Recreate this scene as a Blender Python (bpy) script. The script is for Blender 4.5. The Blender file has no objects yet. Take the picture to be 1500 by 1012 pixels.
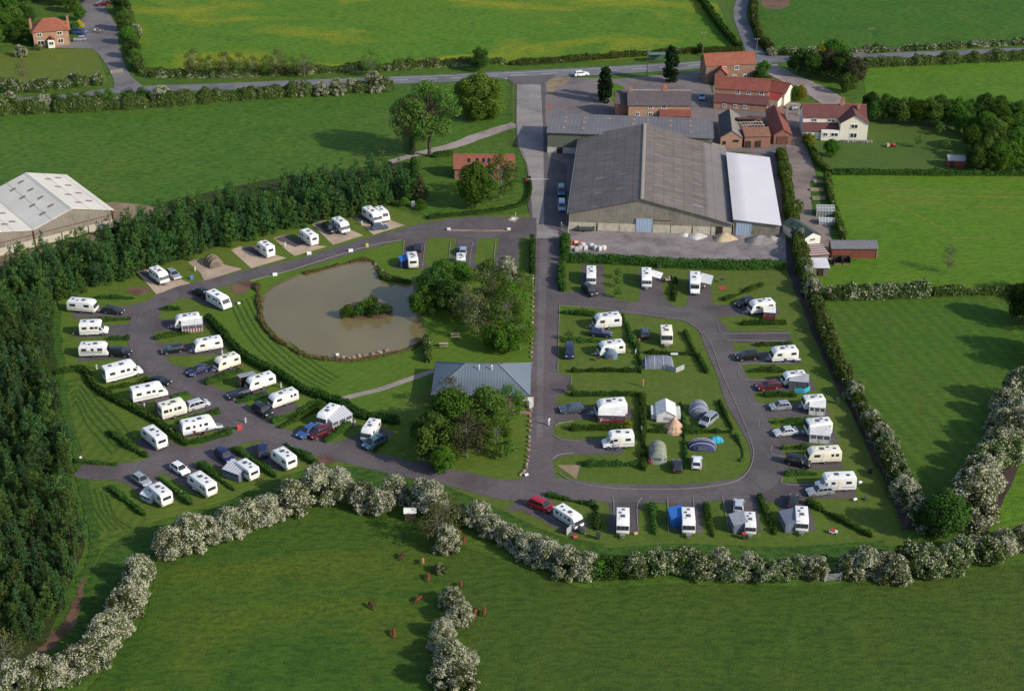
import bpy, bmesh, math, random
import numpy as np
from math import sin, cos, pi, radians, hypot, atan2
from mathutils import Vector, Matrix
from mathutils.geometry import tessellate_polygon

RND = random.Random(11)
NPR = np.random.default_rng(5)
SC = bpy.context.scene
COL = SC.collection

# ------------------------------------------------------------------ camera, sky, sun, exposure
FPX, PITCH, CAMH = 2270.0, radians(28.0), 145.0
cd = bpy.data.cameras.new("camera"); cam = bpy.data.objects.new("camera", cd); COL.objects.link(cam)
cam.location = (0, 0, CAMH); cam.rotation_euler = (pi/2 - PITCH, 0, 0)
cd.sensor_width = 36.0; cd.lens = FPX/1500*36.0; cd.clip_end = 6000; cd.clip_start = 1.0
SC.camera = cam
SUN_EL, SUN_DIR = radians(30), Vector((0.89, -0.455))
w = bpy.data.worlds.new("World"); SC.world = w; w.use_nodes = True
nt = w.node_tree; nt.nodes.clear()
sky = nt.nodes.new('ShaderNodeTexSky'); sky.sky_type = 'NISHITA'; sky.sun_disc = False
sky.sun_elevation = SUN_EL; sky.sun_rotation = atan2(SUN_DIR.x, SUN_DIR.y)
bg = nt.nodes.new('ShaderNodeBackground'); bg.inputs[1].default_value = 0.15
wo = nt.nodes.new('ShaderNodeOutputWorld')
nt.links.new(sky.outputs[0], bg.inputs[0]); nt.links.new(bg.outputs[0], wo.inputs[0])
sd = bpy.data.lights.new("sun", 'SUN'); sd.energy = 3.7; sd.angle = radians(0.9); sd.color = (1.0, 0.91, 0.77)
sun = bpy.data.objects.new("sun", sd); COL.objects.link(sun); sun.location = (200, -100, 200)
sv = Vector((SUN_DIR.x*cos(SUN_EL), SUN_DIR.y*cos(SUN_EL), sin(SUN_EL))).normalized()
sun.rotation_euler = sv.to_track_quat('Z', 'Y').to_euler()
SC.view_settings.view_transform = 'Standard'; SC.view_settings.look = 'None'
SC.view_settings.exposure = 0.30; SC.view_settings.gamma = 1.0
SC.cycles.max_bounces = 5; SC.cycles.transparent_max_bounces = 8

# ------------------------------------------------------------------ survey helper: photo point -> point on the level z
def P(px, py, z=0.0):
    u = (px - 750)/FPX; v = -(py - 506)/FPX
    dx, dy, dz = u, cos(PITCH) + v*sin(PITCH), -sin(PITCH) + v*cos(PITCH)
    t = (z - CAMH)/dz
    return Vector((dx*t, dy*t, z))
def heading(px, py, dx, dy, z=0.0):
    a = P(px, py, z); b = P(px + dx*4, py + dy*4, z); d = b - a
    return atan2(d.y, d.x)

# ------------------------------------------------------------------ mesh builder
class MB:
    def __init__(s): s.v = []; s.f = []; s.m = []
    def add(s, vs, fs, mi=0):
        o = len(s.v); s.v += [tuple(x) for x in vs]
        for f in fs: s.f.append(tuple(i + o for i in f)); s.m.append(mi)
        return s
    def box(s, c, d, rz=0, mi=0):
        x, y, z = d[0]/2, d[1]/2, d[2]/2; ca, sa = cos(rz), sin(rz)
        vs = []
        for k in (-1, 1):
            for a, b in ((-1, -1), (1, -1), (1, 1), (-1, 1)):
                vs.append((c[0] + a*x*ca - b*y*sa, c[1] + a*x*sa + b*y*ca, c[2] + k*z))
        return s.add(vs, [(3,2,1,0),(4,5,6,7),(0,1,5,4),(1,2,6,5),(2,3,7,6),(3,0,4,7)], mi)
    def prism(s, prof, y0, y1, mi=0):          # profile in x,z extruded along y
        n = len(prof)
        vs = [(p[0], y0, p[1]) for p in prof] + [(p[0], y1, p[1]) for p in prof]
        fs = [tuple(range(n)), tuple(range(2*n-1, n-1, -1))]
        fs += [(i, i+n, (i+1) % n + n, (i+1) % n) for i in range(n)]
        return s.add(vs, fs, mi)
    def prismx(s, prof, x0, x1, mi=0):         # profile in y,z extruded along x
        n = len(prof)
        vs = [(x0, p[0], p[1]) for p in prof] + [(x1, p[0], p[1]) for p in prof]
        fs = [tuple(range(n)), tuple(range(2*n-1, n-1, -1))]
        fs += [(i, i+n, (i+1) % n + n, (i+1) % n) for i in range(n)]
        return s.add(vs, fs, mi)
    def tube(s, p0, p1, r0, r1=None, n=7, mi=0):
        r1 = r0 if r1 is None else r1
        p0 = Vector(p0); p1 = Vector(p1); d = (p1 - p0)
        if d.length < 1e-5: return s
        d.normalize(); a = d.orthogonal().normalized(); b = d.cross(a)
        vs = []
        for q, r in ((p0, r0), (p1, r1)):
            for i in range(n):
                t = 2*pi*i/n; vs.append(q + a*(r*cos(t)) + b*(r*sin(t)))
        fs = [tuple(range(n-1, -1, -1)), tuple(range(n, 2*n))] + [(i, (i+1) % n, (i+1) % n + n, i+n) for i in range(n)]
        return s.add(vs, fs, mi)
    def frustum(s, b0, z0, b1, z1, mi=0):      # b = (x0,x1,y0,y1)
        vs = [(b0[0],b0[2],z0),(b0[1],b0[2],z0),(b0[1],b0[3],z0),(b0[0],b0[3],z0),
              (b1[0],b1[2],z1),(b1[1],b1[2],z1),(b1[1],b1[3],z1),(b1[0],b1[3],z1)]
        return s.add(vs, [(3,2,1,0),(4,5,6,7),(0,1,5,4),(1,2,6,5),(2,3,7,6),(3,0,4,7)], mi)
    def slab(s, pts, th, mi=0):                # a flat quad given thickness along its normal (downwards)
        p = [Vector(q) for q in pts]; n = (p[1]-p[0]).cross(p[-1]-p[0]).normalized()*th
        if n.z < 0: n = -n
        k = len(p)
        vs = p + [q - n for q in p]
        fs = [tuple(range(k)), tuple(range(2*k-1, k-1, -1))] + [(i, i+k, (i+1) % k + k, (i+1) % k) for i in range(k)]
        return s.add(vs, fs, mi)
    def panel(s, c, ux, uz, w, h, th=0.03, mi=0):   # thin plate centred on c
        c = Vector(c); ux = Vector(ux).normalized(); uz = Vector(uz).normalized(); n = ux.cross(uz)*th/2
        vs = []
        for k in (-1, 1):
            for a, b in ((-1,-1),(1,-1),(1,1),(-1,1)): vs.append(c + ux*(a*w/2) + uz*(b*h/2) + n*k)
        return s.add(vs, [(3,2,1,0),(4,5,6,7),(0,1,5,4),(1,2,6,5),(2,3,7,6),(3,0,4,7)], mi)
    def mesh(s, name, mats, bevel=0, seg=2, smooth=False, ang=0.5):
        me = bpy.data.meshes.new(name)
        bm = bmesh.new()
        vs = [bm.verts.new(v) for v in s.v]
        for f, mi in zip(s.f, s.m):
            try:
                fc = bm.faces.new([vs[i] for i in f]); fc.material_index = mi
            except ValueError: pass
        bmesh.ops.recalc_face_normals(bm, faces=bm.faces[:])
        if bevel:
            ed = [e for e in bm.edges if len(e.link_faces) == 2 and e.calc_face_angle(0) > ang]
            bmesh.ops.bevel(bm, geom=ed, offset=bevel, segments=seg, profile=0.6, affect='EDGES', clamp_overlap=True)
        if smooth:
            for f in bm.faces: f.smooth = True
        bm.to_mesh(me); bm.free()
        for m in (mats if isinstance(mats, (list, tuple)) else [mats]): me.materials.append(m)
        return me

def obj(name, me, parent=None, mat=None, loc=None, rz=None):
    o = bpy.data.objects.new(name, me); COL.objects.link(o)
    if parent is not None: o.parent = parent
    if loc is not None: o.location = loc
    if rz is not None: o.rotation_euler = (0, 0, rz)
    if mat is not None:
        o.material_slots[0].link = 'OBJECT'; o.material_slots[0].material = mat
    return o
def tag(o, label=None, cat=None, group=None, kind=None):
    if label: o['label'] = label
    if cat: o['category'] = cat
    if group: o['group'] = group
    if kind: o['kind'] = kind
    return o
def thing(name, label, cat, loc, rz=0, group=None, scale=None):
    o = bpy.data.objects.new(name, None); COL.objects.link(o)
    o.empty_display_size = 0.3; o.location = loc; o.rotation_euler = (0, 0, rz)
    if scale: o.scale = scale
    return tag(o, label, cat, group)

# ------------------------------------------------------------------ materials
class NT:
    def __init__(s, name):
        s.m = bpy.data.materials.new(name); s.m.use_nodes = True; s.t = s.m.node_tree; s.t.nodes.clear()
        s.out = s.n('ShaderNodeOutputMaterial')
    def n(s, k, **kw):
        x = s.t.nodes.new(k)
        for a, b in kw.items(): setattr(x, a, b)
        return x
    def l(s, a, b): s.t.links.new(a, b)
    def val(s, x, sock):
        if hasattr(x, 'node'): s.l(x, sock)
        else: sock.default_value = x
    def noise(s, vec, scale, detail=3, rough=0.55, dist=0):
        x = s.n('ShaderNodeTexNoise'); x.inputs['Scale'].default_value = scale; x.inputs['Detail'].default_value = detail
        x.inputs['Roughness'].default_value = rough; x.inputs['Distortion'].default_value = dist
        if vec is not None: s.l(vec, x.inputs['Vector'])
        return x.outputs['Fac']
    def ramp(s, fac, a, b, c0=(0,0,0,1), c1=(1,1,1,1)):
        x = s.n('ShaderNodeMapRange'); x.inputs['From Min'].default_value = a; x.inputs['From Max'].default_value = b
        s.l(fac, x.inputs['Value']); return x.outputs[0]
    def mix(s, fac, a, b, blend='MIX'):
        x = s.n('ShaderNodeMix'); x.data_type = 'RGBA'; x.blend_type = blend
        s.val(fac, x.inputs[0]); 
        for v, so in ((a, x.inputs[6]), (b, x.inputs[7])):
            if isinstance(v, (tuple, list)): so.default_value = (*v[:3], 1)
            else: s.l(v, so)
        return x.outputs[2]
    def math(s, op, a, b=0.0):
        x = s.n('ShaderNodeMath', operation=op); s.val(a, x.inputs[0]); s.val(b, x.inputs[1]); return x.outputs[0]
    def vmul(s, vec, sc, rz=0):
        x = s.n('ShaderNodeMapping'); x.inputs['Scale'].default_value = sc; x.inputs['Rotation'].default_value = (0, 0, rz)
        s.l(vec, x.inputs['Vector']); return x.outputs[0]
    def pos(s): return s.n('ShaderNodeNewGeometry').outputs['Position']
    def oco(s): return s.n('ShaderNodeTexCoord').outputs['Object']
    def bsdf(s, col, rough=0.7, metal=0, spec=0.3, bump=None, bstr=0.4, bdist=0.05):
        b = s.n('ShaderNodeBsdfPrincipled')
        if isinstance(col, (tuple, list)): b.inputs['Base Color'].default_value = (*col[:3], 1)
        else: s.l(col, b.inputs['Base Color'])
        s.val(rough, b.inputs['Roughness']); b.inputs['Metallic'].default_value = metal
        b.inputs['Specular IOR Level'].default_value = spec
        if bump is not None:
            x = s.n('ShaderNodeBump'); x.inputs['Strength'].default_value = bstr; x.inputs['Distance'].default_value = bdist
            s.l(bump, x.inputs['Height']); s.l(x.outputs[0], b.inputs['Normal'])
        s.l(b.outputs[0], s.out.inputs[0]); return b

MATS = {}
def mat(key, fn):
    if key not in MATS: MATS[key] = fn(key)
    return MATS[key]
def c(s, f): return tuple(x*f for x in s)

def grass(name, a, b, d, yellow=0.0, ycol=(0.30, 0.27, 0.015), stripe=None, soil=0.0, tuft=1.0, big=0.018):
    a, b, d = [(k[0]*1.14+.001, k[1]*1.11+.001, k[2]*0.92) for k in (a, b, d)]
    t = NT(name); p = t.pos()
    n1 = t.noise(p, big, 4, 0.6); n2 = t.noise(p, 0.22, 5, 0.65)
    st = t.vmul(p, (0.55, 1.2, 1.0)); n3 = t.noise(st, 0.9, 5, 0.72); n4 = t.noise(p, 3.5, 2, 0.6)
    col = t.mix(t.ramp(n2, 0.35, 0.65), a, b)
    col = t.mix(t.ramp(n1, 0.42, 0.66), col, d)
    n5 = t.noise(p, 0.075, 5, 0.7, 0.8)
    col = t.mix(t.math('MULTIPLY', t.ramp(n5, 0.50, 0.66), 0.55*tuft), col, (b[0]*1.35, b[1]*0.95, b[2]*1.2))
    col = t.mix(t.math('MULTIPLY', t.ramp(n5, 0.46, 0.34), 0.45*tuft), col, (a[0]*0.62, a[1]*0.74, a[2]*0.8))
    if stripe:
        ang, per, amt = stripe
        wv = t.n('ShaderNodeTexWave'); wv.inputs['Scale'].default_value = 0.314/per*1.0; wv.inputs['Distortion'].default_value = 1.2
        wv.inputs['Detail'].default_value = 2; wv.inputs['Detail Scale'].default_value = 0.4
        t.l(t.vmul(p, (1, 1, 1), ang), wv.inputs['Vector'])
        col = t.mix(t.math('MULTIPLY', wv.outputs['Fac'], amt), col, c(d, 0.62))
    if soil:
        ns = t.noise(p, 0.11, 5, 0.7)
        col = t.mix(t.math('MULTIPLY', t.ramp(ns, 0.60, 0.72), soil), col, (0.12, 0.085, 0.04))
    # clumps: dark tussocks and pale tips have a shape of their own
    col = t.mix(t.math('MULTIPLY', t.ramp(n3, 0.48, 0.62), 0.60*tuft), col, (a[0]*0.42, a[1]*0.50, a[2]*0.55))
    col = t.mix(t.math('MULTIPLY', t.ramp(n3, 0.47, 0.34), 0.42*tuft), col, (b[0]*1.5, b[1]*1.25, b[2]*1.1))
    col = t.mix(t.math('MULTIPLY', t.ramp(n4, 0.42, 0.7), 0.35), col, c(a, 0.5))
    if yellow:
        ny = t.noise(t.vmul(p, (0.7, 1, 1), 0.3), 0.035, 5, 0.62, 0.6); nf = t.noise(p, 1.3, 3, 0.7)
        f = t.math('MULTIPLY', t.ramp(ny, 0.50, 0.68), t.ramp(nf, 0.38, 0.62))
        col = t.mix(t.math('MULTIPLY', f, yellow), col, ycol)
    bm_ = t.math('ADD', t.math('MULTIPLY', n3, 1.0), t.math('MULTIPLY', n4, 0.5))
    t.bsdf(col, 0.85, 0, 0.15, bm_, 0.75*tuft, 0.34)
    return t.m

def asphalt(name, a, b, patch=0.5, sc=1.0):
    t = NT(name); p = t.pos()
    n1 = t.noise(p, 0.12*sc, 5, 0.65); n2 = t.noise(p, 1.4*sc, 4, 0.7); n3 = t.noise(p, 9, 2, 0.6)
    n0 = t.noise(p, 0.035*sc, 3, 0.6, 0.5)
    col = t.mix(t.ramp(n1, 0.40, 0.60), c(a, 0.94), c(b, 1.06))
    col = t.mix(t.math('MULTIPLY', t.ramp(n0, 0.50, 0.54), 0.45), col, c(b, 1.25))
    col = t.mix(t.math('MULTIPLY', t.ramp(n2, 0.46, 0.66), patch), col, c(a, 0.66))
    vo = t.n('ShaderNodeTexVoronoi'); vo.feature = 'DISTANCE_TO_EDGE'; vo.inputs['Scale'].default_value = 0.11*sc; t.l(p, vo.inputs['Vector'])
    col = t.mix(t.math('MULTIPLY', t.ramp(vo.outputs['Distance'], 0.014, 0.004), 0.35), col, c(a, 0.5))
    col = t.mix(t.math('MULTIPLY', t.ramp(n3, 0.4, 0.72), 0.45), col, c(b, 1.35))
    t.bsdf(col, 0.85, 0, 0.25, n3, 0.3, 0.02); return t.m

def plain(name, col, rough=0.6, metal=0, spec=0.4, var=0.12, sc=2.0):
    t = NT(name); n = t.noise(t.oco(), sc, 4, 0.6)
    cc = t.mix(t.math('MULTIPLY', t.ramp(n, 0.40, 0.72), 1.0), col, c(col, 1 - var*2))
    t.bsdf(cc, rough, metal, spec); return t.m

def leafmat(name, a, b, blossom=0.0, bcol=(0.56, 0.55, 0.42), trans=0.32, nsc=0.75):
    t = NT(name)
    g = t.n('ShaderNodeNewGeometry'); oi = t.n('ShaderNodeObjectInfo')
    rl = g.outputs['Random Per Island']; o = t.oco()
    v = t.n('ShaderNodeVectorMath', operation='ADD'); t.l(o, v.inputs[0])
    rr = t.n('ShaderNodeCombineXYZ'); t.l(t.math('MULTIPLY', oi.outputs['Random'], 40.0), rr.inputs[0]); t.l(rr.outputs[0], v.inputs[1])
    nz = t.noise(v.outputs[0], nsc, 3, 0.6)
    f = t.math('ADD', t.math('MULTIPLY', rl, 0.50), t.math('MULTIPLY', t.ramp(nz, 0.35, 0.65), 0.50))
    col = t.mix(f, a, b)
    hs = t.n('ShaderNodeHueSaturation'); t.l(col, hs.inputs['Color'])
    t.l(t.math('ADD', 0.490, t.math('MULTIPLY', oi.outputs['Random'], 0.026)), hs.inputs['Hue'])
    t.l(t.math('ADD', 0.72, t.math('MULTIPLY', oi.outputs['Random'], 0.56)), hs.inputs['Value'])
    col = hs.outputs[0]
    if blossom:
        th = t.math('ADD', blossom, t.math('MULTIPLY', t.math('SUBTRACT', t.ramp(nz, 0.36, 0.64), 0.5), 1.1*min(1, blossom*2.0)))
        th = t.math('ADD', th, t.math('MULTIPLY', t.math('SUBTRACT', oi.outputs['Random'], 0.5), 0.3*min(1, blossom*2)))
        wn = t.n('ShaderNodeTexWhiteNoise', noise_dimensions='1D'); t.l(t.math('MULTIPLY', rl, 371.3), wn.inputs['W'])
        sel = t.math('LESS_THAN', wn.outputs['Value'], th)
        col = t.mix(sel, col, t.mix(rl, c(bcol, 0.72), bcol))
    b1 = t.n('ShaderNodeBsdfDiffuse'); b2 = t.n('ShaderNodeBsdfTranslucent'); ms = t.n('ShaderNodeMixShader')
    t.l(col, b1.inputs[0]); t.l(col, b2.inputs[0]); ms.inputs[0].default_value = trans
    t.l(b1.outputs[0], ms.inputs[1]); t.l(b2.outputs[0], ms.inputs[2]); t.l(ms.outputs[0], t.out.inputs[0])
    return t.m

# ------------------------------------------------------------------ flat surfaces
def spline(pts, closed=False, n=6):
    P_ = [np.array(p, float) for p in pts]; out = []; m = len(P_)
    rng = range(m) if closed else range(m-1)
    for i in rng:
        if closed: a, b, d, e = P_[i-1], P_[i], P_[(i+1) % m], P_[(i+2) % m]
        else: a, b, d, e = P_[max(i-1, 0)], P_[i], P_[i+1], P_[min(i+2, m-1)]
        for k in range(n):
            t = k/n
            out.append(0.5*((2*b) + (-a+d)*t + (2*a-5*b+4*d-e)*t*t + (-a+3*b-3*d+e)*t**3))
    if not closed: out.append(P_[-1])
    return out
def flat(name, pts, z, m, kind='structure', smooth=False, label=None, cat=None, px=True, group=None):
    if smooth: pts = spline(pts, True, 6)
    w_ = [P(p[0], p[1], z) if px else Vector((p[0], p[1], z)) for p in pts]
    tri = tessellate_polygon([w_])
    me = bpy.data.meshes.new(name); me.from_pydata([tuple(q) for q in w_], [], [tuple(t) for t in tri])
    me.update()
    if me.polygons and sum(p.normal.z for p in me.polygons) < 0: me.flip_normals()
    me.materials.append(m); o = obj(name, me)
    return tag(o, label, cat, group, kind)
def ribbon(name, pts, z, m, w=None, kind='structure', smooth=True, n=6, extra=None, edge=0.0):
    q = spline([(*p[:2], (p[2] if len(p) > 2 else w)) for p in pts], False, n) if smooth else [np.array((*p[:2], (p[2] if len(p) > 2 else w)), float) for p in pts]
    W_ = [(P(a[0], a[1], z), a[2]) for a in q]; vs = []; k = len(W_)
    for i, (p, ww) in enumerate(W_):
        d = (W_[min(i+1, k-1)][0] - W_[max(i-1, 0)][0]); d.z = 0; d.normalize(); nn = Vector((-d.y, d.x, 0))
        j = edge*(RND.random()-.5) if edge else 0
        vs += [p + nn*(ww/2 + j), p - nn*(ww/2 - j)]
    me = bpy.data.meshes.new(name); me.from_pydata([tuple(v) for v in vs], [], [(2*i, 2*i+1, 2*i+3, 2*i+2) for i in range(k-1)]); me.update()
    if sum(p.normal.z for p in me.polygons) < 0: me.flip_normals()
    me.materials.append(m); o = obj(name, me)
    return tag(o, None, None, None, kind)
# ------------------------------------------------------------------ ground, fields, roads, pond
G_BASE = grass('grass_base', (0.050,0.105,0.016), (0.070,0.135,0.020), (0.060,0.115,0.018))
G_BUTTER = grass('grass_buttercup', (0.060,0.150,0.012), (0.085,0.190,0.014), (0.085,0.165,0.012), yellow=0.95, ycol=(0.36,0.30,0.012), tuft=1.2)
G_NE = grass('grass_ley', (0.038,0.112,0.012), (0.052,0.138,0.014), (0.046,0.122,0.014), tuft=1.35)
G_W = grass('grass_west', (0.045,0.115,0.014), (0.062,0.145,0.018), (0.072,0.130,0.020), tuft=1.25)
G_E1 = grass('grass_paddock', (0.062,0.150,0.012), (0.085,0.180,0.016), (0.080,0.150,0.014), tuft=1.0)
G_E2 = grass('grass_meadow', (0.068,0.155,0.012), (0.085,0.175,0.014), (0.078,0.150,0.014), yellow=0.35, ycol=(0.20,0.20,0.04), tuft=0.9)
G_E3 = grass('grass_cut', (0.042,0.112,0.012), (0.056,0.135,0.014), (0.078,0.122,0.022), stripe=(radians(-14), 2.6, 0.5), tuft=0.7)
G_GARDEN = grass('grass_garden', (0.055,0.100,0.022), (0.066,0.115,0.024), (0.060,0.105,0.022), tuft=0.45)
G_LAWN = grass('grass_lawn', (0.070,0.122,0.018), (0.088,0.142,0.022), (0.098,0.135,0.026), stripe=(radians(62), 1.6, 0.25), tuft=0.5)
G_LAWN2 = grass('grass_lawn_right', (0.066,0.112,0.018), (0.080,0.130,0.022), (0.092,0.122,0.028), stripe=(radians(4), 1.6, 0.16), tuft=0.5)
G_POND = grass('grass_bank', (0.068,0.130,0.016), (0.085,0.155,0.018), (0.075,0.135,0.016), stripe=(radians(38), 1.8, 0.22), tuft=0.5)
G_STRIPE = grass('grass_mown_lines', (0.062,0.115,0.018), (0.080,0.135,0.020), (0.085,0.130,0.022), stripe=(radians(12), 2.0, 0.55), tuft=0.5)
G_PAST = grass('grass_pasture', (0.034,0.082,0.011), (0.047,0.102,0.013), (0.050,0.094,0.013), yellow=0.38, ycol=(0.23,0.20,0.012), tuft=1.0)
G_S = grass('grass_south', (0.037,0.078,0.011), (0.049,0.096,0.014), (0.054,0.090,0.016), tuft=0.95, stripe=(radians(86), 5.0, 0.12))
G_LUSH = grass('grass_lush', (0.036,0.088,0.014), (0.050,0.112,0.018), (0.040,0.092,0.015), tuft=1.2)
ASPH = asphalt('tarmac_camp', (0.080,0.067,0.071), (0.108,0.092,0.095), 0.45)
ASPH_PAD = asphalt('tarmac_pad', (0.070,0.059,0.062), (0.096,0.081,0.083), 0.5)
ASPH_ROAD = asphalt('tarmac_road', (0.105,0.105,0.118), (0.150,0.148,0.160), 0.3)
CONC = asphalt('concrete_drive', (0.190,0.170,0.165), (0.250,0.225,0.212), 0.3)
YARD = asphalt('yard_gravel', (0.135,0.118,0.122), (0.235,0.205,0.200), 0.55, 1.6)
FARMY = asphalt('yard_farm', (0.125,0.105,0.108), (0.165,0.140,0.135), 0.5, 1.2)
TRACK = asphalt('track_gravel', (0.20,0.165,0.155), (0.29,0.24,0.22), 0.4)
BLOCKP = asphalt('gravel_pad', (0.30,0.225,0.165), (0.40,0.305,0.225), 0.35, 1.5)
SOIL = asphalt('bare_soil', (0.085,0.050,0.032), (0.15,0.085,0.055), 0.5, 2.0)
DITCHM = asphalt('ditch_soil', (0.028,0.020,0.020), (0.062,0.040,0.036), 0.5, 2.0)
EARTH = asphalt('earth_field', (0.17,0.125,0.075), (0.25,0.185,0.12), 0.4, 2.0)
KERB = plain('kerb_concrete', (0.23,0.21,0.19), 0.85, var=0.15)
WHITE_LINE = plain('road_paint', (0.70,0.70,0.68), 0.7, var=0.15)

HAY = grass('grass_hay', (0.105,0.150,0.022), (0.140,0.175,0.036), (0.115,0.155,0.025), tuft=0.9)
HAY2 = grass('grass_track', (0.062,0.104,0.018), (0.072,0.118,0.020), (0.066,0.110,0.018), tuft=0.9)
G_MOWN = grass('grass_mown_dark', (0.034,0.074,0.012), (0.042,0.084,0.013), (0.038,0.080,0.013), tuft=0.6)
# base sheet reaching the horizon
me = bpy.data.meshes.new('ground')
me.from_pydata([(-4000,-600,-0.06),(4000,-600,-0.06),(4000,6000,-0.06),(-4000,6000,-0.06)], [], [(0,1,2,3)])
me.materials.append(G_BASE); tag(obj('ground', me), kind='structure')
def F(name, pts, z, m, smooth=False): return flat(name, pts, z, m, smooth=smooth)
F('field', [(205,112),(170,-70),(1018,-70),(1082,76),(870,90),(560,104),(330,112)], 0.000, G_BUTTER)
F('field', [(1132,78),(1108,20),(1118,-70),(1650,-70),(1650,58),(1500,66)], 0.004, G_NE)
F('field', [(-60,175),(160,163),(330,150),(600,132),(602,245),(560,262),(380,290),(240,320),(-60,330)], 0.008, G_W)
F('field', [(603,132),(745,118),(753,180),(660,214),(604,236)], 0.004, G_W)
F('field', [(1262,98),(1640,84),(1640,172),(1420,158),(1270,150)], 0.000, G_E1)
F('lawn', [(1180,200),(1270,178),(1395,182),(1425,215),(1425,250),(1215,251),(1190,230)], 0.012, G_GARDEN)
F('field', [(1215,257),(1640,258),(1640,420),(1205,432),(1190,405),(1230,385)], 0.004, G_E2)
F('field', [(1205,442),(1640,430),(1640,560),(1500,600),(1430,720),(1345,745),(1245,545)], 0.000, G_E3)
F('field', [(1500,640),(1640,560),(1640,860),(1430,770)], 0.004, G_E1)
F('field', [(232,822),(330,788),(450,745),(560,742),(652,790),(652,1090),(60,1090),(150,985),(215,900)], 0.012, G_PAST)
F('field', [(652,790),(760,830),(860,862),(960,855),(1200,858),(1640,810),(1640,1090),(652,1090)], 0.008, G_S)
F('lawn', [(-30,85),(30,72),(140,72),(158,120),(130,128),(-30,130)], 0.004, grass('grass_house', (0.085,0.120,0.022), (0.105,0.145,0.022), (0.110,0.130,0.026), tuft=0.4, stripe=(radians(80), 1.6, 0.25)))
# grass of the caravan park
F('lawn', [(85,432),(200,402),(370,345),(560,300),(626,322),(782,312),(784,705),(700,712),(560,690),(470,690),(425,705),(222,765),(142,790),(112,690),(90,560)], 0.016, G_LAWN)
F('lawn', [(815,372),(1150,392),(1178,440),(1330,800),(860,808),(770,772),(640,712),(784,700)], 0.016, G_LAWN2)
F('lawn', [(92,556),(130,548),(152,590),(215,640),(190,680),(118,690),(100,620)], 0.020, G_STRIPE)
F('lawn', [(112,702),(165,712),(225,765),(140,792)], 0.020, G_STRIPE)
F('lawn', [(375,410),(470,384),(560,356),(590,352),(600,420),(620,520),(640,545),(600,580),(530,612),(478,588),(400,545),(345,510),(310,470),(350,440)], 0.022, G_POND, True)
F('lawn', [(618,232),(664,222),(765,215),(770,300),(628,320),(600,300)], 0.022, G_W)
F('lawn', [(604,420),(782,410),(778,545),(640,545),(615,500)], 0.024, G_POND)
# verges, ditches, banks
ribbon('grass_bank', [(60,990),(120,930),(165,850),(200,800),(300,772),(420,715),(500,700),(600,715),(700,755),(800,800),(880,815)], 0.026, G_LUSH, 7.5)
ribbon('grass_bank', [(880,815),(1000,808),(1150,812),(1300,803)], 0.029, G_LUSH, 4.5)
ribbon('soil_bank', [(40,975,1.2),(80,935,2.0),(105,905,1.8),(116,872,1.0),(124,845,.5)], 0.036, SOIL, edge=0.8, n=14)
ribbon('grass_path', [(112,860),(138,800),(120,700),(94,580),(82,450)], 0.031, G_LUSH, 1.6, edge=0.7, n=16)
ribbon('ditch', [(1150,350),(1166,405),(1185,455),(1210,510),(1240,575),(1280,650),(1310,715),(1335,775)], 0.032, DITCHM, 2.6, edge=0.5)
ribbon('ditch', [(1530,610),(1490,665),(1455,735),(1435,775)], 0.032, DITCHM, 2.6, edge=0.5)
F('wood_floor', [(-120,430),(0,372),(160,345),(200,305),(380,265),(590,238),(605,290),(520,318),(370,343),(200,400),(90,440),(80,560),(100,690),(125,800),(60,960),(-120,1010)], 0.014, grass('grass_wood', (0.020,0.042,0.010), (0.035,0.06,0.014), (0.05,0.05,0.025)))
F('bare_ground', [(150,300),(190,298),(240,306),(255,316),(190,345),(150,335)], 0.020, EARTH, True)
F('bare_ground', [(-30,376),(60,364),(170,332),(180,342),(60,380),(-30,395)], 0.020, EARTH)
F('bare_ground', [(1120,-6),(1150,-6),(1156,8),(1135,14),(1116,8)], 0.010, SOIL, True)
for k in range(6):
    ribbon('mown_line', [(338+k*7.5,446-k*3),(362+k*7.5,492-k*3.5),(400+k*7.5,532-k*4),(436+k*7,558-k*4),(466+k*6,574-k*4)], 0.032, G_MOWN, 0.5, edge=0.2, n=16)
for k in range(5):
    ribbon('mown_line', [(98+k*2,560+k*9),(120-k*2,557+k*8),(146-k*5,588+k*8),(176-k*7,618+k*7),(196-k*8,644+k*5)], 0.032, G_MOWN, 0.5, edge=0.2, n=16)
for k in range(5):
    ribbon('mown_line', [(120+k*9,708+k*4),(128+k*10,740+k*4),(150+k*11,778-k*1)], 0.032, G_MOWN, 0.45, edge=0.2, n=16)
# pond
wt = NT('pond_water'); nw = wt.noise(wt.pos(), 0.05, 4, 0.5); nr = wt.noise(wt.pos(), 2.2, 3, 0.6)
wt.bsdf(wt.mix(wt.ramp(nw, 0.35, 0.7), (0.150,0.122,0.056), (0.185,0.150,0.070)), 0.07, 0, 0.5, nr, 0.06, 0.06)
POND = [(603,416),(580,412),(562,409),(556,397),(545,388),(532,384),(497,391),(446,403),(413,415),(395,427),(386,446),(388,468),(400,484),(428,503),(460,518),(502,524),(547,518),(598,508),(616,497),(618,478),(612,468),(606,442)]
F('pond_bank', [(502+(x-502)*1.035, 454+(y-454)*1.045) for x, y in POND], 0.030, asphalt('pond_mud', (0.10,0.075,0.04), (0.16,0.12,0.06), 0.5, 3), True)
F('pond_water', POND, 0.034, wt.m, True)
F('island_soil', [(498,458),(505,448),(530,442),(560,445),(575,456),(560,466),(520,468)], 0.040, SOIL, True)
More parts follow.
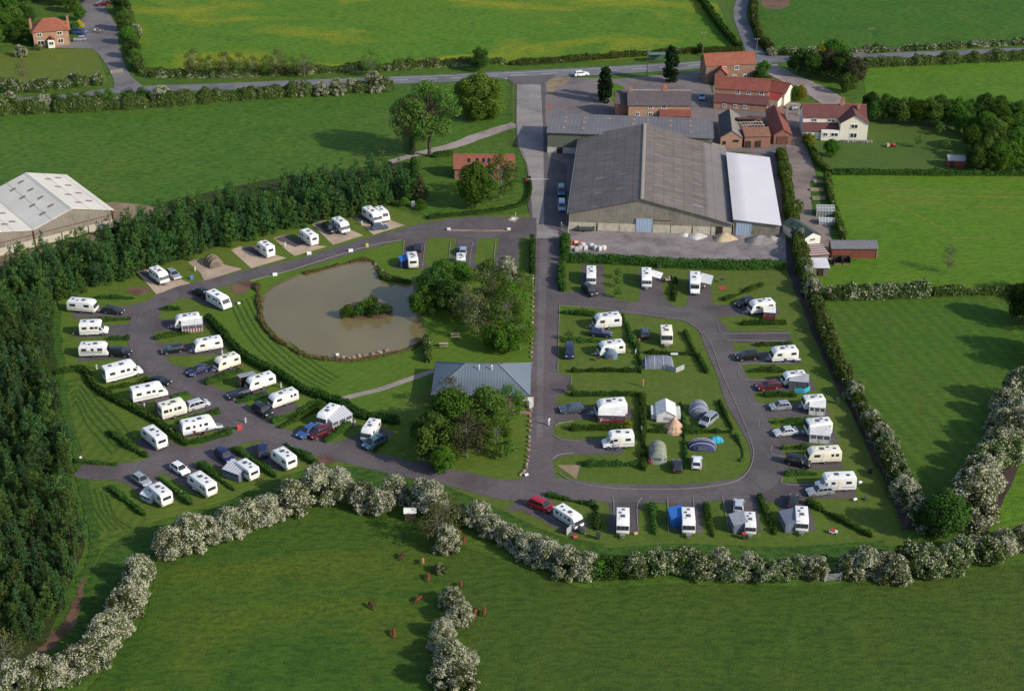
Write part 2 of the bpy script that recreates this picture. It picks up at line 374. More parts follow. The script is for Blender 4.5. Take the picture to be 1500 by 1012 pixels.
for pts in ([(1280,279),(1390,280),(1560,283)],[(1290,287),(1400,288),(1560,290)],[(1312,296),(1350,298),(1385,297)],[(1425,303),(1480,304),(1560,306)],[(1250,303),(1275,304)],[(1310,299),(1345,316),(1385,338)],[(1300,322),(1322,323)],[(1395,349),(1450,349)]):
    ribbon('hay_row', pts, 0.012, HAY, 0.9, edge=0.8, n=24)
for pts in ([(1290,470),(1330,560),(1372,650)],[(1300,468),(1343,560),(1387,650)],[(1352,470),(1385,540),(1412,600)]):
    ribbon('wheel_track', pts, 0.010, HAY2, 0.55, edge=0.35, n=24)
# roads outside
ribbon('road', [(-60,151,4.5),(28,147,4.5),(101,142,4.8),(162,134,5),(230,130,5.5),(304,128,6),(408,124,6.5),(573,118,7),(649,115,7.3),(737,111,7.5),(862,105,7.5),(968,99,7.3),(1026,95,7),(1110,88,6.5),(1180,86,5.6),(1266,83,5.4),(1370,79,5.2),(1500,74,5),(1640,68,5)], 0.040, ASPH_ROAD)
ribbon('lane', [(1112,94,8),(1108,80,6),(1098,62,4.6),(1090,42,4.4),(1084,22,4.4),(1088,0,4.4),(1100,-30,4.4)], 0.036, ASPH_ROAD)
ribbon('lane', [(190,132,9),(182,118,6),(174,104,5),(162,80,6.5),(152,64,9),(143,40,12),(135,15,9),(128,-15,8)], 0.036, asphalt('tarmac_lane', (0.115,0.105,0.110), (0.16,0.145,0.145), 0.5))
F('yard', [(66,70),(100,62),(158,58),(160,70),(140,72)], 0.034, asphalt('tarmac_house', (0.135,0.125,0.13), (0.17,0.155,0.155), 0.4))
ribbon('track', [(756,182,3.6),(700,200,4.2),(661,214,3.6),(611,226,2.6),(570,238,2.4)], 0.036, TRACK, edge=0.4)
ribbon('track', [(1122,96,7),(1150,112,7),(1185,128,8),(1215,145,8),(1222,156,6)], 0.036, TRACK, edge=0.5)
ribbon('track', [(1160,150,4),(1166,180,5),(1168,215,5.5),(1175,245,6),(1184,290,6.5),(1194,330,6.5),(1200,380,7)], 0.038, asphalt('track_yard', (0.15,0.118,0.105), (0.22,0.175,0.155), 0.5), edge=0.5)
for a, b in (((1190,278),(1214,262)),):
    F('lawn', [(1186,266),(1210,266),(1216,315),(1190,315)], 0.044, G_LUSH)
F('yard', [(795,120),(812,113),(905,116),(1032,104),(1048,150),(1046,215),(1078,225),(1150,222),(1150,345),(1072,350),(800,332),(797,200)], 0.034, FARMY)
F('yard', [(1044,118),(1150,138),(1158,175),(1160,220),(1148,224),(1044,222)], 0.030, FARMY)
F('yard', [(800,115),(835,113),(835,118),(815,130),(803,142)], 0.046, EARTH)
F('lawn', [(893,120),(903,123),(914,128),(912,140),(898,150),(886,130)], 0.044, G_E1)
F('yard', [(828,338),(1150,340),(1152,386),(985,384),(828,374)], 0.042, YARD)
# main drive with concrete strip
DRIVE = [(740,113),(815,110),(799,122),(799,168),(802,230),(830,240),(831,340),(820,350),(819,440),(816,500),(815,545),(836,552),(835,570),(814,583),(812,600),(811,630),(808,672),(814,700),(800,730),(762,730),(765,698),(773,677),(778,601),(778,545),(782,503),(784,407),(785,351),(780,330),(773,300),(776,290),(772,243),(757,213),(755,177),(757,127)]
F('drive', DRIVE, 0.048, ASPH)
F('drive', [(757,124),(792,124),(796,200),(797,330),(818,338),(818,349),(781,349),(779,300),(776,280),(772,243),(759,213),(757,177)], 0.052, CONC)
F('drive', [(791,352),(803,352),(797,500),(795,640),(786,640),(787,500)], 0.052, asphalt('tarmac_worn', (0.105,0.094,0.100), (0.135,0.12,0.122), 0.6))
ribbon('drive', [(786,333,11),(700,333,12.5),(640,336,9.5),(590,344,6.2),(520,362,5.4),(440,386,5),(370,401,4.9),(310,416,4.9),(265,427,5.2),(230,445,5.4),(210,470,5.4),(208,500,5.4),(225,530,5.2),(255,551,5),(290,568,5),(342,598,5),(378,626,5.2),(433,646,5),(497,663,5),(598,687,5),(674,702,5.2),(740,717,6),(800,716,8)], 0.056, ASPH)
ribbon('drive', [(384,634,5),(345,641,5),(304,660,5),(253,673,5),(203,686,5),(152,692,4.8),(114,688,4)], 0.060, ASPH)
ribbon('drive', [(808,437,6),(850,438,6),(905,448,5.6),(965,456,5.6),(1015,463,6),(1042,480,6),(1054,510,5.6),(1070,545,5.6),(1086,590,5.8),(1104,620,5.8),(1121,655,5.6),(1122,690,6),(1095,712,6),(1050,719,5.8),(1000,722,5.6),(900,722,5.6),(840,717,6),(780,712,7)], 0.064, ASPH)
# pitches
PADS = [((108,458),(205,456)),((112,487),(202,483)),((115,521),(208,515)),((158,552),(228,535)),((195,586),(262,565)),((232,609),(310,587)),((262,634),(350,612)),
 ((215,640),(250,668)),((238,733),(198,690)),((304,716),(248,676)),((362,698),(312,658)),((424,684),(380,648)),
 ((335,448),(272,424)),((300,477),(212,476)),((330,511),(222,514)),((348,541),(255,550)),((392,572),(318,586)),((430,590),(360,616)),((512,615),(430,646)),((565,628),(500,662)),
 ((612,345),(602,393)),((686,345),(676,393)),((748,345),(738,405)),
 ((868,388),(868,438)),((951,395),(957,448)),((1024,400),(1026,455)),
 ((1140,452),(1030,456)),((1157,493),(1045,494)),((1172,524),(1058,525)),((1192,563),(1075,565)),((1212,600),(1092,602)),((1225,639),(1108,640)),((1232,676),(1115,678)),((1252,718),(1110,718)),
 ((925,604),(805,604)),((912,654),(805,655)),((912,778),(918,722)),((1008,780),(1004,722)),((1094,779),(1082,722)),((1174,777),(1158,722)),((850,776),(768,730))]
def lerp2(a, b, t): return (a[0]+(b[0]-a[0])*t, a[1]+(b[1]-a[1])*t)
for i, (a, b) in enumerate(PADS):
    L_ = (P(*b)-P(*a)).length; t1 = max(.5, 1-5.0/L_)
    ribbon("pitch", [(*a, 4.8), (*lerp2(a, b, t1), 5.0), (*lerp2(a, b, t1+(1-t1)*.5), 5.9), (*b, 9.0)], 0.0265 + 0.0005*i, ASPH_PAD, smooth=False)
for pts in ([(200,398),(211,394),(262,408),(279,415),(229,431)], [(275,384),(291,379),(355,394),(299,412),(294,400)], [(338,366),(352,361),(405,374),(420,378),(368,393)],
            [(400,349),(418,344),(464,359),(480,361),(432,375),(424,370)], [(456,328),(476,323),(517,338),(532,345),(488,359)], [(517,317),(535,312),(573,323),(593,330),(547,344)]):
    F('pitch', pts, 0.050, BLOCKP)
for pts in ([(200,397),(209,394),(240,408),(232,419)], [(402,350),(420,344),(450,356),(432,362)], [(352,363),(368,360),(392,372),(380,376)], [(458,329),(476,324),(494,332),(478,338)], [(519,317),(535,313),(560,322),(545,330)]):
    F('pitch', pts, 0.054, ASPH_PAD)
F('flower_bed', [(300/3.947+740,500+715/3.947),(435/3.947+740,500+712/3.947),(410/3.947+740,500+795/3.947)], 0.06, EARTH)
F('flower_bed', [(184,425),(205,420),(220,424),(205,433)], 0.06, SOIL, True)
F('flower_bed', [(338,420),(360,412),(373,416),(350,432)], 0.06, SOIL, True)
F('flower_bed', [(460,672),(482,668),(492,676),(472,682)], 0.06, SOIL, True)
ribbon('footpath', [(636,543),(600,555),(560,569),(520,579),(486,588)], 0.050, TRACK, 1.5)
F('paving', [(750,600),(779,602),(778,607),(748,605)], 0.052, asphalt('paving_red', (0.22,0.13,0.10), (0.28,0.17,0.13), 0.3))
# kerbs (real low steps) along the lawns
def kerb(pts):
    q = spline(pts, False, 5); W_ = [P(a[0], a[1], 0) for a in q]; mb = MB()
    for a, b in zip(W_, W_[1:]):
        d = b - a; mb.box(((a.x+b.x)/2, (a.y+b.y)/2, 0.06), (d.length + 0.02, 0.13, 0.16), atan2(d.y, d.x))
    tag(obj('kerb', mb.mesh('kerb', KERB)), kind='structure')
for pts in ([(819.5,448),(860,450),(917,457),(968,464),(1004,471),(1026,486),(1040,501),(1059,551),(1082,601),(1101,650),(1103,672),(1092,695),(1069,708),(1019,715),(968,717),(892,715),(841,706),(818,692)],
            [(819.5,449),(818,500),(817,544)], [(837,553),(836,569)], [(366,412),(420,398),(471,382),(540,361),(588,352)], [(592,352),(588,393)], [(623,355),(618,394)], [(660,356),(656,394)],[(692,356),(686,394)],[(726,356),(722,394)],
            [(813,625),(820,620),(840,617)],[(811,637),(820,643),(850,647)],[(809,672),(820,666),(840,664)], [(762,732),(800,755),(838,776)],[(796,726),(795,735)],[(897,728),(899,740),(899,780)],[(935,778),(933,742),(940,729)],[(978,729),(979,780)],[(1015,727),(1019,780)],[(1058,727),(1068,778)],
            [(1051,474),(1056,487),(1070,489),(1157,488)],[(1063,498),(1075,499),(1157,500)],[(1066,513),(1076,517),(1150,518)],[(1078,531),(1090,533),(1160,532)],[(1081,543),(1092,556),(1170,557)],[(1097,584),(1106,592),(1190,594)],[(1112,617),(1121,631),(1210,632)],[(1130,653),(1138,668),(1220,669)],[(1146,700),(1152,710),(1240,710)]):
    kerb(pts)
# painted markings
def dash(pts, w=0.14, on=4, off=5, z=0.046):
    q = spline(pts, False, 40); W_ = [P(a[0], a[1], z) for a in q]; mb = MB(); acc = 0
    for a, b in zip(W_, W_[1:]):
        d = b - a; acc += d.length
        if off == 0 or (acc % (on+off)) < on:
            n = Vector((-d.y, d.x, 0)).normalized()*w/2; mb.add([a-n, b-n, b+n, a+n], [(0,1,2,3)])
    tag(obj('road_marking', mb.mesh('road_marking', WHITE_LINE)), kind='structure')
dash([(573,118),(649,115),(737,111),(862,105),(968,99),(1026,95)], 0.18, 5, 4)
dash([(740,115.6),(770,114.6),(800,113)], 0.3, 0.8, 0.8)
dash([(573,114.6),(649,111.6),(737,107.6),(862,101.8),(1026,92)], 0.13, 5, 0)
# ------------------------------------------------------------------ building materials
def bricks(name, a, b, mortar=(0.30,0.26,0.22), sc=1.0):
    t = NT(name); o = t.oco()
    br = t.n('ShaderNodeTexBrick'); br.inputs['Color1'].default_value = (*a, 1); br.inputs['Color2'].default_value = (*b, 1)
    br.inputs['Mortar'].default_value = (*mortar, 1); br.inputs['Scale'].default_value = 2.2*sc; br.inputs['Mortar Size'].default_value = 0.025
    t.l(t.vmul(t.vmul(o, (1, 1, 1)), (1, 1, 1)), br.inputs['Vector'])
    sx = t.n('ShaderNodeSeparateXYZ'); t.l(o, sx.inputs[0]); cx = t.n('ShaderNodeCombineXYZ')
    t.l(t.math('ADD', sx.outputs[0], sx.outputs[1]), cx.inputs[0]); t.l(sx.outputs[2], cx.inputs[1]); t.l(cx.outputs[0], br.inputs['Vector'])
    n = t.noise(o, 0.8, 4, 0.65); n2 = t.noise(o, 3.0, 3, 0.6)
    col = t.mix(t.math('MULTIPLY', t.ramp(n, 0.4, 0.7), 0.5), br.outputs[0], c(a, 0.55))
    col = t.mix(t.math('MULTIPLY', t.ramp(n2, 0.45, 0.7), 0.4), col, c(b, 1.3))
    t.bsdf(col, 0.88, 0, 0.2); return t.m
def tiles(name, a, b, d, along='y', rowh=0.32):
    # pantiles: courses across the slope, moss and weathering in patches
    t = NT(name); o = t.oco()
    sx = t.n('ShaderNodeSeparateXYZ'); t.l(o, sx.inputs[0]); u = sx.outputs[0]; v = sx.outputs[1] if along == 'y' else sx.outputs[0]
    n = t.noise(o, 0.55, 5, 0.7); n2 = t.noise(o, 3.2, 4, 0.7)
    col = t.mix(t.ramp(n, 0.36, 0.66), a, b); col = t.mix(t.math('MULTIPLY', t.ramp(n2, 0.48, 0.70), 0.75), col, d)
    w1 = t.n('ShaderNodeTexWave'); w1.bands_direction = 'Y' if along == 'y' else 'X'; w1.inputs['Scale'].default_value = 0.314/rowh; w1.inputs['Distortion'].default_value = 0.6
    t.l(o, w1.inputs['Vector'])
    w2 = t.n('ShaderNodeTexWave'); w2.bands_direction = 'X' if along == 'y' else 'Y'; w2.inputs['Scale'].default_value = 0.314/0.30; t.l(o, w2.inputs['Vector'])
    h = t.math('ADD', w1.outputs['Fac'], w2.outputs['Fac'])
    col = t.mix(t.math('MULTIPLY', t.ramp(w1.outputs['Fac'], 0.45, 0.0), 0.35), col, c(a, 0.45))
    t.bsdf(col, 0.85, 0, 0.25, h, 0.6, 0.05); return t.m
def sheet(name, a, b, along='x', pitch=1.1, stain=0.5, metal=0, rough=0.8, row=2.4, light=None):
    # profiled sheet roof or wall: ribs run down the slope, laps between courses, streaky weathering
    t = NT(name); o = t.oco()
    n = t.noise(o, 0.16, 5, 0.65); s2 = t.noise(t.vmul(o, (2.2, 0.25, 0.25) if along == 'x' else (0.25, 2.2, 0.25)), 1.0, 5, 0.7)
    col = t.mix(t.ramp(n, 0.36, 0.66), a, b)
    col = t.mix(t.math('MULTIPLY', t.ramp(s2, 0.46, 0.72), stain), col, c(a, 0.55))
    if light: col = t.mix(t.math('MULTIPLY', t.ramp(s2, 0.47, 0.30), 0.6), col, light)
    wv = t.n('ShaderNodeTexWave'); wv.bands_direction = along.upper(); wv.inputs['Scale'].default_value = 0.314/pitch; t.l(o, wv.inputs['Vector'])
    w2 = t.n('ShaderNodeTexWave'); w2.bands_direction = 'Y' if along == 'x' else 'X'; w2.inputs['Scale'].default_value = 0.314/row; t.l(o, w2.inputs['Vector'])
    col = t.mix(t.math('MULTIPLY', t.ramp(w2.outputs['Fac'], 0.03, 0.0), 0.5), col, c(a, 0.5))
    col = t.mix(t.math('MULTIPLY', t.ramp(wv.outputs['Fac'], 0.25, 0.0), 0.22), col, c(a, 0.5))
    t.bsdf(col, rough, metal, 0.3, wv.outputs['Fac'], 0.35, 0.06); return t.m
def boards(name, a, b):
    t = NT(name); o = t.oco(); sx = t.n('ShaderNodeSeparateXYZ'); t.l(o, sx.inputs[0]); cx = t.n('ShaderNodeCombineXYZ')
    u = t.math('ADD', sx.outputs[0], sx.outputs[1]); t.l(t.math('MULTIPLY', u, 2.5), cx.inputs[0]); t.l(t.math('MULTIPLY', sx.outputs[2], 0.22), cx.inputs[2])
    n = t.noise(cx.outputs[0], 1.4, 5, 0.75); fr = t.math('FRACT', t.math('MULTIPLY', u, 3.2)); n2 = t.noise(o, 0.35, 4, 0.6)
    col = t.mix(t.ramp(n, 0.34, 0.66), a, b); col = t.mix(t.math('MULTIPLY', t.math('LESS_THAN', fr, 0.18), 0.65), col, c(a, 0.3))
    col = t.mix(t.math('MULTIPLY', t.ramp(n2, 0.5, 0.72), 0.5), col, (0.055,0.065,0.04))
    t.bsdf(col, 0.85, 0, 0.2); return t.m
BR_RED = bricks('brick_red', (0.22,0.085,0.055), (0.30,0.13,0.08)); BR_PINK = bricks('brick_pink', (0.38,0.20,0.13), (0.46,0.27,0.18))
BR_ORANGE = bricks('brick_orange', (0.33,0.17,0.10), (0.40,0.23,0.14)); BR_BROWN = bricks('brick_brown', (0.19,0.10,0.07), (0.27,0.16,0.11))
PLINTH = plain('plinth_blockwork', (0.50,0.45,0.35), 0.9, var=0.16, sc=1.0)
TILE_ORANGE = tiles('roof_orange', (0.25,0.082,0.050), (0.32,0.115,0.070), (0.15,0.062,0.046)); TILE_RED = tiles('roof_red', (0.205,0.060,0.045), (0.265,0.085,0.060), (0.105,0.052,0.044))
TILE_REDX = tiles('roof_red_cross', (0.205,0.060,0.046), (0.26,0.082,0.060), (0.11,0.052,0.044), 'x')
TILE_ORANGEX = tiles('roof_orange_cross', (0.34,0.11,0.058), (0.40,0.145,0.08), (0.20,0.068,0.048), 'x')
TILE_MAROON = tiles('roof_maroon', (0.130,0.050,0.048), (0.165,0.066,0.060), (0.085,0.045,0.045)); TILE_MAROONX = tiles('roof_maroon_cross', (0.130,0.050,0.048), (0.165,0.066,0.060), (0.085,0.045,0.045), 'x')
SLATE = tiles('roof_slate', (0.085,0.070,0.078), (0.115,0.095,0.100), (0.16,0.135,0.12)); SLATEX = tiles('roof_slate_cross', (0.055,0.055,0.065), (0.085,0.08,0.088), (0.13,0.12,0.11), 'x')
STONE_SLATE = tiles('roof_stone_cross', (0.19,0.17,0.155), (0.25,0.225,0.20), (0.12,0.11,0.10), 'x')
SHEET_BARN = sheet('roof_fibre_cement', (0.106,0.092,0.092), (0.142,0.122,0.120), 'y', 0.9, 0.5, light=(0.27,0.225,0.165))
SHEET_BACK = sheet('roof_blue_grey', (0.135,0.130,0.145), (0.170,0.162,0.172), 'x', 1.0, 0.35)
SHEET_WHITE = sheet('roof_white_sheet', (0.60,0.57,0.60), (0.64,0.61,0.63), 'y', 1.0, 0.05, rough=0.6, row=60)
SHEET_PALE = sheet('roof_pale_cement', (0.58,0.54,0.47), (0.66,0.62,0.55), 'y', 1.0, 0.14, row=4.5)
SHEET_BLUE = sheet('roof_blue_metal', (0.130,0.160,0.195), (0.150,0.182,0.215), 'x', 0.55, 0.12, rough=0.42, row=60)
SHEET_BLUEY = sheet('roof_blue_metal_cross', (0.130,0.160,0.195), (0.150,0.182,0.215), 'y', 0.55, 0.12, rough=0.42, row=60)
FELT_GREY = plain('roof_grey_felt', (0.150,0.155,0.165), 0.85); FELT_GREEN = plain('roof_green_felt', (0.045,0.072,0.060), 0.9)
BOARD_GREY = boards('cladding_grey_board', (0.17,0.155,0.125), (0.30,0.275,0.225)); BOARD_TAN = boards('cladding_tan_board', (0.18,0.158,0.132), (0.29,0.262,0.225))
BOARD_RED = boards('cladding_red_board', (0.19,0.055,0.038), (0.25,0.075,0.048)); BOARD_GREEN = boards('cladding_green', (0.10,0.115,0.085), (0.17,0.18,0.14))
RENDER_CREAM = plain('render_cream', (0.73,0.68,0.55), 0.85, var=0.05); RENDER_WHITE = plain('render_white', (0.72,0.70,0.62), 0.85, var=0.06)
FRAME_W = plain('frame_white', (0.75,0.74,0.70), 0.5, var=0.03); GLASS_D = plain('pane_dark', (0.030,0.034,0.040), 0.08, 0, 0.6, var=0.1)
DOOR_BLUE = sheet('door_blue_roller', (0.30,0.38,0.50), (0.33,0.41,0.53), 'x', 0.6, 0.08); DOOR_DARK = plain('door_dark', (0.04,0.028,0.022), 0.7)
DOOR_WHITE = plain('door_white', (0.70,0.69,0.66), 0.5); STEEL_RUST = plain('steel_rusty', (0.16,0.065,0.045), 0.8); CHIM = bricks('brick_chimney', (0.32,0.13,0.08), (0.38,0.18,0.11))
RIDGE_P = plain('ridge_pale', (0.36,0.32,0.28), 0.85); PVC_PALE = plain('rooflight_clear', (0.33,0.33,0.33), 0.4); PVC_TAN = plain('rooflight_tan', (0.30,0.20,0.12), 0.6)
TRIM_RED = plain('trim_red_tile', (0.30,0.10,0.065), 0.8); PV = plain('solar_cell', (0.015,0.017,0.026), 0.15, 0, 0.6); GREYM = plain('metal_grey', (0.30,0.31,0.32), 0.4, 0.6)
WOODM = plain('wood_weathered', (0.20,0.145,0.095), 0.8, var=0.2); WOODP = plain('wood_pale', (0.36,0.29,0.21), 0.8, var=0.15)

def frame(a, b):
    A = P(*a); B = P(*b); d = B - A
    return A, atan2(d.y, d.x), d.length
def gable_walls(root, W, D, eave, ridge, m, axis='x', ox=0, oy=0, part='wall', z0=0):
    mb = MB()
    if axis == 'x': mb.prismx([(oy,z0),(oy+D,z0),(oy+D,eave),(oy+D/2,ridge),(oy,eave)], ox, ox+W)
    else: mb.prism([(ox,z0),(ox+W,z0),(ox+W,eave),(ox+W/2,ridge),(ox,eave)], oy, oy+D)
    return obj(part, mb.mesh(part, m), root)
def gable_roof(root, W, D, eave, ridge, m, axis='x', ox=0, oy=0, ov=0.35, th=0.14, m2=None, ridge_m=None, lift=0.06):
    half = (D if axis == 'x' else W)/2; k = (ridge-eave)/half; zl = eave - ov*k + lift; zr = ridge + lift; out = []
    for sgn in (0, 1):
        mb = MB()
        if axis == 'x':
            y0 = oy-ov if sgn == 0 else oy+D+ov; ym = oy+D/2
            pts = [(ox-ov,y0,zl),(ox+W+ov,y0,zl),(ox+W+ov,ym,zr),(ox-ov,ym,zr)]
        else:
            x0 = ox-ov if sgn == 0 else ox+W+ov; xm = ox+W/2
            pts = [(x0,oy-ov,zl),(x0,oy+D+ov,zl),(xm,oy+D+ov,zr),(xm,oy-ov,zr)]
        if sgn == 0: mb.slab(pts, th)
        else: mb.slab(pts, th)
        out.append(obj('roof', mb.mesh('roof', (m2 if (m2 and sgn) else m)), root))
    if ridge_m:
        mb = MB()
        if axis == 'x': mb.prismx([(oy+D/2-0.22,zr-0.02),(oy+D/2,zr+0.10),(oy+D/2+0.22,zr-0.02)], ox-ov, ox+W+ov)
        else: mb.prism([(ox+W/2-0.22,zr-0.02),(ox+W/2,zr+0.10),(ox+W/2+0.22,zr-0.02)], oy-ov, oy+D+ov)
        obj('ridge_cap', mb.mesh('ridge_cap', ridge_m), root)
    return out
def windows(root, lst, y=0.0, fm=None, face='S', x=0.0):
    # each window: a frame standing proud of the wall with a dark pane set in it
    for (u, z, w, h) in lst:
        mb = MB(); t = 0.13
        dims = [((0,0,h/2-t/2),(w,0.10,t)), ((0,0,-h/2+t/2),(w+0.2,0.16,t)), ((-w/2+t/2,0,0),(t,0.10,h-2*t)), ((w/2-t/2,0,0),(t,0.10,h-2*t)), ((0,0,0),(0.09,0.08,h-2*t))]
        for cc, dd in dims: mb.box(cc, dd)
        f = obj('window', mb.mesh('window', fm or FRAME_W), root)
        pn = MB().box((0,0,0), (w-2*t+0.02, 0.03, h-2*t+0.02)); g = obj('pane', pn.mesh('pane', GLASS_D), f)
        if face == 'S': f.location = (u, y-0.04, z)
        elif face == 'W': f.location = (x-0.04, u, z); f.rotation_euler = (0,0,-pi/2)
        elif face == 'E': f.location = (x+0.04, u, z); f.rotation_euler = (0,0,pi/2)
        g.location = (0, 0.0, 0)
def chimney(root, x, y, z0, h, w=0.9, pots=2, parent=None):
    mb = MB(); mb.box((x,y,z0+h/2), (w, 0.6, h)); mb.box((x,y,z0+h+0.06), (w+0.16, 0.76, 0.12))
    ch = obj('chimney', mb.mesh('chimney', CHIM), root)
    mp = MB()
    for i in range(pots): mp.tube((x+(i-(pots-1)/2)*0.4, y, z0+h+0.12), (x+(i-(pots-1)/2)*0.4, y, z0+h+0.5), 0.12, 0.10, 8)
    obj('chimney_pot', mp.mesh('chimney_pot', TRIM_RED), ch)
def door(root, x, z0, w, h, m, y=0.0, name='door', rz=0):
    mb = MB(); mb.box((x, y-0.04, z0+h/2), (w, 0.12, h)); mb.box((x, y-0.06, z0+h+0.05), (w+0.2, 0.16, 0.1)); mb.box((x-w/2-0.05, y-0.06, z0+h/2), (0.1, 0.16, h)); mb.box((x+w/2+0.05, y-0.06, z0+h/2), (0.1, 0.16, h))
    return obj(name, mb.mesh(name, m), root)

# ---- the large grey barn
A, rz, W = frame((833,336), (1071,344.5))
barn = thing('barn', 'large grey barn with boarded gable, pale block plinth and blue roller door', 'barn', A, rz)
Lb = 50.0; xr = 16.7; ze, zr, zR = 4.3, 8.2, 2.9
prof = [(0,0.9),(W,0.9),(W,zR),(32,4.35),(xr,zr),(0,ze)]
obj('wall', MB().prism(prof, 0.0, Lb).mesh('wall', BOARD_GREY), barn)
for x0, x1 in ((0.0,6.3),(6.7,11.6),(11.75,15.5),(19.4,23.4),(23.55,28.3),(28.6,32.6),(32.8,33.9),(35.4,W)): obj('plinth', MB().box(((x0+x1)/2, -0.02, 0.93), (x1-x0, 0.3, 1.86)).mesh('plinth', PLINTH), barn)
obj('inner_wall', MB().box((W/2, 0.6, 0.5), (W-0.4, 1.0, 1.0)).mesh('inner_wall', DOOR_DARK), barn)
ov = 0.5
obj('roof', MB().slab([(-0.3,-ov,ze),(-0.3,Lb,ze),(xr,Lb,zr+0.12),(xr,-ov,zr+0.12)], 0.14).mesh('roof', SHEET_BARN), barn)
obj('roof', MB().slab([(xr,-ov,zr+0.12),(xr,Lb,zr+0.12),(32,Lb,4.52),(32,-ov,4.52)], 0.14).mesh('roof', sheet('roof_fibre_cement_pale', (0.122,0.104,0.100), (0.160,0.138,0.130), 'y', 0.9, 0.4, light=(0.32,0.27,0.18))), barn)
obj('lean_to_roof', MB().slab([(32,-ov,4.5),(32,Lb-2,4.5),(W+0.25,Lb-2,zR),(W+0.25,-ov,zR)], 0.14).mesh('lean_to_roof', sheet('roof_lean_to', (0.165,0.145,0.142), (0.205,0.182,0.178), 'y', 1.0, 0.3)), barn)
mb = MB()
for i in range(28): mb.box((xr, -ov+1.8*i+0.9, zr+0.2), (0.75, 1.45, 0.16)); mb.box((xr, -ov+1.8*i+0.9, zr+0.30), (0.35, 1.1, 0.1))
obj('ridge_vent', mb.mesh('ridge_vent', RIDGE_P), barn)
def slope_z(x): return zr+0.12-(zr+0.12-4.52)*(x-xr)/(32-xr)
for j in range(7):
    for i in range(3):
        x = xr + 2.5 + i*4.6 + 0.3*(j % 2); y = 3.5 + j*6.7 + i*0.4; mb = MB()
        mb.slab([(x,y,slope_z(x)+0.03),(x,y+0.35,slope_z(x)+0.03),(x+2.3,y+0.35,slope_z(x+2.3)+0.03),(x+2.3,y,slope_z(x+2.3)+0.03)], 0.02)
        obj('rooflight', mb.mesh('rooflight', PVC_PALE if (j == 0 and i == 2) else PVC_TAN), barn)
for y in (8.2, 17.5):
    for x in (5.5, 10.5): 
        z = ze + (zr+0.12-ze)*x/xr; obj('rooflight', MB().slab([(x,y,z+0.05),(x,y+0.4,z+0.05),(x+2,y+0.4,z+0.05+2*0.24),(x+2,y,z+0.05+2*0.24)], 0.02).mesh('rooflight', PVC_TAN), barn)
door(barn, 17.4, 0, 3.6, 3.3, DOOR_BLUE, -0.12, 'roller_door'); door(barn, 34.6, 0, 1.3, 2.0, DOOR_DARK, -0.1, 'side_door')
obj('gutter', MB().tube((-0.42,-ov,ze-0.1), (-0.42,Lb,ze-0.1), 0.09).mesh('gutter', GREYM), barn)
obj('flashing', MB().box((21.4, -0.03, 3.05), (4.2, 0.1, 0.22)).mesh('flashing', STEEL_RUST), barn)

# ---- white lean-to shed
A, rz, W = frame((1073,344), (1141,349.5)); rz = radians(-4.8)
sh = thing('lean_to_shed', 'long shed with bright white sloping roof beside the grey barn', 'shed', A, rz)
obj('wall', MB().prism([(0,0),(W,0),(W,3.0),(0,4.0)], 0, 42).mesh('wall', BOARD_GREY), sh)
obj('roof', MB().slab([(-0.15,-0.6,4.15),(-0.15,42.3,4.15),(W+0.3,42.3,3.05),(W+0.3,-0.6,3.05)], 0.15).mesh('roof', SHEET_WHITE), sh)
door(sh, 2.4, 0, 3.3, 3.0, DOOR_BLUE, -0.02, 'roller_door')

# ---- blue grey range behind
A, rz, W = frame((802,224), (1042,232.5))
bk = thing('farm_range', 'low blue grey roofed range of buildings across the back of the barn', 'building', A, rz)
obj('wall', MB().prismx([(0,1.6),(16,1.6),(16,4.9),(0,5.7)], 0, W).mesh('wall', BOARD_GREEN), bk)
obj('plinth', MB().box((W/2, 8, 0.8), (W+0.1, 16.1, 1.6)).mesh('plinth', plain('plinth_white', (0.52,0.50,0.45), 0.9, var=0.15)), bk)
obj('roof', MB().slab([(-0.3,-0.4,5.85),(W+0.3,-0.4,5.85),(W+0.3,16.3,5.05),(-0.3,16.3,5.05)], 0.15).mesh('roof', SHEET_BACK), bk)
for x in (3.6, 8.6, 15.0, 21.5, 25.3, 31.2, 36.4):
    for y in (3.0, 8.2, 12.2):
        if (x, y) in ((15.0,3.0),(15.0,8.2),(21.5,3.0)): continue
        z = 5.85 - (y+0.4)*0.048 + 0.03
        obj('rooflight', MB().slab([(x,y,z),(x+0.8,y,z),(x+0.8,y+1.7,z-0.08),(x,y+1.7,z-0.08)], 0.02).mesh('rooflight', PVC_TAN), bk)
obj('gutter', MB().tube((-0.3,-0.5,5.72),(W+0.3,-0.5,5.72), 0.10).mesh('gutter', GREYM), bk)
door(bk, 3.2, 0, 1.2, 1.5, DOOR_DARK, -0.02, 'hatch')

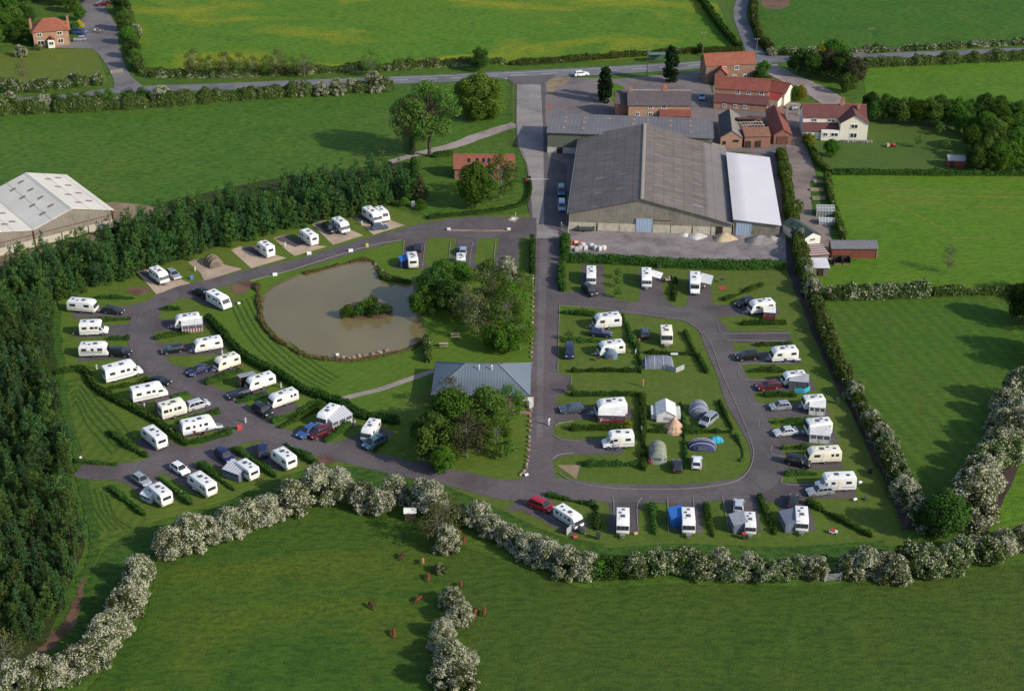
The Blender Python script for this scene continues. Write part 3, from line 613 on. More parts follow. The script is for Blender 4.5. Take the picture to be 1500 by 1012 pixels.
# ---- brick farmhouse
A, rz, W = frame((920,177), (1010,177.5))
fh = thing('farmhouse', 'pink brick farmhouse with slate roof and two chimney stacks behind the barn', 'house', A, rz)
gable_walls(fh, W, 7.5, 4.6, 7.4, BR_PINK); gable_roof(fh, W, 7.5, 4.6, 7.4, SLATE, ridge_m=RIDGE_P)
chimney(fh, 0.6, 3.75, 7.0, 1.6, 0.9); chimney(fh, 10.0, 3.75, 7.2, 1.9, 1.2, 3)
windows(fh, [(6.0,3.9,1.3,0.9),(9.6,3.9,1.3,0.9),(6.0,1.8,1.2,1.3),(2.5,1.9,1.1,1.2)], 0)
obj('lean_to_wall', MB().box((12.8,-1.0,1.0), (W-8.8,2.0,2.0)).mesh('lean_to_wall', BR_PINK), fh)
obj('lean_to_roof', MB().slab([(8.4,-2.3,2.0),(W+0.2,-2.3,2.0),(W+0.2,0.02,3.3),(8.4,0.02,3.3)], 0.14).mesh('lean_to_roof', TILE_RED), fh)
mb = MB().prismx([(2.0,0),(9.5,0),(9.5,4.2),(5.75,6.6),(2.0,4.2)], -3.4, 0.0); obj('wing', mb.mesh('wing', BR_RED), fh)
for s, pts in enumerate(([(-3.6,1.7,4.1),(0.0,1.7,4.1),(0.0,5.75,6.75),(-3.6,5.75,6.75)], [(-3.6,9.8,4.1),(0.0,9.8,4.1),(0.0,5.75,6.75),(-3.6,5.75,6.75)])): obj('wing_roof', MB().slab(pts, 0.12).mesh('wing_roof', SLATE), fh)

# ---- red roofed stone barn by the road
A, rz, W = frame((1033,123), (1105,119.5))
rb = thing('brick_barn', 'tall two storey brick barn with plain orange pantile roof beside the main road', 'barn', A, rz)
gable_walls(rb, W, 6.5, 5.4, 8.0, BR_BROWN); gable_roof(rb, W, 6.5, 5.4, 8.0, TILE_ORANGE, ridge_m=TRIM_RED, ov=0.2)
windows(rb, [(5.4,4.4,1.2,1.2),(9.2,4.4,1.3,1.3),(8.6,1.6,1.2,1.3),(11.8,1.7,1.2,1.2)], 0)
# ---- small linking wing
A, rz, W = frame((1046,126), (1063,127))
lw = thing('linking_wing', 'narrow brick wing with orange tiled roof running between brick barn and cottages', 'building', A, rz+0.06)
gable_walls(lw, 3.7, 9, 3.6, 5.4, BR_RED, 'y', 0, 0); gable_roof(lw, 3.7, 9, 3.6, 5.4, TILE_REDX, 'y', m2=TILE_ORANGEX, ov=0.2)
# ---- row of cottages
A, rz, W = frame((1045,160), (1149,167))
ct = thing('cottage_row', 'row of pink brick cottages with red tiled roof and three white dormer windows', 'house', A, rz)
W1 = 14.8
gable_walls(ct, W1, 6.0, 5.0, 7.4, BR_ORANGE, 'x', 0, 3.6); gable_roof(ct, W1, 6.0, 5.0, 7.4, TILE_RED, 'x', 0, 3.6, ov=0.25, ridge_m=TRIM_RED)
windows(ct, [(6.2,4.2,1.1,1.3),(9.2,4.2,1.1,1.2),(12.8,4.3,1.2,1.2)], 3.6)
obj('lean_to_wall', MB().prismx([(0,0),(3.6,0),(3.6,3.0),(0,2.2)], 0, W1).mesh('lean_to_wall', BR_ORANGE), ct)
obj('lean_to_roof', MB().slab([(-0.2,-0.3,2.25),(W1+0.2,-0.3,2.25),(W1+0.2,3.58,3.45),(-0.2,3.58,3.45)], 0.14).mesh('lean_to_roof', TILE_MAROON), ct)
windows(ct, [(3.0,1.2,1.0,1.1),(6.0,1.2,1.0,1.1),(8.6,1.2,1.0,1.1)], 0)
A2, rz2, _ = frame((1117,149), (1149,154))
ca = thing('cottage', 'cream gabled end cottage with red hipped roof beside the arched gateway', 'house', A2, rz2-0.1)
gable_walls(ca, 6.5, 6.5, 3.6, 5.6, RENDER_CREAM, 'x', 0, 0); gable_roof(ca, 6.5, 6.5, 3.6, 5.6, TILE_RED, 'x', ov=0.3, ridge_m=TRIM_RED)
obj('porch_wall', MB().box((3.0,-1.3,1.1),(5.4,2.6,2.2)).mesh('porch_wall', RENDER_CREAM), ca)
obj('porch_roof', MB().slab([(0.0,-2.9,2.2),(6.0,-2.9,2.2),(6.0,0,3.4),(0.0,0,3.4)],0.12).mesh('porch_roof', tiles('roof_crimson', (0.27,0.045,0.05), (0.32,0.06,0.06), (0.2,0.05,0.05))), ca)
# ---- slate gabled shed
A, rz, W = frame((1055,216), (1089,217))
gs = thing('brick_shed', 'brick shed with dark slate roof, gable facing the barn', 'shed', A, rz)
gable_walls(gs, 5.6, 17, 2.9, 4.7, BR_PINK, 'y'); gable_roof(gs, 5.6, 17, 2.9, 4.7, SLATEX, 'y', m2=STONE_SLATE, ov=0.15)
windows(gs, [(1.0,1.3,0.8,0.9)], 0, DOOR_DARK); door(gs, 4.0, 1.6, 1.2, 0.5, DOOR_DARK, 0, 'slit_opening')
# ---- ruined barn and red range
A, rz, W = frame((1090,217), (1130,216))
ru = thing('ruined_barn', 'roofless brick barn with bare grey rafters showing', 'barn', A, rz)
obj('wall', MB().box((3.4,0.2,1.6),(6.8,0.4,3.2)).box((3.4,12.8,1.9),(6.8,0.4,3.8)).box((0.2,6.5,1.6),(0.4,12.2,3.2)).box((6.6,6.5,1.6),(0.4,12.2,3.2)).mesh('wall', BR_RED), ru)
obj('floor', MB().box((3.4,6.5,0.1),(6,12,0.1)).mesh('floor', SOIL), ru)
obj('front_roof', MB().slab([(-0.1,-0.3,3.2),(6.9,-0.3,3.2),(6.9,3.6,4.4),(-0.1,3.6,4.4)],0.12).mesh('front_roof', tiles('roof_brown_ruin',(0.21,0.10,0.065),(0.27,0.14,0.09),(0.13,0.08,0.06))), ru)
obj('back_roof', MB().slab([(-0.1,9.6,4.6),(6.9,9.6,4.6),(6.9,13.1,3.8),(-0.1,13.1,3.8)],0.12).mesh('back_roof', TILE_MAROON), ru)
mb = MB()
for i in range(8): mb.box((0.8+i*0.75, 6.6, 3.7), (0.14, 6.2, 0.18))
for y in (4.4, 6.6, 8.8): mb.box((3.4, y, 3.9), (6.4, 0.14, 0.16))
obj('rafters', mb.mesh('rafters', plain('timber_grey', (0.36,0.34,0.32), 0.8)), ru)
door(ru, 1.0, 0, 1.2, 1.8, DOOR_DARK, 0); door(ru, 3.6, 0, 1.2, 1.8, DOOR_DARK, 0)
A, rz, W = frame((1133,212), (1157,213))
rr = thing('red_range', 'long narrow brick range with red pantile roof beside the dark lane', 'building', A, rz+0.09)
gable_walls(rr, 4.6, 19, 2.8, 4.3, BR_RED, 'y'); gable_roof(rr, 4.6, 19, 2.8, 4.3, TILE_REDX, 'y', ov=0.15); door(rr, 2.2, 0, 2.6, 2.2, STEEL_RUST, 0)
# ---- white house
A, rz, W = frame((1176.5,204), (1227,204.5))
wh = thing('white_house', 'cream rendered house with maroon tiled roofs and projecting gable wing', 'house', A, rz-0.02)
gable_walls(wh, 16.6, 6.5, 5.0, 7.6, RENDER_WHITE, 'x', 0, 3.2); gable_roof(wh, 16.6, 6.5, 5.0, 7.6, TILE_MAROON, 'x', 0, 3.2, ov=0.25, ridge_m=TRIM_RED)
gable_walls(wh, 7.2, 5.5, 5.0, 7.2, RENDER_CREAM, 'y', 9.4, -0.6, 'gable_wall'); gable_roof(wh, 7.2, 6.6, 5.0, 7.2, TILE_MAROONX, 'y', 9.4, -0.6, ov=0.35)
obj('lean_to_wall', MB().prismx([(0,0),(3.2,0),(3.2,3.3),(0,2.3)], 0, 9.4).mesh('lean_to_wall', RENDER_WHITE), wh)
obj('lean_to_roof', MB().slab([(-0.2,-0.3,2.3),(9.4,-0.3,2.3),(9.4,3.2,3.6),(-0.2,3.2,3.6)],0.14).mesh('lean_to_roof', TILE_MAROON), wh)
obj('flat_extension', MB().box((6.9,-0.35,1.35),(4.8,0.9,2.7)).mesh('flat_extension', RENDER_WHITE), wh)
windows(wh, [(2.9,4.2,1.6,0.9),(7.4,4.2,2.0,0.9)], 3.2); windows(wh, [(13.0,4.0,1.9,1.2),(13.0,1.5,1.9,1.4)], -0.6); windows(wh, [(5.6,1.7,1.3,1.1),(8.0,1.7,2.0,1.1)], -0.8)
chimney(wh, 10.4, 6.4, 7.2, 1.5, 1.0); chimney(wh, 14.6, 5.2, 6.8, 1.2, 0.7, 1); chimney(wh, 10.8, 8.2, 6.0, 2.6, 0.8, 2)
mb = MB()
for i in range(14): mb.box((9.6+i*0.62, -2.0+0.25*RND.random(), 0.3), (0.56, 0.5, 0.5+0.25*RND.random()), RND.uniform(-.4,.4))
obj('rockery_wall', mb.mesh('rockery_wall', plain('stone_grey', (0.24,0.23,0.22), 0.9, var=0.2), 0.08), wh)
A, rz, W = frame((1151,168), (1172,169))
ar = thing('arched_gateway', 'cream wall with arched gateway linking the white house and the red range', 'wall', A, rz)
mb = MB(); mb.box((0.3,0,1.6),(0.6,0.4,3.2)); mb.box((W-0.3,0,1.6),(0.6,0.4,3.2)); n = 8
for i in range(n):
    a0, a1 = pi*i/n, pi*(i+1)/n; r = W/2-0.6; xs = W/2
    mb.add([(xs-r*cos(a0),-0.2,1.6+1.2*sin(a0)),(xs-r*cos(a1),-0.2,1.6+1.2*sin(a1)),(xs-r*cos(a1),-0.2,3.2),(xs-r*cos(a0),-0.2,3.2),(xs-r*cos(a0),0.2,1.6+1.2*sin(a0)),(xs-r*cos(a1),0.2,1.6+1.2*sin(a1)),(xs-r*cos(a1),0.2,3.2),(xs-r*cos(a0),0.2,3.2)],
           [(0,1,2,3),(7,6,5,4),(0,4,5,1),(1,5,6,2),(2,6,7,3),(3,7,4,0)])
obj('arch', mb.mesh('arch', plain('render_tan', (0.42,0.36,0.26), 0.9)), ar)
# ---- pavilion with orange roof
A, rz, W = frame((666,263), (752,262))
pv = thing('pavilion', 'small brick cottage with bright orange tiled roof under the drive side trees', 'house', A, rz-0.03)
gable_walls(pv, W, 6.4, 3.0, 5.4, BR_RED); gable_roof(pv, W, 6.4, 3.0, 5.4, TILE_ORANGE, ridge_m=TRIM_RED, ov=0.35)
windows(pv, [(2.4,1.6,1.0,1.1),(5.0,1.6,1.0,1.1)], 0)
for x in (3.2,5.3,6.9,8.2):
    obj('rooflight', MB().slab([(x,1.2,3.0+0.75*1.2+0.13),(x+0.75,1.2,3.0+0.75*1.2+0.13),(x+0.75,2.2,3.0+0.75*2.2+0.13),(x,2.2,3.0+0.75*2.2+0.13)],0.05).mesh('rooflight', PV), pv)
# ---- amenity block with hipped metal roof
A = P(631.5,578,2.75) + Vector((0.45,0.45,-2.75)); rz = radians(-1.6); W = P(777,583,2.75).x - P(631.5,578,2.75).x - 0.9
am = thing('amenity_block', 'brick amenity block with blue grey hipped metal roof beside the main drive', 'building', A, rz)
D = 11.8; ez = 2.75; hz = 5.9; ov = 0.45
obj('wall', MB().box((W/2,D/2,ez/2),(W-0.6,D-0.6,ez)).mesh('wall', BR_RED), am)
e = [(-ov,-ov,ez),(W+ov,-ov,ez),(W+ov,D+ov,ez),(-ov,D+ov,ez)]; r0 = (D/2-0.2,D/2,hz); r1 = (W-D/2+0.2,D/2,hz)
for pts, m in (([e[0],e[1],r1,r0], SHEET_BLUE), ([e[2],e[3],r0,r1], SHEET_BLUE), ([e[1],e[2],r1], SHEET_BLUEY), ([e[3],e[0],r0], SHEET_BLUEY)): obj('roof', MB().slab(pts, 0.12).mesh('roof', m), am)
mb = MB()
for a_, b_ in ((e[0],r0),(e[1],r1),(e[2],r1),(e[3],r0),(r0,r1)): mb.tube(Vector(a_)+Vector((0,0,0.03)), Vector(b_)+Vector((0,0,0.03)), 0.10, n=6)
obj('ridge_cap', mb.mesh('ridge_cap', plain('ridge_blue', (0.15,0.17,0.19), 0.5)), am)
mb = MB()
for a_, b_ in ((e[0],e[1]),(e[1],e[2]),(e[2],e[3]),(e[3],e[0])): mb.tube(Vector(a_)-Vector((0,0,0.1)), Vector(b_)-Vector((0,0,0.1)), 0.09, n=6)
obj('gutter', mb.mesh('gutter', plain('gutter_dark', (0.05,0.055,0.06), 0.5)), am)
for x in (6.6, 9.0, 11.4):
    k = (hz-ez)/(D/2+ov)
    mb = MB(); y0, y1 = D/2+0.35, D/2+2.2
    mb.slab([(x-1.1,y0,hz-k*0.35+0.12),(x+1.1,y0,hz-k*0.35+0.12),(x+1.1,y1,hz-k*2.2+0.12),(x-1.1,y1,hz-k*2.2+0.12)],0.05); obj('solar_panel', mb.mesh('solar_panel', PV), am)
for x in (8.2, 10.6):
    y = D/2-1.2; z = ez + (hz-ez)*(y+ov)/(D/2+ov); obj('flue', MB().tube((x,y,z-0.1),(x,y,z+0.8),0.08).tube((x,y,z+0.8),(x,y,z+1.0),0.14).mesh('flue', FRAME_W), am)
windows(am, [(1.8,1.8,0.9,0.8),(12.4,1.7,0.9,0.8),(16.6,1.8,0.9,0.8)], 0.28); door(am, 17.9, 0, 0.9, 2.0, FRAME_W, 0.3)
# ---- pale double span barn at the left
A, rz, W = frame((52,361), (168,331))
lb = thing('pale_barn', 'pale roofed double span barn with brown boarded gable ends beyond the young wood', 'barn', A, rz)
Ll = 27.0
for k, (ox, Wk, rd) in enumerate(((0, W, 6.9), (-14.5, 14.4, 5.6))):
    ev = 4.1
    obj('wall', MB().prism([(ox,1.7),(ox+Wk,1.7),(ox+Wk,ev),(ox+Wk/2,rd),(ox,ev)], 0, Ll).mesh('wall', BOARD_TAN), lb)
    nb = 3; pm = plain('plinth_pale_panel', (0.46,0.42,0.34), 0.9, var=0.1)
    for i in range(nb): obj('plinth', MB().box((ox+Wk*(i+.5)/nb, Ll/2, 0.85), (Wk/nb-0.25, Ll+0.2, 1.7)).mesh('plinth', pm), lb)
    gable_roof(lb, Wk, Ll, ev, rd, SHEET_PALE, 'y', ox, 0, ov=0.25, ridge_m=RENDER_WHITE)
    for j in range(4):
        for s in (0.22, 0.36, 0.68, 0.84):
            x = ox+Wk*s; z = (ev+(rd-ev)*min(s,1-s)*2)+0.12; y = 4.0+j*6.0+(1.5 if s in (0.36,0.84) else 0); sl = (rd-ev)/(Wk/2)*(1 if s < .5 else -1)
            obj('rooflight', MB().slab([(x-0.7,y,z-0.7*sl),(x+0.7,y,z+0.7*sl),(x+0.7,y+0.9,z+0.7*sl),(x-0.7,y+0.9,z-0.7*sl)],0.03).mesh('rooflight', plain('rooflight_brown', (0.20,0.17,0.14), 0.7)), lb)
mb = MB()
for x in (0.02, W*0.5, W-0.1): mb.box((x,-0.2,2.0 if x != W*0.5 else 0.9),(0.25,0.25,4.0 if x != W*0.5 else 1.8))
obj('stanchion', mb.mesh('stanchion', STEEL_RUST), lb); obj('rail', MB().box((W/2-7,-0.14,3.0),(W+14,0.1,0.1)).mesh('rail', STEEL_RUST), lb)
# ---- hipped brick house top left
A, rz, W = frame((51,70.5), (103,66))
hh = thing('hipped_house', 'detached brick house with hipped orange roof and two end chimneys', 'house', A, rz)
D = 8.0; ez = 4.9; hz = 8.0
obj('wall', MB().box((W/2,D/2,ez/2),(W,D,ez)).mesh('wall', BR_ORANGE), hh); ov = 0.4
e = [(-ov,-ov,ez),(W+ov,-ov,ez),(W+ov,D+ov,ez),(-ov,D+ov,ez)]; r0 = (D/2-0.4,D/2,hz); r1 = (W-D/2+0.4,D/2,hz)
for pts, m in (([e[0],e[1],r1,r0], TILE_ORANGE), ([e[2],e[3],r0,r1], TILE_ORANGE), ([e[1],e[2],r1], TILE_ORANGEX), ([e[3],e[0],r0], TILE_ORANGEX)): obj('roof', MB().slab(pts, 0.14).mesh('roof', m), hh)
chimney(hh, -0.25, D/2, 3.6, 4.4, 0.7, 1); chimney(hh, W+0.25, D/2, 3.6, 4.4, 0.7, 1)
windows(hh, [(1.9,4.0,1.5,1.1),(8.0,4.0,1.6,1.1),(2.0,1.4,2.0,1.5),(8.0,1.5,1.7,1.4)], 0)
obj('porch', MB().box((5.1,-0.9,1.25),(2.0,1.8,2.5)).mesh('porch', RENDER_WHITE), hh)
for s in (0,1): obj('porch_roof', MB().slab([(5.1+(-1.3 if s==0 else 1.3),-2.0,2.4),(5.1+(-1.3 if s==0 else 1.3),0,2.4),(5.1,0,3.5),(5.1,-2.0,3.5)],0.1).mesh('porch_roof', TILE_REDX), hh)
windows(hh, [(5.1,1.5,1.5,1.2)], -1.8)
A, rz, W = frame((62,-2), (92,-4))
h2 = thing('far_house', 'brown tiled house half hidden by garden trees at top edge', 'house', A, rz)
gable_walls(h2, 9, 7, 4.6, 7.2, BR_BROWN); gable_roof(h2, 9, 7, 4.6, 7.2, TILE_RED)
# ---- smallholding sheds on the right
A, rz, W = frame((1178,362), (1203,357))
g1 = thing('green_shed', 'small white ended shed with dark green felt roof by the farm track', 'shed', A, rz)
gable_walls(g1, 4.2, 9, 2.3, 3.3, RENDER_WHITE, 'y'); gable_roof(g1, 4.2, 9, 2.3, 3.3, FELT_GREEN, 'y', ov=0.2); windows(g1, [(2.1,1.5,1.4,0.7)], 0)
A, rz, W = frame((1187,388), (1214,386))
g2 = thing('striped_shed', 'low shed with rusty red and grey striped sheet roof', 'shed', A, rz)
st = NT('roof_striped'); so = st.oco(); wv = st.n('ShaderNodeTexWave'); wv.bands_direction = 'Y'; wv.inputs['Scale'].default_value = 0.30; wv.inputs['Distortion'].default_value = 1.0; st.l(so, wv.inputs['Vector'])
st.bsdf(st.mix(st.ramp(wv.outputs['Fac'], 0.4, 0.6), (0.20,0.07,0.06), (0.45,0.40,0.38)), 0.8)
obj('wall', MB().box((2.0,2.6,1.05),(4.0,5.2,2.1)).mesh('wall', BOARD_TAN), g2); obj('roof', MB().slab([(-0.2,-0.2,2.2),(4.3,-0.2,2.2),(4.3,5.4,2.5),(-0.2,5.4,2.5)],0.08).mesh('roof', st.m), g2)
A, rz, W = frame((1177,404), (1212,404))
g3 = thing('flat_shed', 'low shed with flat white sheet roof at the end of the track', 'shed', A, rz)
obj('wall', MB().box((2.7,2.0,1.0),(5.2,4.0,2.0)).mesh('wall', plain('board_grey_brown', (0.17,0.14,0.115), 0.9)), g3); obj('roof', MB().slab([(-0.2,-0.3,2.0),(5.6,-0.3,2.0),(5.6,4.2,2.4),(-0.2,4.2,2.4)],0.08).mesh('roof', SHEET_WHITE), g3); door(g3, 3.6, 0, 1.0, 1.7, DOOR_DARK, 0)
A, rz, W = frame((1218,378.5), (1286,378.5))
g4 = thing('stable_block', 'red boarded stable with long grey felt roof in the meadow corner', 'stable', A, rz)
gable_walls(g4, W-0.4, 4.2, 2.5, 3.3, BOARD_RED); gable_roof(g4, W-0.4, 4.2, 2.5, 3.3, FELT_GREY, ov=0.3)
obj('corner_trim', MB().box((W-0.4,-0.05,1.2),(0.12,0.12,2.4)).mesh('corner_trim', WOODP), g4)
for i, (x, l) in enumerate(((1226,'left'),(1238.5,'right'))):
    b = thing('hay_crate', f'dark wooden hay crate in front of the red stable, {l} of the two', 'crate', P(x,386), 0.03, 'hay crates by the stable')
    obj('panel', MB().box((0,0.8,0.8),(1.7,0.08,1.6)).box((-0.85,0,0.8),(0.08,1.6,1.6)).box((0.85,0,0.8),(0.08,1.6,1.6)).mesh('panel', plain('board_dark', (0.05,0.035,0.025), 0.9)), b)
    obj('base_board', MB().box((0,-0.75,0.2),(1.7,0.08,0.4)).box((0,0,0.05),(1.6,1.5,0.06)).mesh('base_board', WOODM), b)
for k, (px, py, lab) in enumerate(((1209,318,'clear glass greenhouse with white frame beside the track'),(1213,330,'low grey glass cold frame house below the greenhouse'))):
    g = thing('greenhouse', lab, 'greenhouse', P(px,py), -0.05); W_, D_, e_, r_ = (4.2, 3.0, 1.6, 2.4) if k == 0 else (4.2, 2.4, 0.9, 1.3)
    gl = plain('glass_pane_%s' % 'ab'[k], (0.20,0.23,0.22) if k == 0 else (0.26,0.29,0.31), 0.1, 0, 0.6, var=0.15)
    gable_walls(g, W_, D_, e_, r_, gl, 'x', -W_/2, 0, 'glazing'); mb = MB()
    for i in range(7):
        x = -W_/2 + W_*i/6; mb.tube((x,-0.03,0),(x,-0.03,e_),0.035,n=5); mb.tube((x,-0.03,e_),(x,D_/2,r_+0.03),0.035,n=5); mb.tube((x,D_/2,r_+0.03),(x,D_+0.03,e_),0.035,n=5)
    for y, z in ((-0.03,e_),(D_/2,r_+0.04),(D_+0.03,e_),(D_/4,(e_+r_)/2+0.03)): mb.tube((-W_/2,y,z),(W_/2,y,z),0.04,n=5)
    obj('glazing_bars', mb.mesh('glazing_bars', FRAME_W), g)
for i, (x, y) in enumerate(((1196,279),(1199,291.5),(1201,267))):
    o = MB(); o.box((0,0,0.2),(3.0,1.3,0.36)); q = thing('raised_bed', ('brown raised vegetable bed nearest the farm hedge corner','brown raised vegetable bed closest to the greenhouse','brown raised bed farthest up the track')[i], 'raised bed', P(x,y), -0.05, 'raised vegetable beds')
    obj('timber_edge', MB().box((0,-0.7,0.2),(3.1,0.08,0.4)).box((0,0.7,0.2),(3.1,0.08,0.4)).box((-1.55,0,0.2),(0.08,1.4,0.4)).box((1.55,0,0.2),(0.08,1.4,0.4)).mesh('timber_edge', WOODP), q); obj('soil', MB().box((0,0,0.15),(3.0,1.3,0.3)).mesh('soil', EARTH), q)
A, rz, W = frame((1388,246), (1414,247))
g5 = thing('garden_shed', 'small dark red garden shed with pale grey roof on the garden lawn', 'shed', A, rz)
gable_walls(g5, 4.2, 3.2, 2.1, 2.9, BOARD_RED); gable_roof(g5, 4.2, 3.2, 2.1, 2.9, plain('roof_pale_felt',(0.36,0.35,0.36),0.8), ov=0.2); door(g5, 1.0, 0, 0.8, 1.7, DOOR_DARK, 0)
# ------------------------------------------------------------------ leaves
L_PLANT = [leafmat('leaf_plantation', (0.034,0.080,0.024), (0.080,0.150,0.042)), leafmat('leaf_plantation_olive', (0.046,0.088,0.020), (0.104,0.160,0.040)), leafmat('leaf_plantation_blue', (0.028,0.068,0.028), (0.066,0.122,0.046))]
L_HAW = leafmat('leaf_hawthorn', (0.065,0.088,0.026), (0.125,0.150,0.046), blossom=0.47, bcol=(0.58,0.57,0.43))
L_HAW2 = leafmat('leaf_hawthorn_green', (0.045,0.085,0.018), (0.100,0.150,0.034), blossom=0.26, bcol=(0.56,0.55,0.40))
L_GREEN = leafmat('leaf_green', (0.044,0.108,0.016), (0.100,0.190,0.028)); L_DARK = leafmat('leaf_dark', (0.028,0.070,0.016), (0.070,0.125,0.028))
L_BRIGHT = leafmat('leaf_bright', (0.050,0.115,0.014), (0.110,0.190,0.022)); L_OLIVE = leafmat('leaf_olive', (0.056,0.112,0.020), (0.120,0.190,0.038))
L_WILLOW = leafmat('leaf_willow', (0.070,0.122,0.018), (0.145,0.210,0.036)); L_BROWN = leafmat('leaf_brown', (0.085,0.094,0.034), (0.150,0.160,0.062)); L_PURP = leafmat('leaf_purple', (0.054,0.056,0.028), (0.108,0.104,0.050))
L_CYP = leafmat('leaf_cypress', (0.008,0.020,0.009), (0.022,0.042,0.016), trans=0.1); L_YELLOW = leafmat('leaf_yellow', (0.115,0.130,0.014), (0.25,0.24,0.025)); L_GOLD = leafmat('leaf_gold', (0.40,0.34,0.01), (0.60,0.50,0.02))
L_HEDGE = leafmat('leaf_hedge', (0.030,0.076,0.016), (0.080,0.145,0.030), nsc=0.3); L_HEDGE_D = leafmat('leaf_hedge_dark', (0.024,0.062,0.014), (0.060,0.115,0.026), nsc=0.3)
L_HEDGE_O = leafmat('leaf_hedge_olive', (0.052,0.082,0.020), (0.105,0.138,0.036), blossom=0.04, bcol=(0.36,0.37,0.24), nsc=0.3); L_HEDGE_B = leafmat('leaf_hedge_blossom', (0.040,0.068,0.018), (0.085,0.120,0.032), blossom=0.22, bcol=(0.46,0.46,0.33), nsc=0.3)
L_HEDGE_Y = leafmat('leaf_hedge_yellow_green', (0.058,0.098,0.018), (0.120,0.165,0.034), blossom=0.03, bcol=(0.34,0.35,0.2), nsc=0.3)
L_REED = leafmat('leaf_reed', (0.10,0.095,0.035), (0.20,0.16,0.07))
BARK = plain('bark_brown', (0.075,0.058,0.042), 0.95, var=0.2); BARK_G = plain('bark_grey', (0.16,0.145,0.12), 0.95, var=0.2)

def leaf_mesh(name, cen, nrm, size, m, core=None, aspect=1.5):
    n = len(cen); cen = np.asarray(cen); nrm = np.asarray(nrm, float)
    nrm = nrm + NPR.normal(0, 0.55, (n, 3)); nrm /= np.linalg.norm(nrm, axis=1)[:, None] + 1e-9
    r = NPR.normal(0, 1, (n, 3)); t = np.cross(nrm, r); t /= np.linalg.norm(t, axis=1)[:, None] + 1e-9; b = np.cross(nrm, t)
    s = (size*(0.6 + 0.8*NPR.random(n)))[:, None]
    v = np.empty((n*4, 3)); 
    v[0::4] = cen - t*s*aspect/2; v[1::4] = cen - b*s/2; v[2::4] = cen + t*s*aspect/2; v[3::4] = cen + b*s/2
    f = np.arange(n*4); nv, nf = n*4, n
    loops = f; starts = np.arange(0, n*4, 4)
    mi = np.zeros(n, np.int32)
    me = bpy.data.meshes.new(name)
    if core is not None:
        cv, cf = core; cv = np.asarray(cv); o = nv; v = np.vstack([v, cv]); cl = np.array([i + o for q in cf for i in q]); cs = np.cumsum([0] + [len(q) for q in cf[:-1]]) + len(loops)
        loops = np.concatenate([loops, cl]); starts = np.concatenate([starts, cs]); mi = np.concatenate([mi, np.ones(len(cf), np.int32)])
    me.vertices.add(len(v)); me.vertices.foreach_set('co', v.astype(np.float32).ravel())
    me.loops.add(len(loops)); me.loops.foreach_set('vertex_index', loops.astype(np.int32))
    me.polygons.add(len(starts)); me.polygons.foreach_set('loop_start', starts.astype(np.int32))
    me.materials.append(m)
    if core is not None: me.materials.append(m)
    me.update(calc_edges=True); me.validate()
    return me
def clump_leaves(cl, n_per, squash=0.85):
    C_, N_ = [], []
    for (x, y, z, r) in cl:
        n = max(6, int(n_per*r*r)); d = NPR.normal(0, 1, (n, 3)); d /= np.linalg.norm(d, axis=1)[:, None]
        rr = r*(0.55 + 0.5*NPR.random(n)**0.6)[:, None]
        C_.append(np.array([x, y, z]) + d*rr*np.array([1, 1, squash])); N_.append(d + np.array([0, 0, 0.35]))
    return np.vstack(C_), np.vstack(N_)
def limbs(mb, base, h, cl, r0, frac=0.5, every=1):
    top = Vector((base[0]+RND.uniform(-.03,.03)*h, base[1]+RND.uniform(-.03,.03)*h, h*frac))
    mb.tube((base[0],base[1],-0.1), top, r0, r0*0.65, 7)
    crown_top = max(cl, key=lambda q: q[2]); mid = Vector((crown_top[0]*.5, crown_top[1]*.5, crown_top[2])); mb.tube(top, mid, r0*0.6, r0*0.15, 6)
    for i, (x, y, z, r) in enumerate(cl):
        if i % every: continue
        t = min(max((z - h*frac)/(h*(1-frac))*0.6, 0), 0.8); s = top.lerp(mid, t) if z > h*frac else Vector((top.x*z/h/frac*0.8, top.y, z*0.75))
        e = Vector((x, y, z)); k = s.lerp(e, 0.5) + Vector((0, 0, 0.12*(e-s).length)); mb.tube(s, k, r0*0.30, r0*0.2, 5); mb.tube(k, e, r0*0.2, r0*0.06, 5)
def crown_clumps(rx, ry, z0, z1, n, rc, shape='egg'):
    cl = []
    for i in range(n):
        for _ in range(20):
            t = RND.random(); a = RND.uniform(0, 2*pi)
            if shape == 'cone': pr = (1-t)**0.8
            elif shape == 'dome': pr = math.sqrt(max(0, 1-t**2))
            elif shape == 'column': pr = (1 - (2*abs(t-0.4))**3*0.6) if t < .9 else .45
            else: pr = math.sqrt(max(0.02, 1-(2*t-0.85)**2)) if abs(2*t-0.85) < 1 else 0.15
            rr = math.sqrt(RND.uniform(0.35, 1))*pr
            p = (cos(a)*rr*rx, sin(a)*rr*ry, z0 + t*(z1-z0), rc*RND.uniform(.7, 1.25)*(1 if shape != 'cone' else 0.6+0.5*(1-t)))
            if all((p[0]-q[0])**2+(p[1]-q[1])**2+(p[2]-q[2])**2 > (0.55*rc)**2 for q in cl): break
        cl.append(p)
    return cl
TREES = {}
def tree_proto(key, h, rx, z0, n, rc, leafm, shape='egg', dens=42, size=0.34, r0=None, frac=0.5, bark=None, every=1, ry=None):
    cl = crown_clumps(rx, ry or rx, z0, h-rc*0.6, n, rc, shape)
    C_, N_ = clump_leaves(cl, dens); mt = MB(); limbs(mt, (0,0), h, cl, r0 or h*0.018, frac, every)
    TREES[key] = (leaf_mesh('crown', C_, N_, size, leafm), mt.mesh('trunk', bark or BARK))
def plant(key, name, label, cat, px, py, s=1.0, group=None, mat=None, sz=None, rz=None, at=None):
    loc = at if at is not None else P(px, py)
    cr, tr = TREES[key]; o = thing(name, label, cat, loc, RND.uniform(0, 6.28) if rz is None else rz, group, (s, s, sz or s))
    obj('trunk', tr, o); obj('crown', cr, o, mat); return o
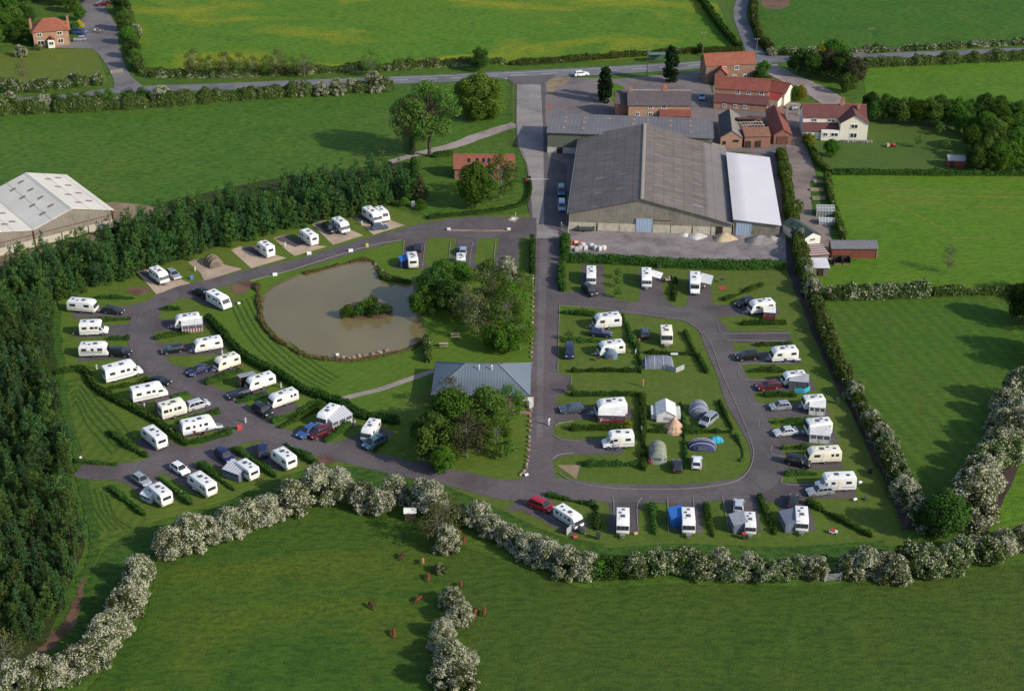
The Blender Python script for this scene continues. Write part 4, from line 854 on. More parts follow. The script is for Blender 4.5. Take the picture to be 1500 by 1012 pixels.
for i in range(8):
    tree_proto(f'wood{i}', RND.uniform(5.6, 8.0), RND.uniform(0.95, 1.35), 0.5, 34, 0.46, L_PLANT[i % 3], 'cone' if i < 4 else 'column', 180, 0.18, 0.08, 0.6, BARK, 4)
for i in range(4): tree_proto(f'haw{i}', RND.uniform(3.9, 4.6), RND.uniform(1.9, 2.6), 0.4, 62, 0.60, L_HAW, 'dome', 380, 0.15, 0.10, 0.35, BARK, 2)
for i in range(2): tree_proto(f'hawg{i}', RND.uniform(3.4, 4.2), RND.uniform(1.9, 2.3), 0.6, 56, 0.60, L_HAW2, 'dome', 360, 0.155, 0.10, 0.35, BARK, 2)
for i in range(2): tree_proto(f'shrub{i}', 3.0, 1.6, 0.5, 18, 0.72, L_GREEN, 'dome', 140, 0.20, 0.07, 0.35, BARK, 3)
for i in range(3): tree_proto(f'round{i}', RND.uniform(7.5, 9), RND.uniform(3.0, 3.6), 1.6, 52, 1.10, L_GREEN, 'egg', 95, 0.27, 0.17, 0.45, BARK, 2)
tree_proto('sparse0', 9.0, 3.4, 2.2, 44, 1.0, L_OLIVE, 'egg', 64, 0.23, 0.16, 0.5, BARK_G); tree_proto('sparse1', 8.0, 3.0, 2.0, 36, 0.95, L_BROWN, 'egg', 50, 0.22, 0.14, 0.45, BARK_G)
tree_proto('big0', 17.5, 6.3, 6.0, 60, 1.7, L_OLIVE, 'egg', 46, 0.31, 0.45, 0.42, BARK); tree_proto('big1', 15, 5.2, 5.0, 44, 1.6, L_OLIVE, 'egg', 40, 0.31, 0.38, 0.42, BARK)
tree_proto('willow', 12.5, 6.6, 1.2, 80, 1.75, L_WILLOW, 'egg', 80, 0.32, 0.5, 0.35, BARK, 2); tree_proto('cypress', 9.0, 1.35, 0.5, 60, 0.75, L_CYP, 'column', 150, 0.27, 0.15, 0.7, BARK, 6)
tree_proto('conifer', 9.0, 2.3, 0.8, 44, 0.9, L_YELLOW, 'cone', 60, 0.32, 0.15, 0.7, BARK, 4); tree_proto('young', 4.2, 1.3, 1.4, 14, 0.6, L_BRIGHT, 'egg', 50, 0.26, 0.06, 0.5, BARK_G, 1)
tree_proto('bare', 7.0, 1.7, 1.8, 48, 0.6, L_BROWN, 'egg', 46, 0.16, 0.10, 0.5, BARK_G, 1)

# ---- the young wood: each tree on its own
def inside(p, poly):
    r = False; n = len(poly)
    for i in range(n):
        x1, y1 = poly[i]; x2, y2 = poly[(i+1) % n]
        if (y1 > p[1]) != (y2 > p[1]) and p[0] < (x2-x1)*(p[1]-y1)/(y2-y1)+x1: r = not r
    return r
def poly_w(pts): return [tuple(P(*q)[:2]) for q in pts]
WA = poly_w([(-14,412),(60,384),(130,368),(200,337),(300,312),(400,290),(500,272),(590,258),(600,292),(522,319),(430,336),(370,352),(285,380),(197,408),(130,430),(62,446)])
WB = poly_w([(-20,412),(62,440),(80,452),(72,500),(74,545),(96,640),(108,700),(110,760),(120,800),(112,850),(86,905),(50,940),(-20,975)])
cand = []
for poly, sp in ((WA, 2.05), (WB, 2.1)):
    xs = [q[0] for q in poly]; ys = [q[1] for q in poly]; y = min(ys)
    row = 0
    while y < max(ys):
        x = min(xs) + (row % 2)*sp/2
        while x < max(xs):
            q = (x + RND.uniform(-.55,.55), y + RND.uniform(-.55,.55))
            if inside(q, poly): cand.append((q, poly is WA))
            x += sp
        y += sp*0.9; row += 1
cand = [q for q in cand if RND.random() > 0.12]
cand.sort(key=lambda e: hypot(e[0][0], e[0][1]))
def wood_pick(): return RND.choice((0,0,1,1,2,2,3,4,5,6,7)), RND.uniform(0.52, 1.22)
for (q, a) in cand[:300]:
    k, s = wood_pick()
    if a: plant(f'wood{k}', 'plantation_tree', 'young dark green tree in the dense belt between the pale barn and the gravel pitches', 'tree', 0, 0, s, 'young trees of the belt beside the pale barn', None, None, None, (q[0], q[1], 0))
    else: plant(f'wood{k}', 'plantation_tree', 'young dark green tree in the dense wood down the left edge of the camp', 'tree', 0, 0, s, 'young trees of the wood on the left', None, None, None, (q[0], q[1], 0))
def join_rest(rest):      # trees of the wood beyond the 300 nearest: one mass
    vs, ls, ss, mi, o, lo = [], [], [], [], 0, 0
    for (q, a) in rest:
        k, s = wood_pick(); cr = TREES[f'wood{k}'][0]; n = len(cr.vertices); v = np.empty(n*3, np.float32); cr.vertices.foreach_get('co', v); v = v.reshape(-1, 3)*s
        r = RND.uniform(0, 6.28); v = np.stack([v[:,0]*cos(r)-v[:,1]*sin(r)+q[0], v[:,0]*sin(r)+v[:,1]*cos(r)+q[1], v[:,2]], 1)
        m = len(cr.loops); l = np.empty(m, np.int32); cr.loops.foreach_get('vertex_index', l); f = len(cr.polygons); st = np.empty(f, np.int32); cr.polygons.foreach_get('loop_start', st)
        vs.append(v); ls.append(l+o); ss.append(st+lo); mi.append(np.full(f, k % 3, np.int32)); o += n; lo += m
    me = bpy.data.meshes.new('young_wood'); v = np.vstack(vs); l = np.concatenate(ls); st = np.concatenate(ss)
    me.vertices.add(len(v)); me.vertices.foreach_set('co', v.ravel()); me.loops.add(len(l)); me.loops.foreach_set('vertex_index', l); me.polygons.add(len(st)); me.polygons.foreach_set('loop_start', st)
    for m in L_PLANT: me.materials.append(m)
    me.polygons.foreach_set('material_index', np.concatenate(mi)); me.update(calc_edges=True); me.validate()
    tag(obj('young_wood', me), 'mass of young dark green trees in the belt along the gravel pitches and behind the pale barn', 'wood', None, 'stuff')
if len(cand) > 300: join_rest(cand[300:])
# ---- hawthorns in blossom
def haws(pts, label, group, smin=0.85, smax=1.15, gfrac=0.0):
    for q in pts:
        s = 1.10*RND.uniform(smin, smax)*(q[2] if len(q) > 2 else 1); g = RND.random() < gfrac or (len(q) > 3)
        plant(('hawg%d' % RND.randrange(2)) if g else ('haw%d' % RND.randrange(4)), 'hawthorn', label, 'tree', 0, 0, s, group, sz=s*RND.uniform(.78, 1.15), at=P(q[0], q[1], 2.0*s)*1 - Vector((0, 0, 2.0*s)))
haws([(18,990),(52,985),(86,978),(112,962),(136,950),(150,925),(168,910),(180,884),(194,862),(203,836)], 'white blossoming hawthorn in the hedge curving round the lower left pasture', 'hawthorns curving round the lower left pasture', 0.95, 1.15)
haws([(250,792,1.1),(278,780,1.1),(305,772),(335,764),(362,752),(390,744),(428,726,1.1),(466,712,1.15),(496,708,1.15),(530,722),(556,732,1.05),(578,716),(618,722),(632,730)], 'white blossoming hawthorn in the hedge below the lower left pitches', 'hawthorns below the lower left pitches', 0.95, 1.15)
haws([(672,748),(700,752),(722,766),(748,780),(775,796),(802,808),(832,822),(858,824)], 'white blossoming hawthorn in the hedge below the red car and the striped windbreak', 'hawthorns below the middle of the camp', 0.8, 1.05, 0.4)
haws([(930,826),(962,822),(986,820),(1004,816),(1026,826),(1056,822),(1074,828),(1100,824),(1124,832),(1150,828),(1172,826),(1194,830)], 'white blossoming hawthorn in the hedge along the bottom right pitches', 'hawthorns along the bottom right pitches', 0.75, 0.98, 0.55)
haws([(1244,826),(1266,822),(1290,824),(1312,832),(1428,798),(1470,790),(1496,784)], 'white blossoming hawthorn in the hedge right of the wooden gate', 'hawthorns right of the wooden gate', 0.8, 1.05, 0.1)
haws([(1338,812,1.1,1),(1362,818,1.2,1),(1392,812,1.2,1),(1410,800,1,1),(1450,800,1,1)], 'green hawthorn with few flowers in the hedge right of the wooden gate', 'green hawthorns right of the wooden gate')
haws([(1168,302,.7,1),(1176,345,.8),(1182,365,.8,1),(1184,398,.9),(1190,420,.9)], 'white flowering hawthorn in the tall hedge beside the farm track sheds', 'hawthorns beside the farm track sheds', .8, 1)
haws([(1252,570,.8),(1262,592,.7,1),(1276,612,.8),(1292,634),(1300,648),(1308,668),(1318,690),(1328,712),(1344,738),(1358,752)], 'white flowering hawthorn in the hedge beside the dark ditch right of the camp', 'hawthorns beside the dark ditch', .85, 1.05, .25)
haws([(1498,570,1.1),(1478,592),(1498,600,1.1),(1470,618),(1490,628,1.1),(1462,650),(1478,655,1,1),(1450,668),(1440,690,1.1),(1428,712,1.25),(1422,735,1.2)], 'tall white blossoming hawthorn in the row at the right edge above the ditch', 'hawthorns at the right edge', 1.1, 1.4, 0.3)
haws([(655,790,.9),(645,830,.55),(661,872,.75),(672,895,.8),(648,918,.75),(640,940,.6),(662,958,1.0),(684,962,.8),(655,985),(676,990)], 'white flowering hawthorn in the gappy row dividing the two lower fields', 'hawthorns dividing the two lower fields', .85, 1.05, .15)
haws([(15,143,.9),(40,150,.7),(64,148,.8),(110,145,.6),(170,150,.6),(236,137,1),(270,137,.95),(440,130,.8),(470,131,.8),(494,128,.85),(515,122,.9),(548,120,1.1),(199,45,.7)], 'white flowering hawthorn in the tall hedge along the near side of the main road', 'hawthorns along the main road', 1.0, 1.3)
haws([(82,121,.6),(105,115,.7),(60,122,.6),(30,75,.8)], 'white flowering hawthorn around the hipped house garden', 'hawthorns round the house garden')
haws([(1130,74,.6),(1232,165,.0001)][:1], 'white flowering hawthorn on the corner of the lane and main road', None)

# ---- other trees, placed one by one: key, px, py (foot), scale, leaf, label
def T(key, px, py, s, m, label, name='tree', group=None, sz=None, cat='tree'): return plant(key, name, label, cat, px, py, s, group, m, sz)
T('big0', 629, 229, 1.16, None, 'tall spring tree with forked dark trunk standing over the gravel track')
T('big1', 606, 226, 1.08, L_BROWN, 'thin brownish spring tree left of the forked tall tree')
T('willow', 702, 170, 1.0, None, 'big rounded yellow green willow by the road junction')
T('round0', 703, 103, 0.85, L_DARK, 'dark round tree across the road behind the willow')
T('round1', 697, 303, 1.28, L_GREEN, 'full dark green tree in front of the orange roofed cottage')
T('sparse0', 733, 291, 1.25, L_OLIVE, 'thin leaved tree with pale trunk right of the full tree by the cottage')
T('round2', 640, 445, 1.08, L_DARK, 'dark dense tree at the right shore of the pond'); T('round0', 622, 462, 0.8, L_GREEN, 'low green tree overhanging the pond edge')
T('round1', 660, 462, 0.95, L_DARK, 'dark green tree behind the pond tip, next to bare trees'); T('round2', 672, 425, 0.85, L_GREEN, 'green tree hiding the silver car pitch above the pond')
T('sparse1', 700, 490, 1.15, None, 'bare brownish tree between the pond and the main drive'); T('sparse1', 722, 460, 1.05, None, 'bare twiggy tree nearest the blossom trees above the drive')
T('sparse0', 748, 468, 0.95, L_BRIGHT, 'light green spring tree beside the main drive above the amenity block'); T('round0', 745, 516, 0.75, L_BRIGHT, 'bright bushy tree in the grass right behind the amenity block')
T('round1', 722, 512, 0.6, L_GREEN, 'small green tree behind the amenity block roof'); T('sparse0', 765, 440, 0.75, L_OLIVE, 'small olive tree at the drive edge above the pond trees')
T('haw1', 742, 400, 0.95, None, 'grey white blossom tree at the end of the pond side pitches'); T('haw2', 748, 412, 0.75, None, 'low blossom bush below the grey white blossom tree')
T('round2', 662, 634, 1.14, L_GREEN, 'deep green tree at the front left of the amenity block'); T('sparse1', 660, 600, 0.90, L_PURP, 'small purple brown tree against the amenity roof')
T('round0', 642, 674, 1.06, L_OLIVE, 'olive green tree left in the grove below the amenity block'); T('round1', 650, 692, 0.60, L_BRIGHT, 'small bright bush at the foot of the grove')
T('round1', 712, 630, 1.02, L_OLIVE, 'round olive tree in front of the amenity block middle'); T('sparse0', 684, 670, 1.02, L_PURP, 'dark purple leaved tree in the grove below the amenity block')
T('round2', 705, 652, 0.66, L_BRIGHT, 'vivid light green tree in the middle of the grove'); T('sparse0', 745, 619, 0.86, L_GREEN, 'slender green tree before the amenity block entrance'); T('young', 745, 672, 1.0, L_GREEN, 'young slender tree alone on the grass below the grove')
T('round0', 630, 652, 0.84, L_DARK, 'shaded tree at the left edge of the grove'); T('shrub0', 648, 688, 0.9, L_DARK, 'dark shrub beside the grove gate', 'shrub', cat='shrub')
T('sparse0', 728, 664, 0.8, L_BRIGHT, 'light airy tree on the right of the grove'); T('round2', 678, 655, 0.8, L_OLIVE, 'olive tree between the purple tree and the deep green tree'); T('sparse0', 716, 446, 1.15, L_OLIVE, 'airy olive tree between the pond trees and the drive'); T('sparse0', 742, 490, 1.1, L_OLIVE, 'olive spring tree leaning toward the drive above the amenity block'); T('sparse1', 684, 468, 1.05, L_BROWN, 'brownish half bare tree close to the pond corner'); T('round1', 650, 430, 0.9, L_GREEN, 'green tree at the top of the pond side clump'); T('sparse0', 762, 512, 0.85, L_BRIGHT, 'light green tree at the drive edge behind the amenity block')
T('cypress', 982, 121, 1.22, None, 'dark columnar cypress by the road behind the farmhouse chimneys'); T('cypress', 885, 150, 1.15, None, 'dark broad cypress left of the farmhouse'); T('cypress', 889, 143, 0.9, L_DARK, 'shorter dark cypress joined to the broad one')
T('round0', 1025, 79, 0.4, L_DARK, 'small dark bush on the field edge left of the brick barn')
for q in ((1170,108,.95,L_DARK,'dark tree nearest the lane corner in the road grove'),(1188,112,1.0,L_DARK,'dark tree behind the yellow conifer in the road grove'),(1212,112,.95,L_PURP,'purple tree low in the road grove'),(1232,118,1.1,L_DARK,'broad dark green tree in the road grove'),(1252,122,1.0,L_PURP,'purple brown tree at the right end of the road grove'),(1240,136,.7,L_OLIVE,'olive tree at the lower tip of the road grove'),(1222,98,1.1,L_GREEN,'tall green tree topping the road grove')):
    T('round%d' % RND.randrange(3), *q[:3], q[3], q[4])
T('conifer', 1199, 108, 1.15, None, 'yellow green conifer in the dark road grove')
for q in ((1118,110,.55,L_GREEN,'green bush beside the brick barn gable'),(1112,122,.5,L_DARK,'dark bush right of the brick barn'),(1124,130,.5,L_BROWN,'brownish bush above the cream cottage'),(1162,147,.55,L_GREEN,'green bush left of the yellow garden bush'),(1172,147,.5,L_YELLOW,'yellow garden bush beside the gravel drive'),(1217,230,.62,L_GREEN,'round green tree on the garden lawn'),(1186,214,.42,L_YELLOW,'yellow bush at the white house corner')):
    T('round%d' % RND.randrange(3), *q[:3], q[3], q[4])
for i, q in enumerate(((1283,178,.85,L_DARK),(1296,174,.8,L_GREEN),(1308,178,.85,L_DARK),(1322,180,.85,L_OLIVE),(1334,176,.75,L_GREEN),(1346,181,.85,L_BRIGHT),(1360,184,.95,L_OLIVE),(1374,180,.9,L_GREEN),(1388,184,.95,L_OLIVE),(1402,186,1.0,L_GREEN),(1275,166,.7,L_DARK))): T('round%d' % (i % 3), *q, 'dense garden tree in the row behind the white house lawn', group='trees behind the white house lawn')
for i, q in enumerate(((1420,182,.85,L_DARK),(1440,178,.9,L_DARK),(1462,190,.9,L_GREEN),(1490,185,.9,L_OLIVE),(1440,205,.9,L_GREEN),(1470,212,.95,L_BRIGHT),(1450,238,1,L_OLIVE),(1485,235,1,L_GREEN),(1500,215,1,L_GREEN),(1428,248,.8,L_DARK),(1512,250,.9,L_OLIVE),(1425,220,.85,L_GREEN),(1412,198,.8,L_GREEN),(1455,222,1,L_OLIVE),(1476,250,1,L_GREEN),(1440,250,.9,L_OLIVE),(1462,176,.8,L_GREEN),(1488,205,.95,L_OLIVE),(1505,190,.9,L_GREEN),(1462,252,.9,L_BRIGHT))): T('round%d' % (i % 3), *q, 'leafy tree in the small copse at the right end of the garden', group='trees of the garden copse')
for i, (x, y, lab) in enumerate(((1345,216,'young fruit tree alone on the middle of the garden lawn'),(1383,222,'young fruit tree on the lawn close to the garden copse'),(1375,198,'young fruit tree near the top of the garden lawn'))): T('young', x, y, .9, L_OLIVE, lab)
T('bare', 1388, 399, 1.0, None, 'bare round headed tree standing alone in the right meadow')
for q in ((1475,470,1.0,L_DARK),(1500,480,1.1,L_DARK),(1505,520,1.1,L_DARK),(1520,545,1.1,L_GREEN),(1522,440,1.1,L_DARK)): T('round%d' % RND.randrange(3), q[0]+22, *q[1:], 'dark leafy tree at the right edge beside the striped field', group='trees at the right edge')
T('round1', 1378, 785, 1.0, L_DARK, 'large dark green tree where the ditches meet'); T('round2', 1400, 772, .7, L_GREEN, 'smaller green tree beside the ditch corner tree'); T('round0', 1352, 770, .6, L_DARK, 'low dark tree left of the ditch corner tree')
T('sparse1', 640, 795, 0.95, L_BROWN, 'brown leaved tree at the top of the gappy field row'); T('sparse1', 655, 770, 0.8, L_BROWN, 'smaller brown tree against the blossom hedge'); T('sparse1', 10, 985, .95, L_BROWN, 'brownish thin tree in the bottom left corner')
for q in ((890,835,.9,L_DARK),(876,838,.8,L_GREEN),(905,838,.9,L_DARK)): T('shrub%d' % RND.randrange(2), q[0], q[1]+6, q[2]*1.3, q[3], 'deep green bush in the gap between the two blossom hedges', 'shrub', 'bushes between the blossom hedges', cat='shrub')
# top left garden
for i, q in enumerate(((-8,40,1),(12,30,1.05),(-5,70,.8),(20,62,.7),(35,55,.75),(30,20,1),(55,2,1),(90,8,.9),(105,18,.8),(8,8,1.1),(118,30,.6),(112,48,.45),(120,5,.8),(75,-5,1),(40,-8,1.1),(-15,58,1),(5,52,.9),(22,44,1),(38,38,.9),(-10,88,.7),(95,-8,1),(25,5,1.1),(108,5,.9),(0,20,1),(42,66,.5))): T('round%d' % (i % 3), *q, (L_DARK, L_GREEN, L_OLIVE)[i % 3], 'dense garden tree around the hipped brick house', group='trees round the hipped house')
T('shrub0', 117, 41, .8, L_GOLD, 'bright yellow bush beside the blue van', 'shrub', cat='shrub'); T('shrub1', 30, 62, 1.1, L_BRIGHT, 'light green bush left of the hipped house', 'shrub', cat='shrub'); T('shrub1', 55, 74, .7, L_BROWN, 'reddish bush by the hipped house front wall', 'shrub', cat='shrub'); T('bare', 36, 122, 1.1, L_BROWN, 'bare tree on the hipped house lawn')
for i, (x, y, s) in enumerate(((172,20,.8),(176,45,.8),(182,65,.75),(188,85,.7),(192,100,.7),(168,0,.8))): T('round%d' % (i % 3), x+8, y, s, (L_DARK, L_OLIVE, L_GREEN)[i % 3], 'bushy tree in the tall hedge along the house lane', group='trees along the house lane')
for i, x in enumerate((285,308,330,352,372,392,408,428,446,545)): T('sparse1', x, 110+RND.uniform(-2,3), RND.uniform(.75,1.05), L_OLIVE if i % 2 else L_BROWN, 'thin half bare tree in the far roadside hedge', group='half bare roadside trees')
for i, x in enumerate((300,318,335,352,370,388,405,425)): T('shrub%d' % (i % 2), x, 149-i*1.4, RND.uniform(.9,1.2), (L_GREEN, L_DARK, L_OLIVE)[i % 3], 'green bush in the near roadside hedge between the blossoms', 'shrub', 'green roadside bushes', cat='shrub')
for i, (x, y) in enumerate(((22,165),(50,163),(84,160),(104,158),(125,157),(145,155),(160,150),(190,150),(210,150))): T('shrub%d' % (i % 2), x, y-2, RND.uniform(1.0,1.4), (L_GREEN, L_OLIVE, L_DARK)[i % 3], 'green bush in the roadside hedge left of the lane end', 'shrub', 'green bushes left of the lane end', cat='shrub')
# pond island and shore
for q in ((510,465,.75,L_GREEN,'light green bush at the left tip of the pond island'),(538,456,.8,L_BRIGHT,'taller bright bush in the middle of the pond island'),(525,464,.7,L_DARK,'dark bush low on the pond island'),(552,463,.75,L_DARK,'dark spreading bush on the pond island'),(566,460,.6,L_DARK,'dark bush at the right tip of the pond island'),(545,450,.7,L_DARK,'shaded bush at the back of the pond island')): T('shrub%d' % RND.randrange(2), q[0], q[1], q[2]*1.25, q[3], q[4], 'shrub', cat='shrub')
# column between wood belt and lawn, small ones
T('shrub0', 592, 303, .8, L_GREEN, 'clipped round shrub at the end of the young wood', 'shrub', cat='shrub'); T('shrub1', 616, 306, .8, L_GREEN, 'round shrub right of the white boulder', 'shrub', cat='shrub')
T('conifer', 597, 292, .7, L_DARK, 'narrow dark conifer at the end of the young wood'); T('conifer', 616, 292, .8, L_PURP, 'narrow brown conifer at the lawn edge')
for i, (x, y) in enumerate(((906,404),(906,416),(905,432))): T('young', x, y+4, .62, L_GREEN, ('top','middle','lowest')[i] + ' young tree on the grass strip between first two top caravans', 'young_tree')
T('shrub0', 920, 629, .55, L_YELLOW, 'yellow bush at the end of the hedge beside the red awning', 'shrub', cat='shrub')
T('young', 834, 499, .6, L_GREEN, 'young tree on the grass beside the navy van', 'young_tree'); T('young', 835, 577, .55, L_DARK, 'dark young bush at the drive end of the hedge', 'young_tree')

# ------------------------------------------------------------------ hedges: one object for each run
def hedge(pts, w, h, label, m=None, dens=20, size=0.26, lump=0.18, name='hedge', cat='hedge', group=None, foot=True):
    W_ = [P(a[0], a[1]) for a in spline(pts, False, 8)]
    Q = [W_[0]]
    for a, b in zip(W_, W_[1:]):
        n = max(1, int((b-a).length/0.6))
        for i in range(1, n+1): Q.append(a.lerp(b, i/n))
    A_ = np.array([tuple(q) for q in Q]); n = len(A_); d = np.gradient(A_, axis=0); d /= np.linalg.norm(d, axis=1)[:, None]+1e-9; nn = np.stack([-d[:,1], d[:,0], 0*d[:,0]], 1)
    sl = np.concatenate([[0], np.cumsum(np.linalg.norm(np.diff(A_, axis=0), axis=1))]); L = sl[-1]
    g1, g2 = NPR.normal(0, 1, int(L/3.1)+4), NPR.normal(0, 1, int(L/1.1)+4)
    def lumpf(s): return 1 + lump*np.clip(0.75*np.interp(s/3.1+.5, np.arange(len(g1)), g1) + 0.5*np.interp(s/1.1+.5, np.arange(len(g2)), g2), -1.7, 1.9)
    def sect(ang): cs, sn = np.cos(ang), np.sin(ang); return np.sign(cs)*np.abs(cs)**0.6, np.abs(sn)**0.6
    N = int(L*(2*h+w)*dens); s = NPR.random(N)*L; a = NPR.random(N)*pi
    ix = np.interp(s, sl, np.arange(n)); i0 = np.clip(ix.astype(int), 0, n-2); fr = (ix-i0)[:, None]
    base = A_[i0]*(1-fr)+A_[i0+1]*fr; nv = nn[i0]; k = lumpf(s); cy, cz = sect(a); dep = 0.86 + 0.2*NPR.random(N)
    endf = np.clip(np.minimum(s, L-s)/(w*0.5), 0.25, 1)**0.5
    cen = base + nv*(cy*w/2*k*dep*endf)[:, None]; cen[:, 2] = cz*h*k*dep*(0.55+0.45*endf) 
    cen += NPR.normal(0, 0.05, cen.shape); nr = nv*np.cos(a)[:, None]; nr[:, 2] = np.sin(a)
    cv, cf = [], []; ks = 7
    for i in range(n):
        e = 0.82*min(1, max(0.3, min(sl[i], L-sl[i])/(w*0.5))**0.5)*lumpf(sl[i])
        for j in range(ks):
            y, z = sect(np.array([pi*j/(ks-1)])); cv.append(A_[i]+nn[i]*(y[0]*w/2*e) + np.array([0,0,z[0]*h*e-0.02]))
    for i in range(n-1):
        for j in range(ks-1): cf.append((i*ks+j, (i+1)*ks+j, (i+1)*ks+j+1, i*ks+j+1))
    cf.append(tuple(range(ks))); cf.append(tuple((n-1)*ks+j for j in range(ks)))
    o = obj(name, leaf_mesh(name, cen, nr, size, m or L_HEDGE, (cv, cf)))
    return tag(o, label, cat, group)
H = hedge
H([(212,112),(300,113),(380,111),(480,106),(562,103),(600,100),(684,95.5),(740,93)], 2.6, 2.2, 'long hedge on the far side of the road under the buttercup field', L_HEDGE_O, 16, 0.32, .25)
H([(745,95.5),(800,93),(862,88),(943,82),(1020,78),(1088,75)], 2.0, 1.7, 'trimmed roadside hedge between buttercup field and brick barn', L_HEDGE_O, 16, 0.32)
H([(-20,166),(60,164),(150,160),(225,156),(300,150),(400,142),(500,136),(576,131)], 3.6, 3.0, 'tall rough hedge along the near side of the road on the left', L_HEDGE_O, 18, 0.30, .34)
H([(-20,134),(40,134),(90,130),(128,124),(150,124)], 3.0, 2.8, 'hedge between hipped house lawn and road', L_HEDGE_B, 18, 0.30, .34)
H([(206,108),(198,80),(193,45),(182,10),(172,-25)], 3.0, 2.6, 'tall dark hedge between the house lane and the buttercup field', L_HEDGE_O, 15, 0.36, .25)
H([(1020,-8),(1045,28),(1066,55),(1084,74)], 2.4, 2.4, 'thick hedge left of the lane beside the buttercup field', L_HEDGE, 15, 0.36)
H([(1106,-8),(1104,20),(1108,45),(1116,64),(1130,78)], 2.4, 2.4, 'thick hedge right of the lane climbing beside the dark field', L_HEDGE_O, 15, 0.36)
H([(1132,80),(1200,80),(1270,77),(1370,72),(1500,65),(1560,62)], 2.2, 1.9, 'flowering hedge on the far side of the road at the upper right', L_HEDGE_B, 15, 0.34, .3)
H([(1262,98),(1340,95),(1420,91),(1540,86)], 3.0, 2.4, 'wide hedge on the near side of the road at the upper right', L_HEDGE_O, 15, 0.34, .3)
H([(1216,255),(1300,256),(1420,257),(1540,257)], 1.4, 1.4, 'straight low hedge between garden lawn and hay meadow', L_HEDGE, 16, 0.3)
H([(1180,205),(1190,225),(1200,242),(1214,253)], 1.8, 1.7, 'clipped green hedge curving round the garden lawn corner', L_HEDGE_Y, 18, 0.28)
H([(1211,260),(1218,295),(1226,325),(1236,352)], 1.8, 1.8, 'clipped hedge between greenhouses and hay meadow', L_HEDGE_Y, 18, 0.28)
H([(1206,438),(1260,437),(1310,435),(1362,433)], 2.6, 3.0, 'tall blossom flecked hedge between hay meadow and striped field', L_HEDGE_B, 18, 0.3, .15)
H([(1364,432),(1430,431),(1540,428)], 1.8, 1.8, 'low hedge continuing right from the blossom flecked hedge', L_HEDGE_O, 16, 0.32)
H([(822,383),(900,386),(985,391),(1070,394),(1150,393)], 1.8, 2.1, 'long clipped hedge between the gravel yard and the top caravans', L_HEDGE, 22, 0.26, .08)
H([(828,350),(828,362),(829,378)], 2.2, 2.0, 'short clipped hedge beside the drive at the yard corner', L_HEDGE, 22, 0.26, .08)
H([(780,352),(780,376),(780,402)], 1.2, 1.8, 'clipped hedge on the left of the main drive above the pond', L_HEDGE_D, 22, 0.26, .08)
H([(822,388),(822,408),(824,428)], 1.4, 1.4, 'loose hedge at the drive side of the first top caravan', L_HEDGE, 20, 0.28, .25)
H([(1142,225),(1150,265),(1158,315),(1170,365),(1180,410),(1192,440)], 2.8, 2.6, 'tall hedge running down between white roofed shed and farm track', L_HEDGE_Y, 20, 0.28, .25)
H([(1192,440),(1206,485),(1226,535),(1250,580),(1280,635),(1310,695),(1345,765)], 2.6, 2.3, 'long dark hedge beside the ditch on the right of the camp', L_HEDGE_O, 15, 0.34, .28)
H([(626,321),(660,317),(710,312),(750,305),(768,298),(776,284),(776,270),(774,262)], 0.9, 0.9, 'low clipped hedge curving round the orange roofed cottage lawn', L_HEDGE_D, 26, 0.22, .08)
H([(604,170),(604,195),(605,228)], 1.2, 1.6, 'narrow dark hedge dividing the left field from the track', L_HEDGE_D, 20, 0.3, .15)
H([(634,231),(650,229),(664,227)], 1.4, 1.3, 'short clipped hedge behind the orange roofed cottage', L_HEDGE, 22, 0.26, .1)
H([(606,240),(608,262),(607,285)], 1.6, 2.0, 'dark hedge between young wood and cottage lawn', L_HEDGE_D, 20, 0.3, .2)
H([(625,498),(626,512),(627,532)], 1.6, 2.0, 'hedge clump at the pond side of the amenity path', L_HEDGE_O, 20, 0.28, .25)
H([(80,548),(122,544),(142,570),(177,591),(218,612),(243,629),(274,653)], 1.3, 1.1, 'long low hedge winding behind the left hand row of pitches', L_HEDGE, 22, 0.26, .12)
H([(304,466),(322,486),(337,502),(355,521),(380,537),(410,552),(441,572),(469,582),(502,595),(527,610),(556,616),(585,620)], 1.6, 1.4, 'long hedge between the pond lawn and the inner row of caravans', L_HEDGE_D, 22, 0.26, .12)
H([(376,416),(380,446),(384,472),(400,494),(428,512),(445,520)], 0.9, 0.5, 'low rough growth fringing the left shore of the pond', L_REED, 22, 0.24, .5, 'pond_fringe', 'reeds')
H([(445,402),(500,388),(530,382),(548,385),(560,402),(590,412)], 0.8, 0.5, 'low rough growth fringing the top shore of the pond', L_REED, 22, 0.24, .5, 'pond_fringe', 'reeds')
H([(553,392),(560,408),(580,413),(602,416)], 1.2, 1.1, 'green bank of bushes by the pond above the drive pitches', L_HEDGE, 22, 0.26, .4, 'pond_fringe', 'reeds')
H([(445,522),(480,527),(520,529),(560,522),(600,512),(616,502)], 0.8, 0.35, 'low rough growth fringing the bottom shore of the pond', L_REED, 22, 0.2, .5, 'pond_fringe', 'reeds')
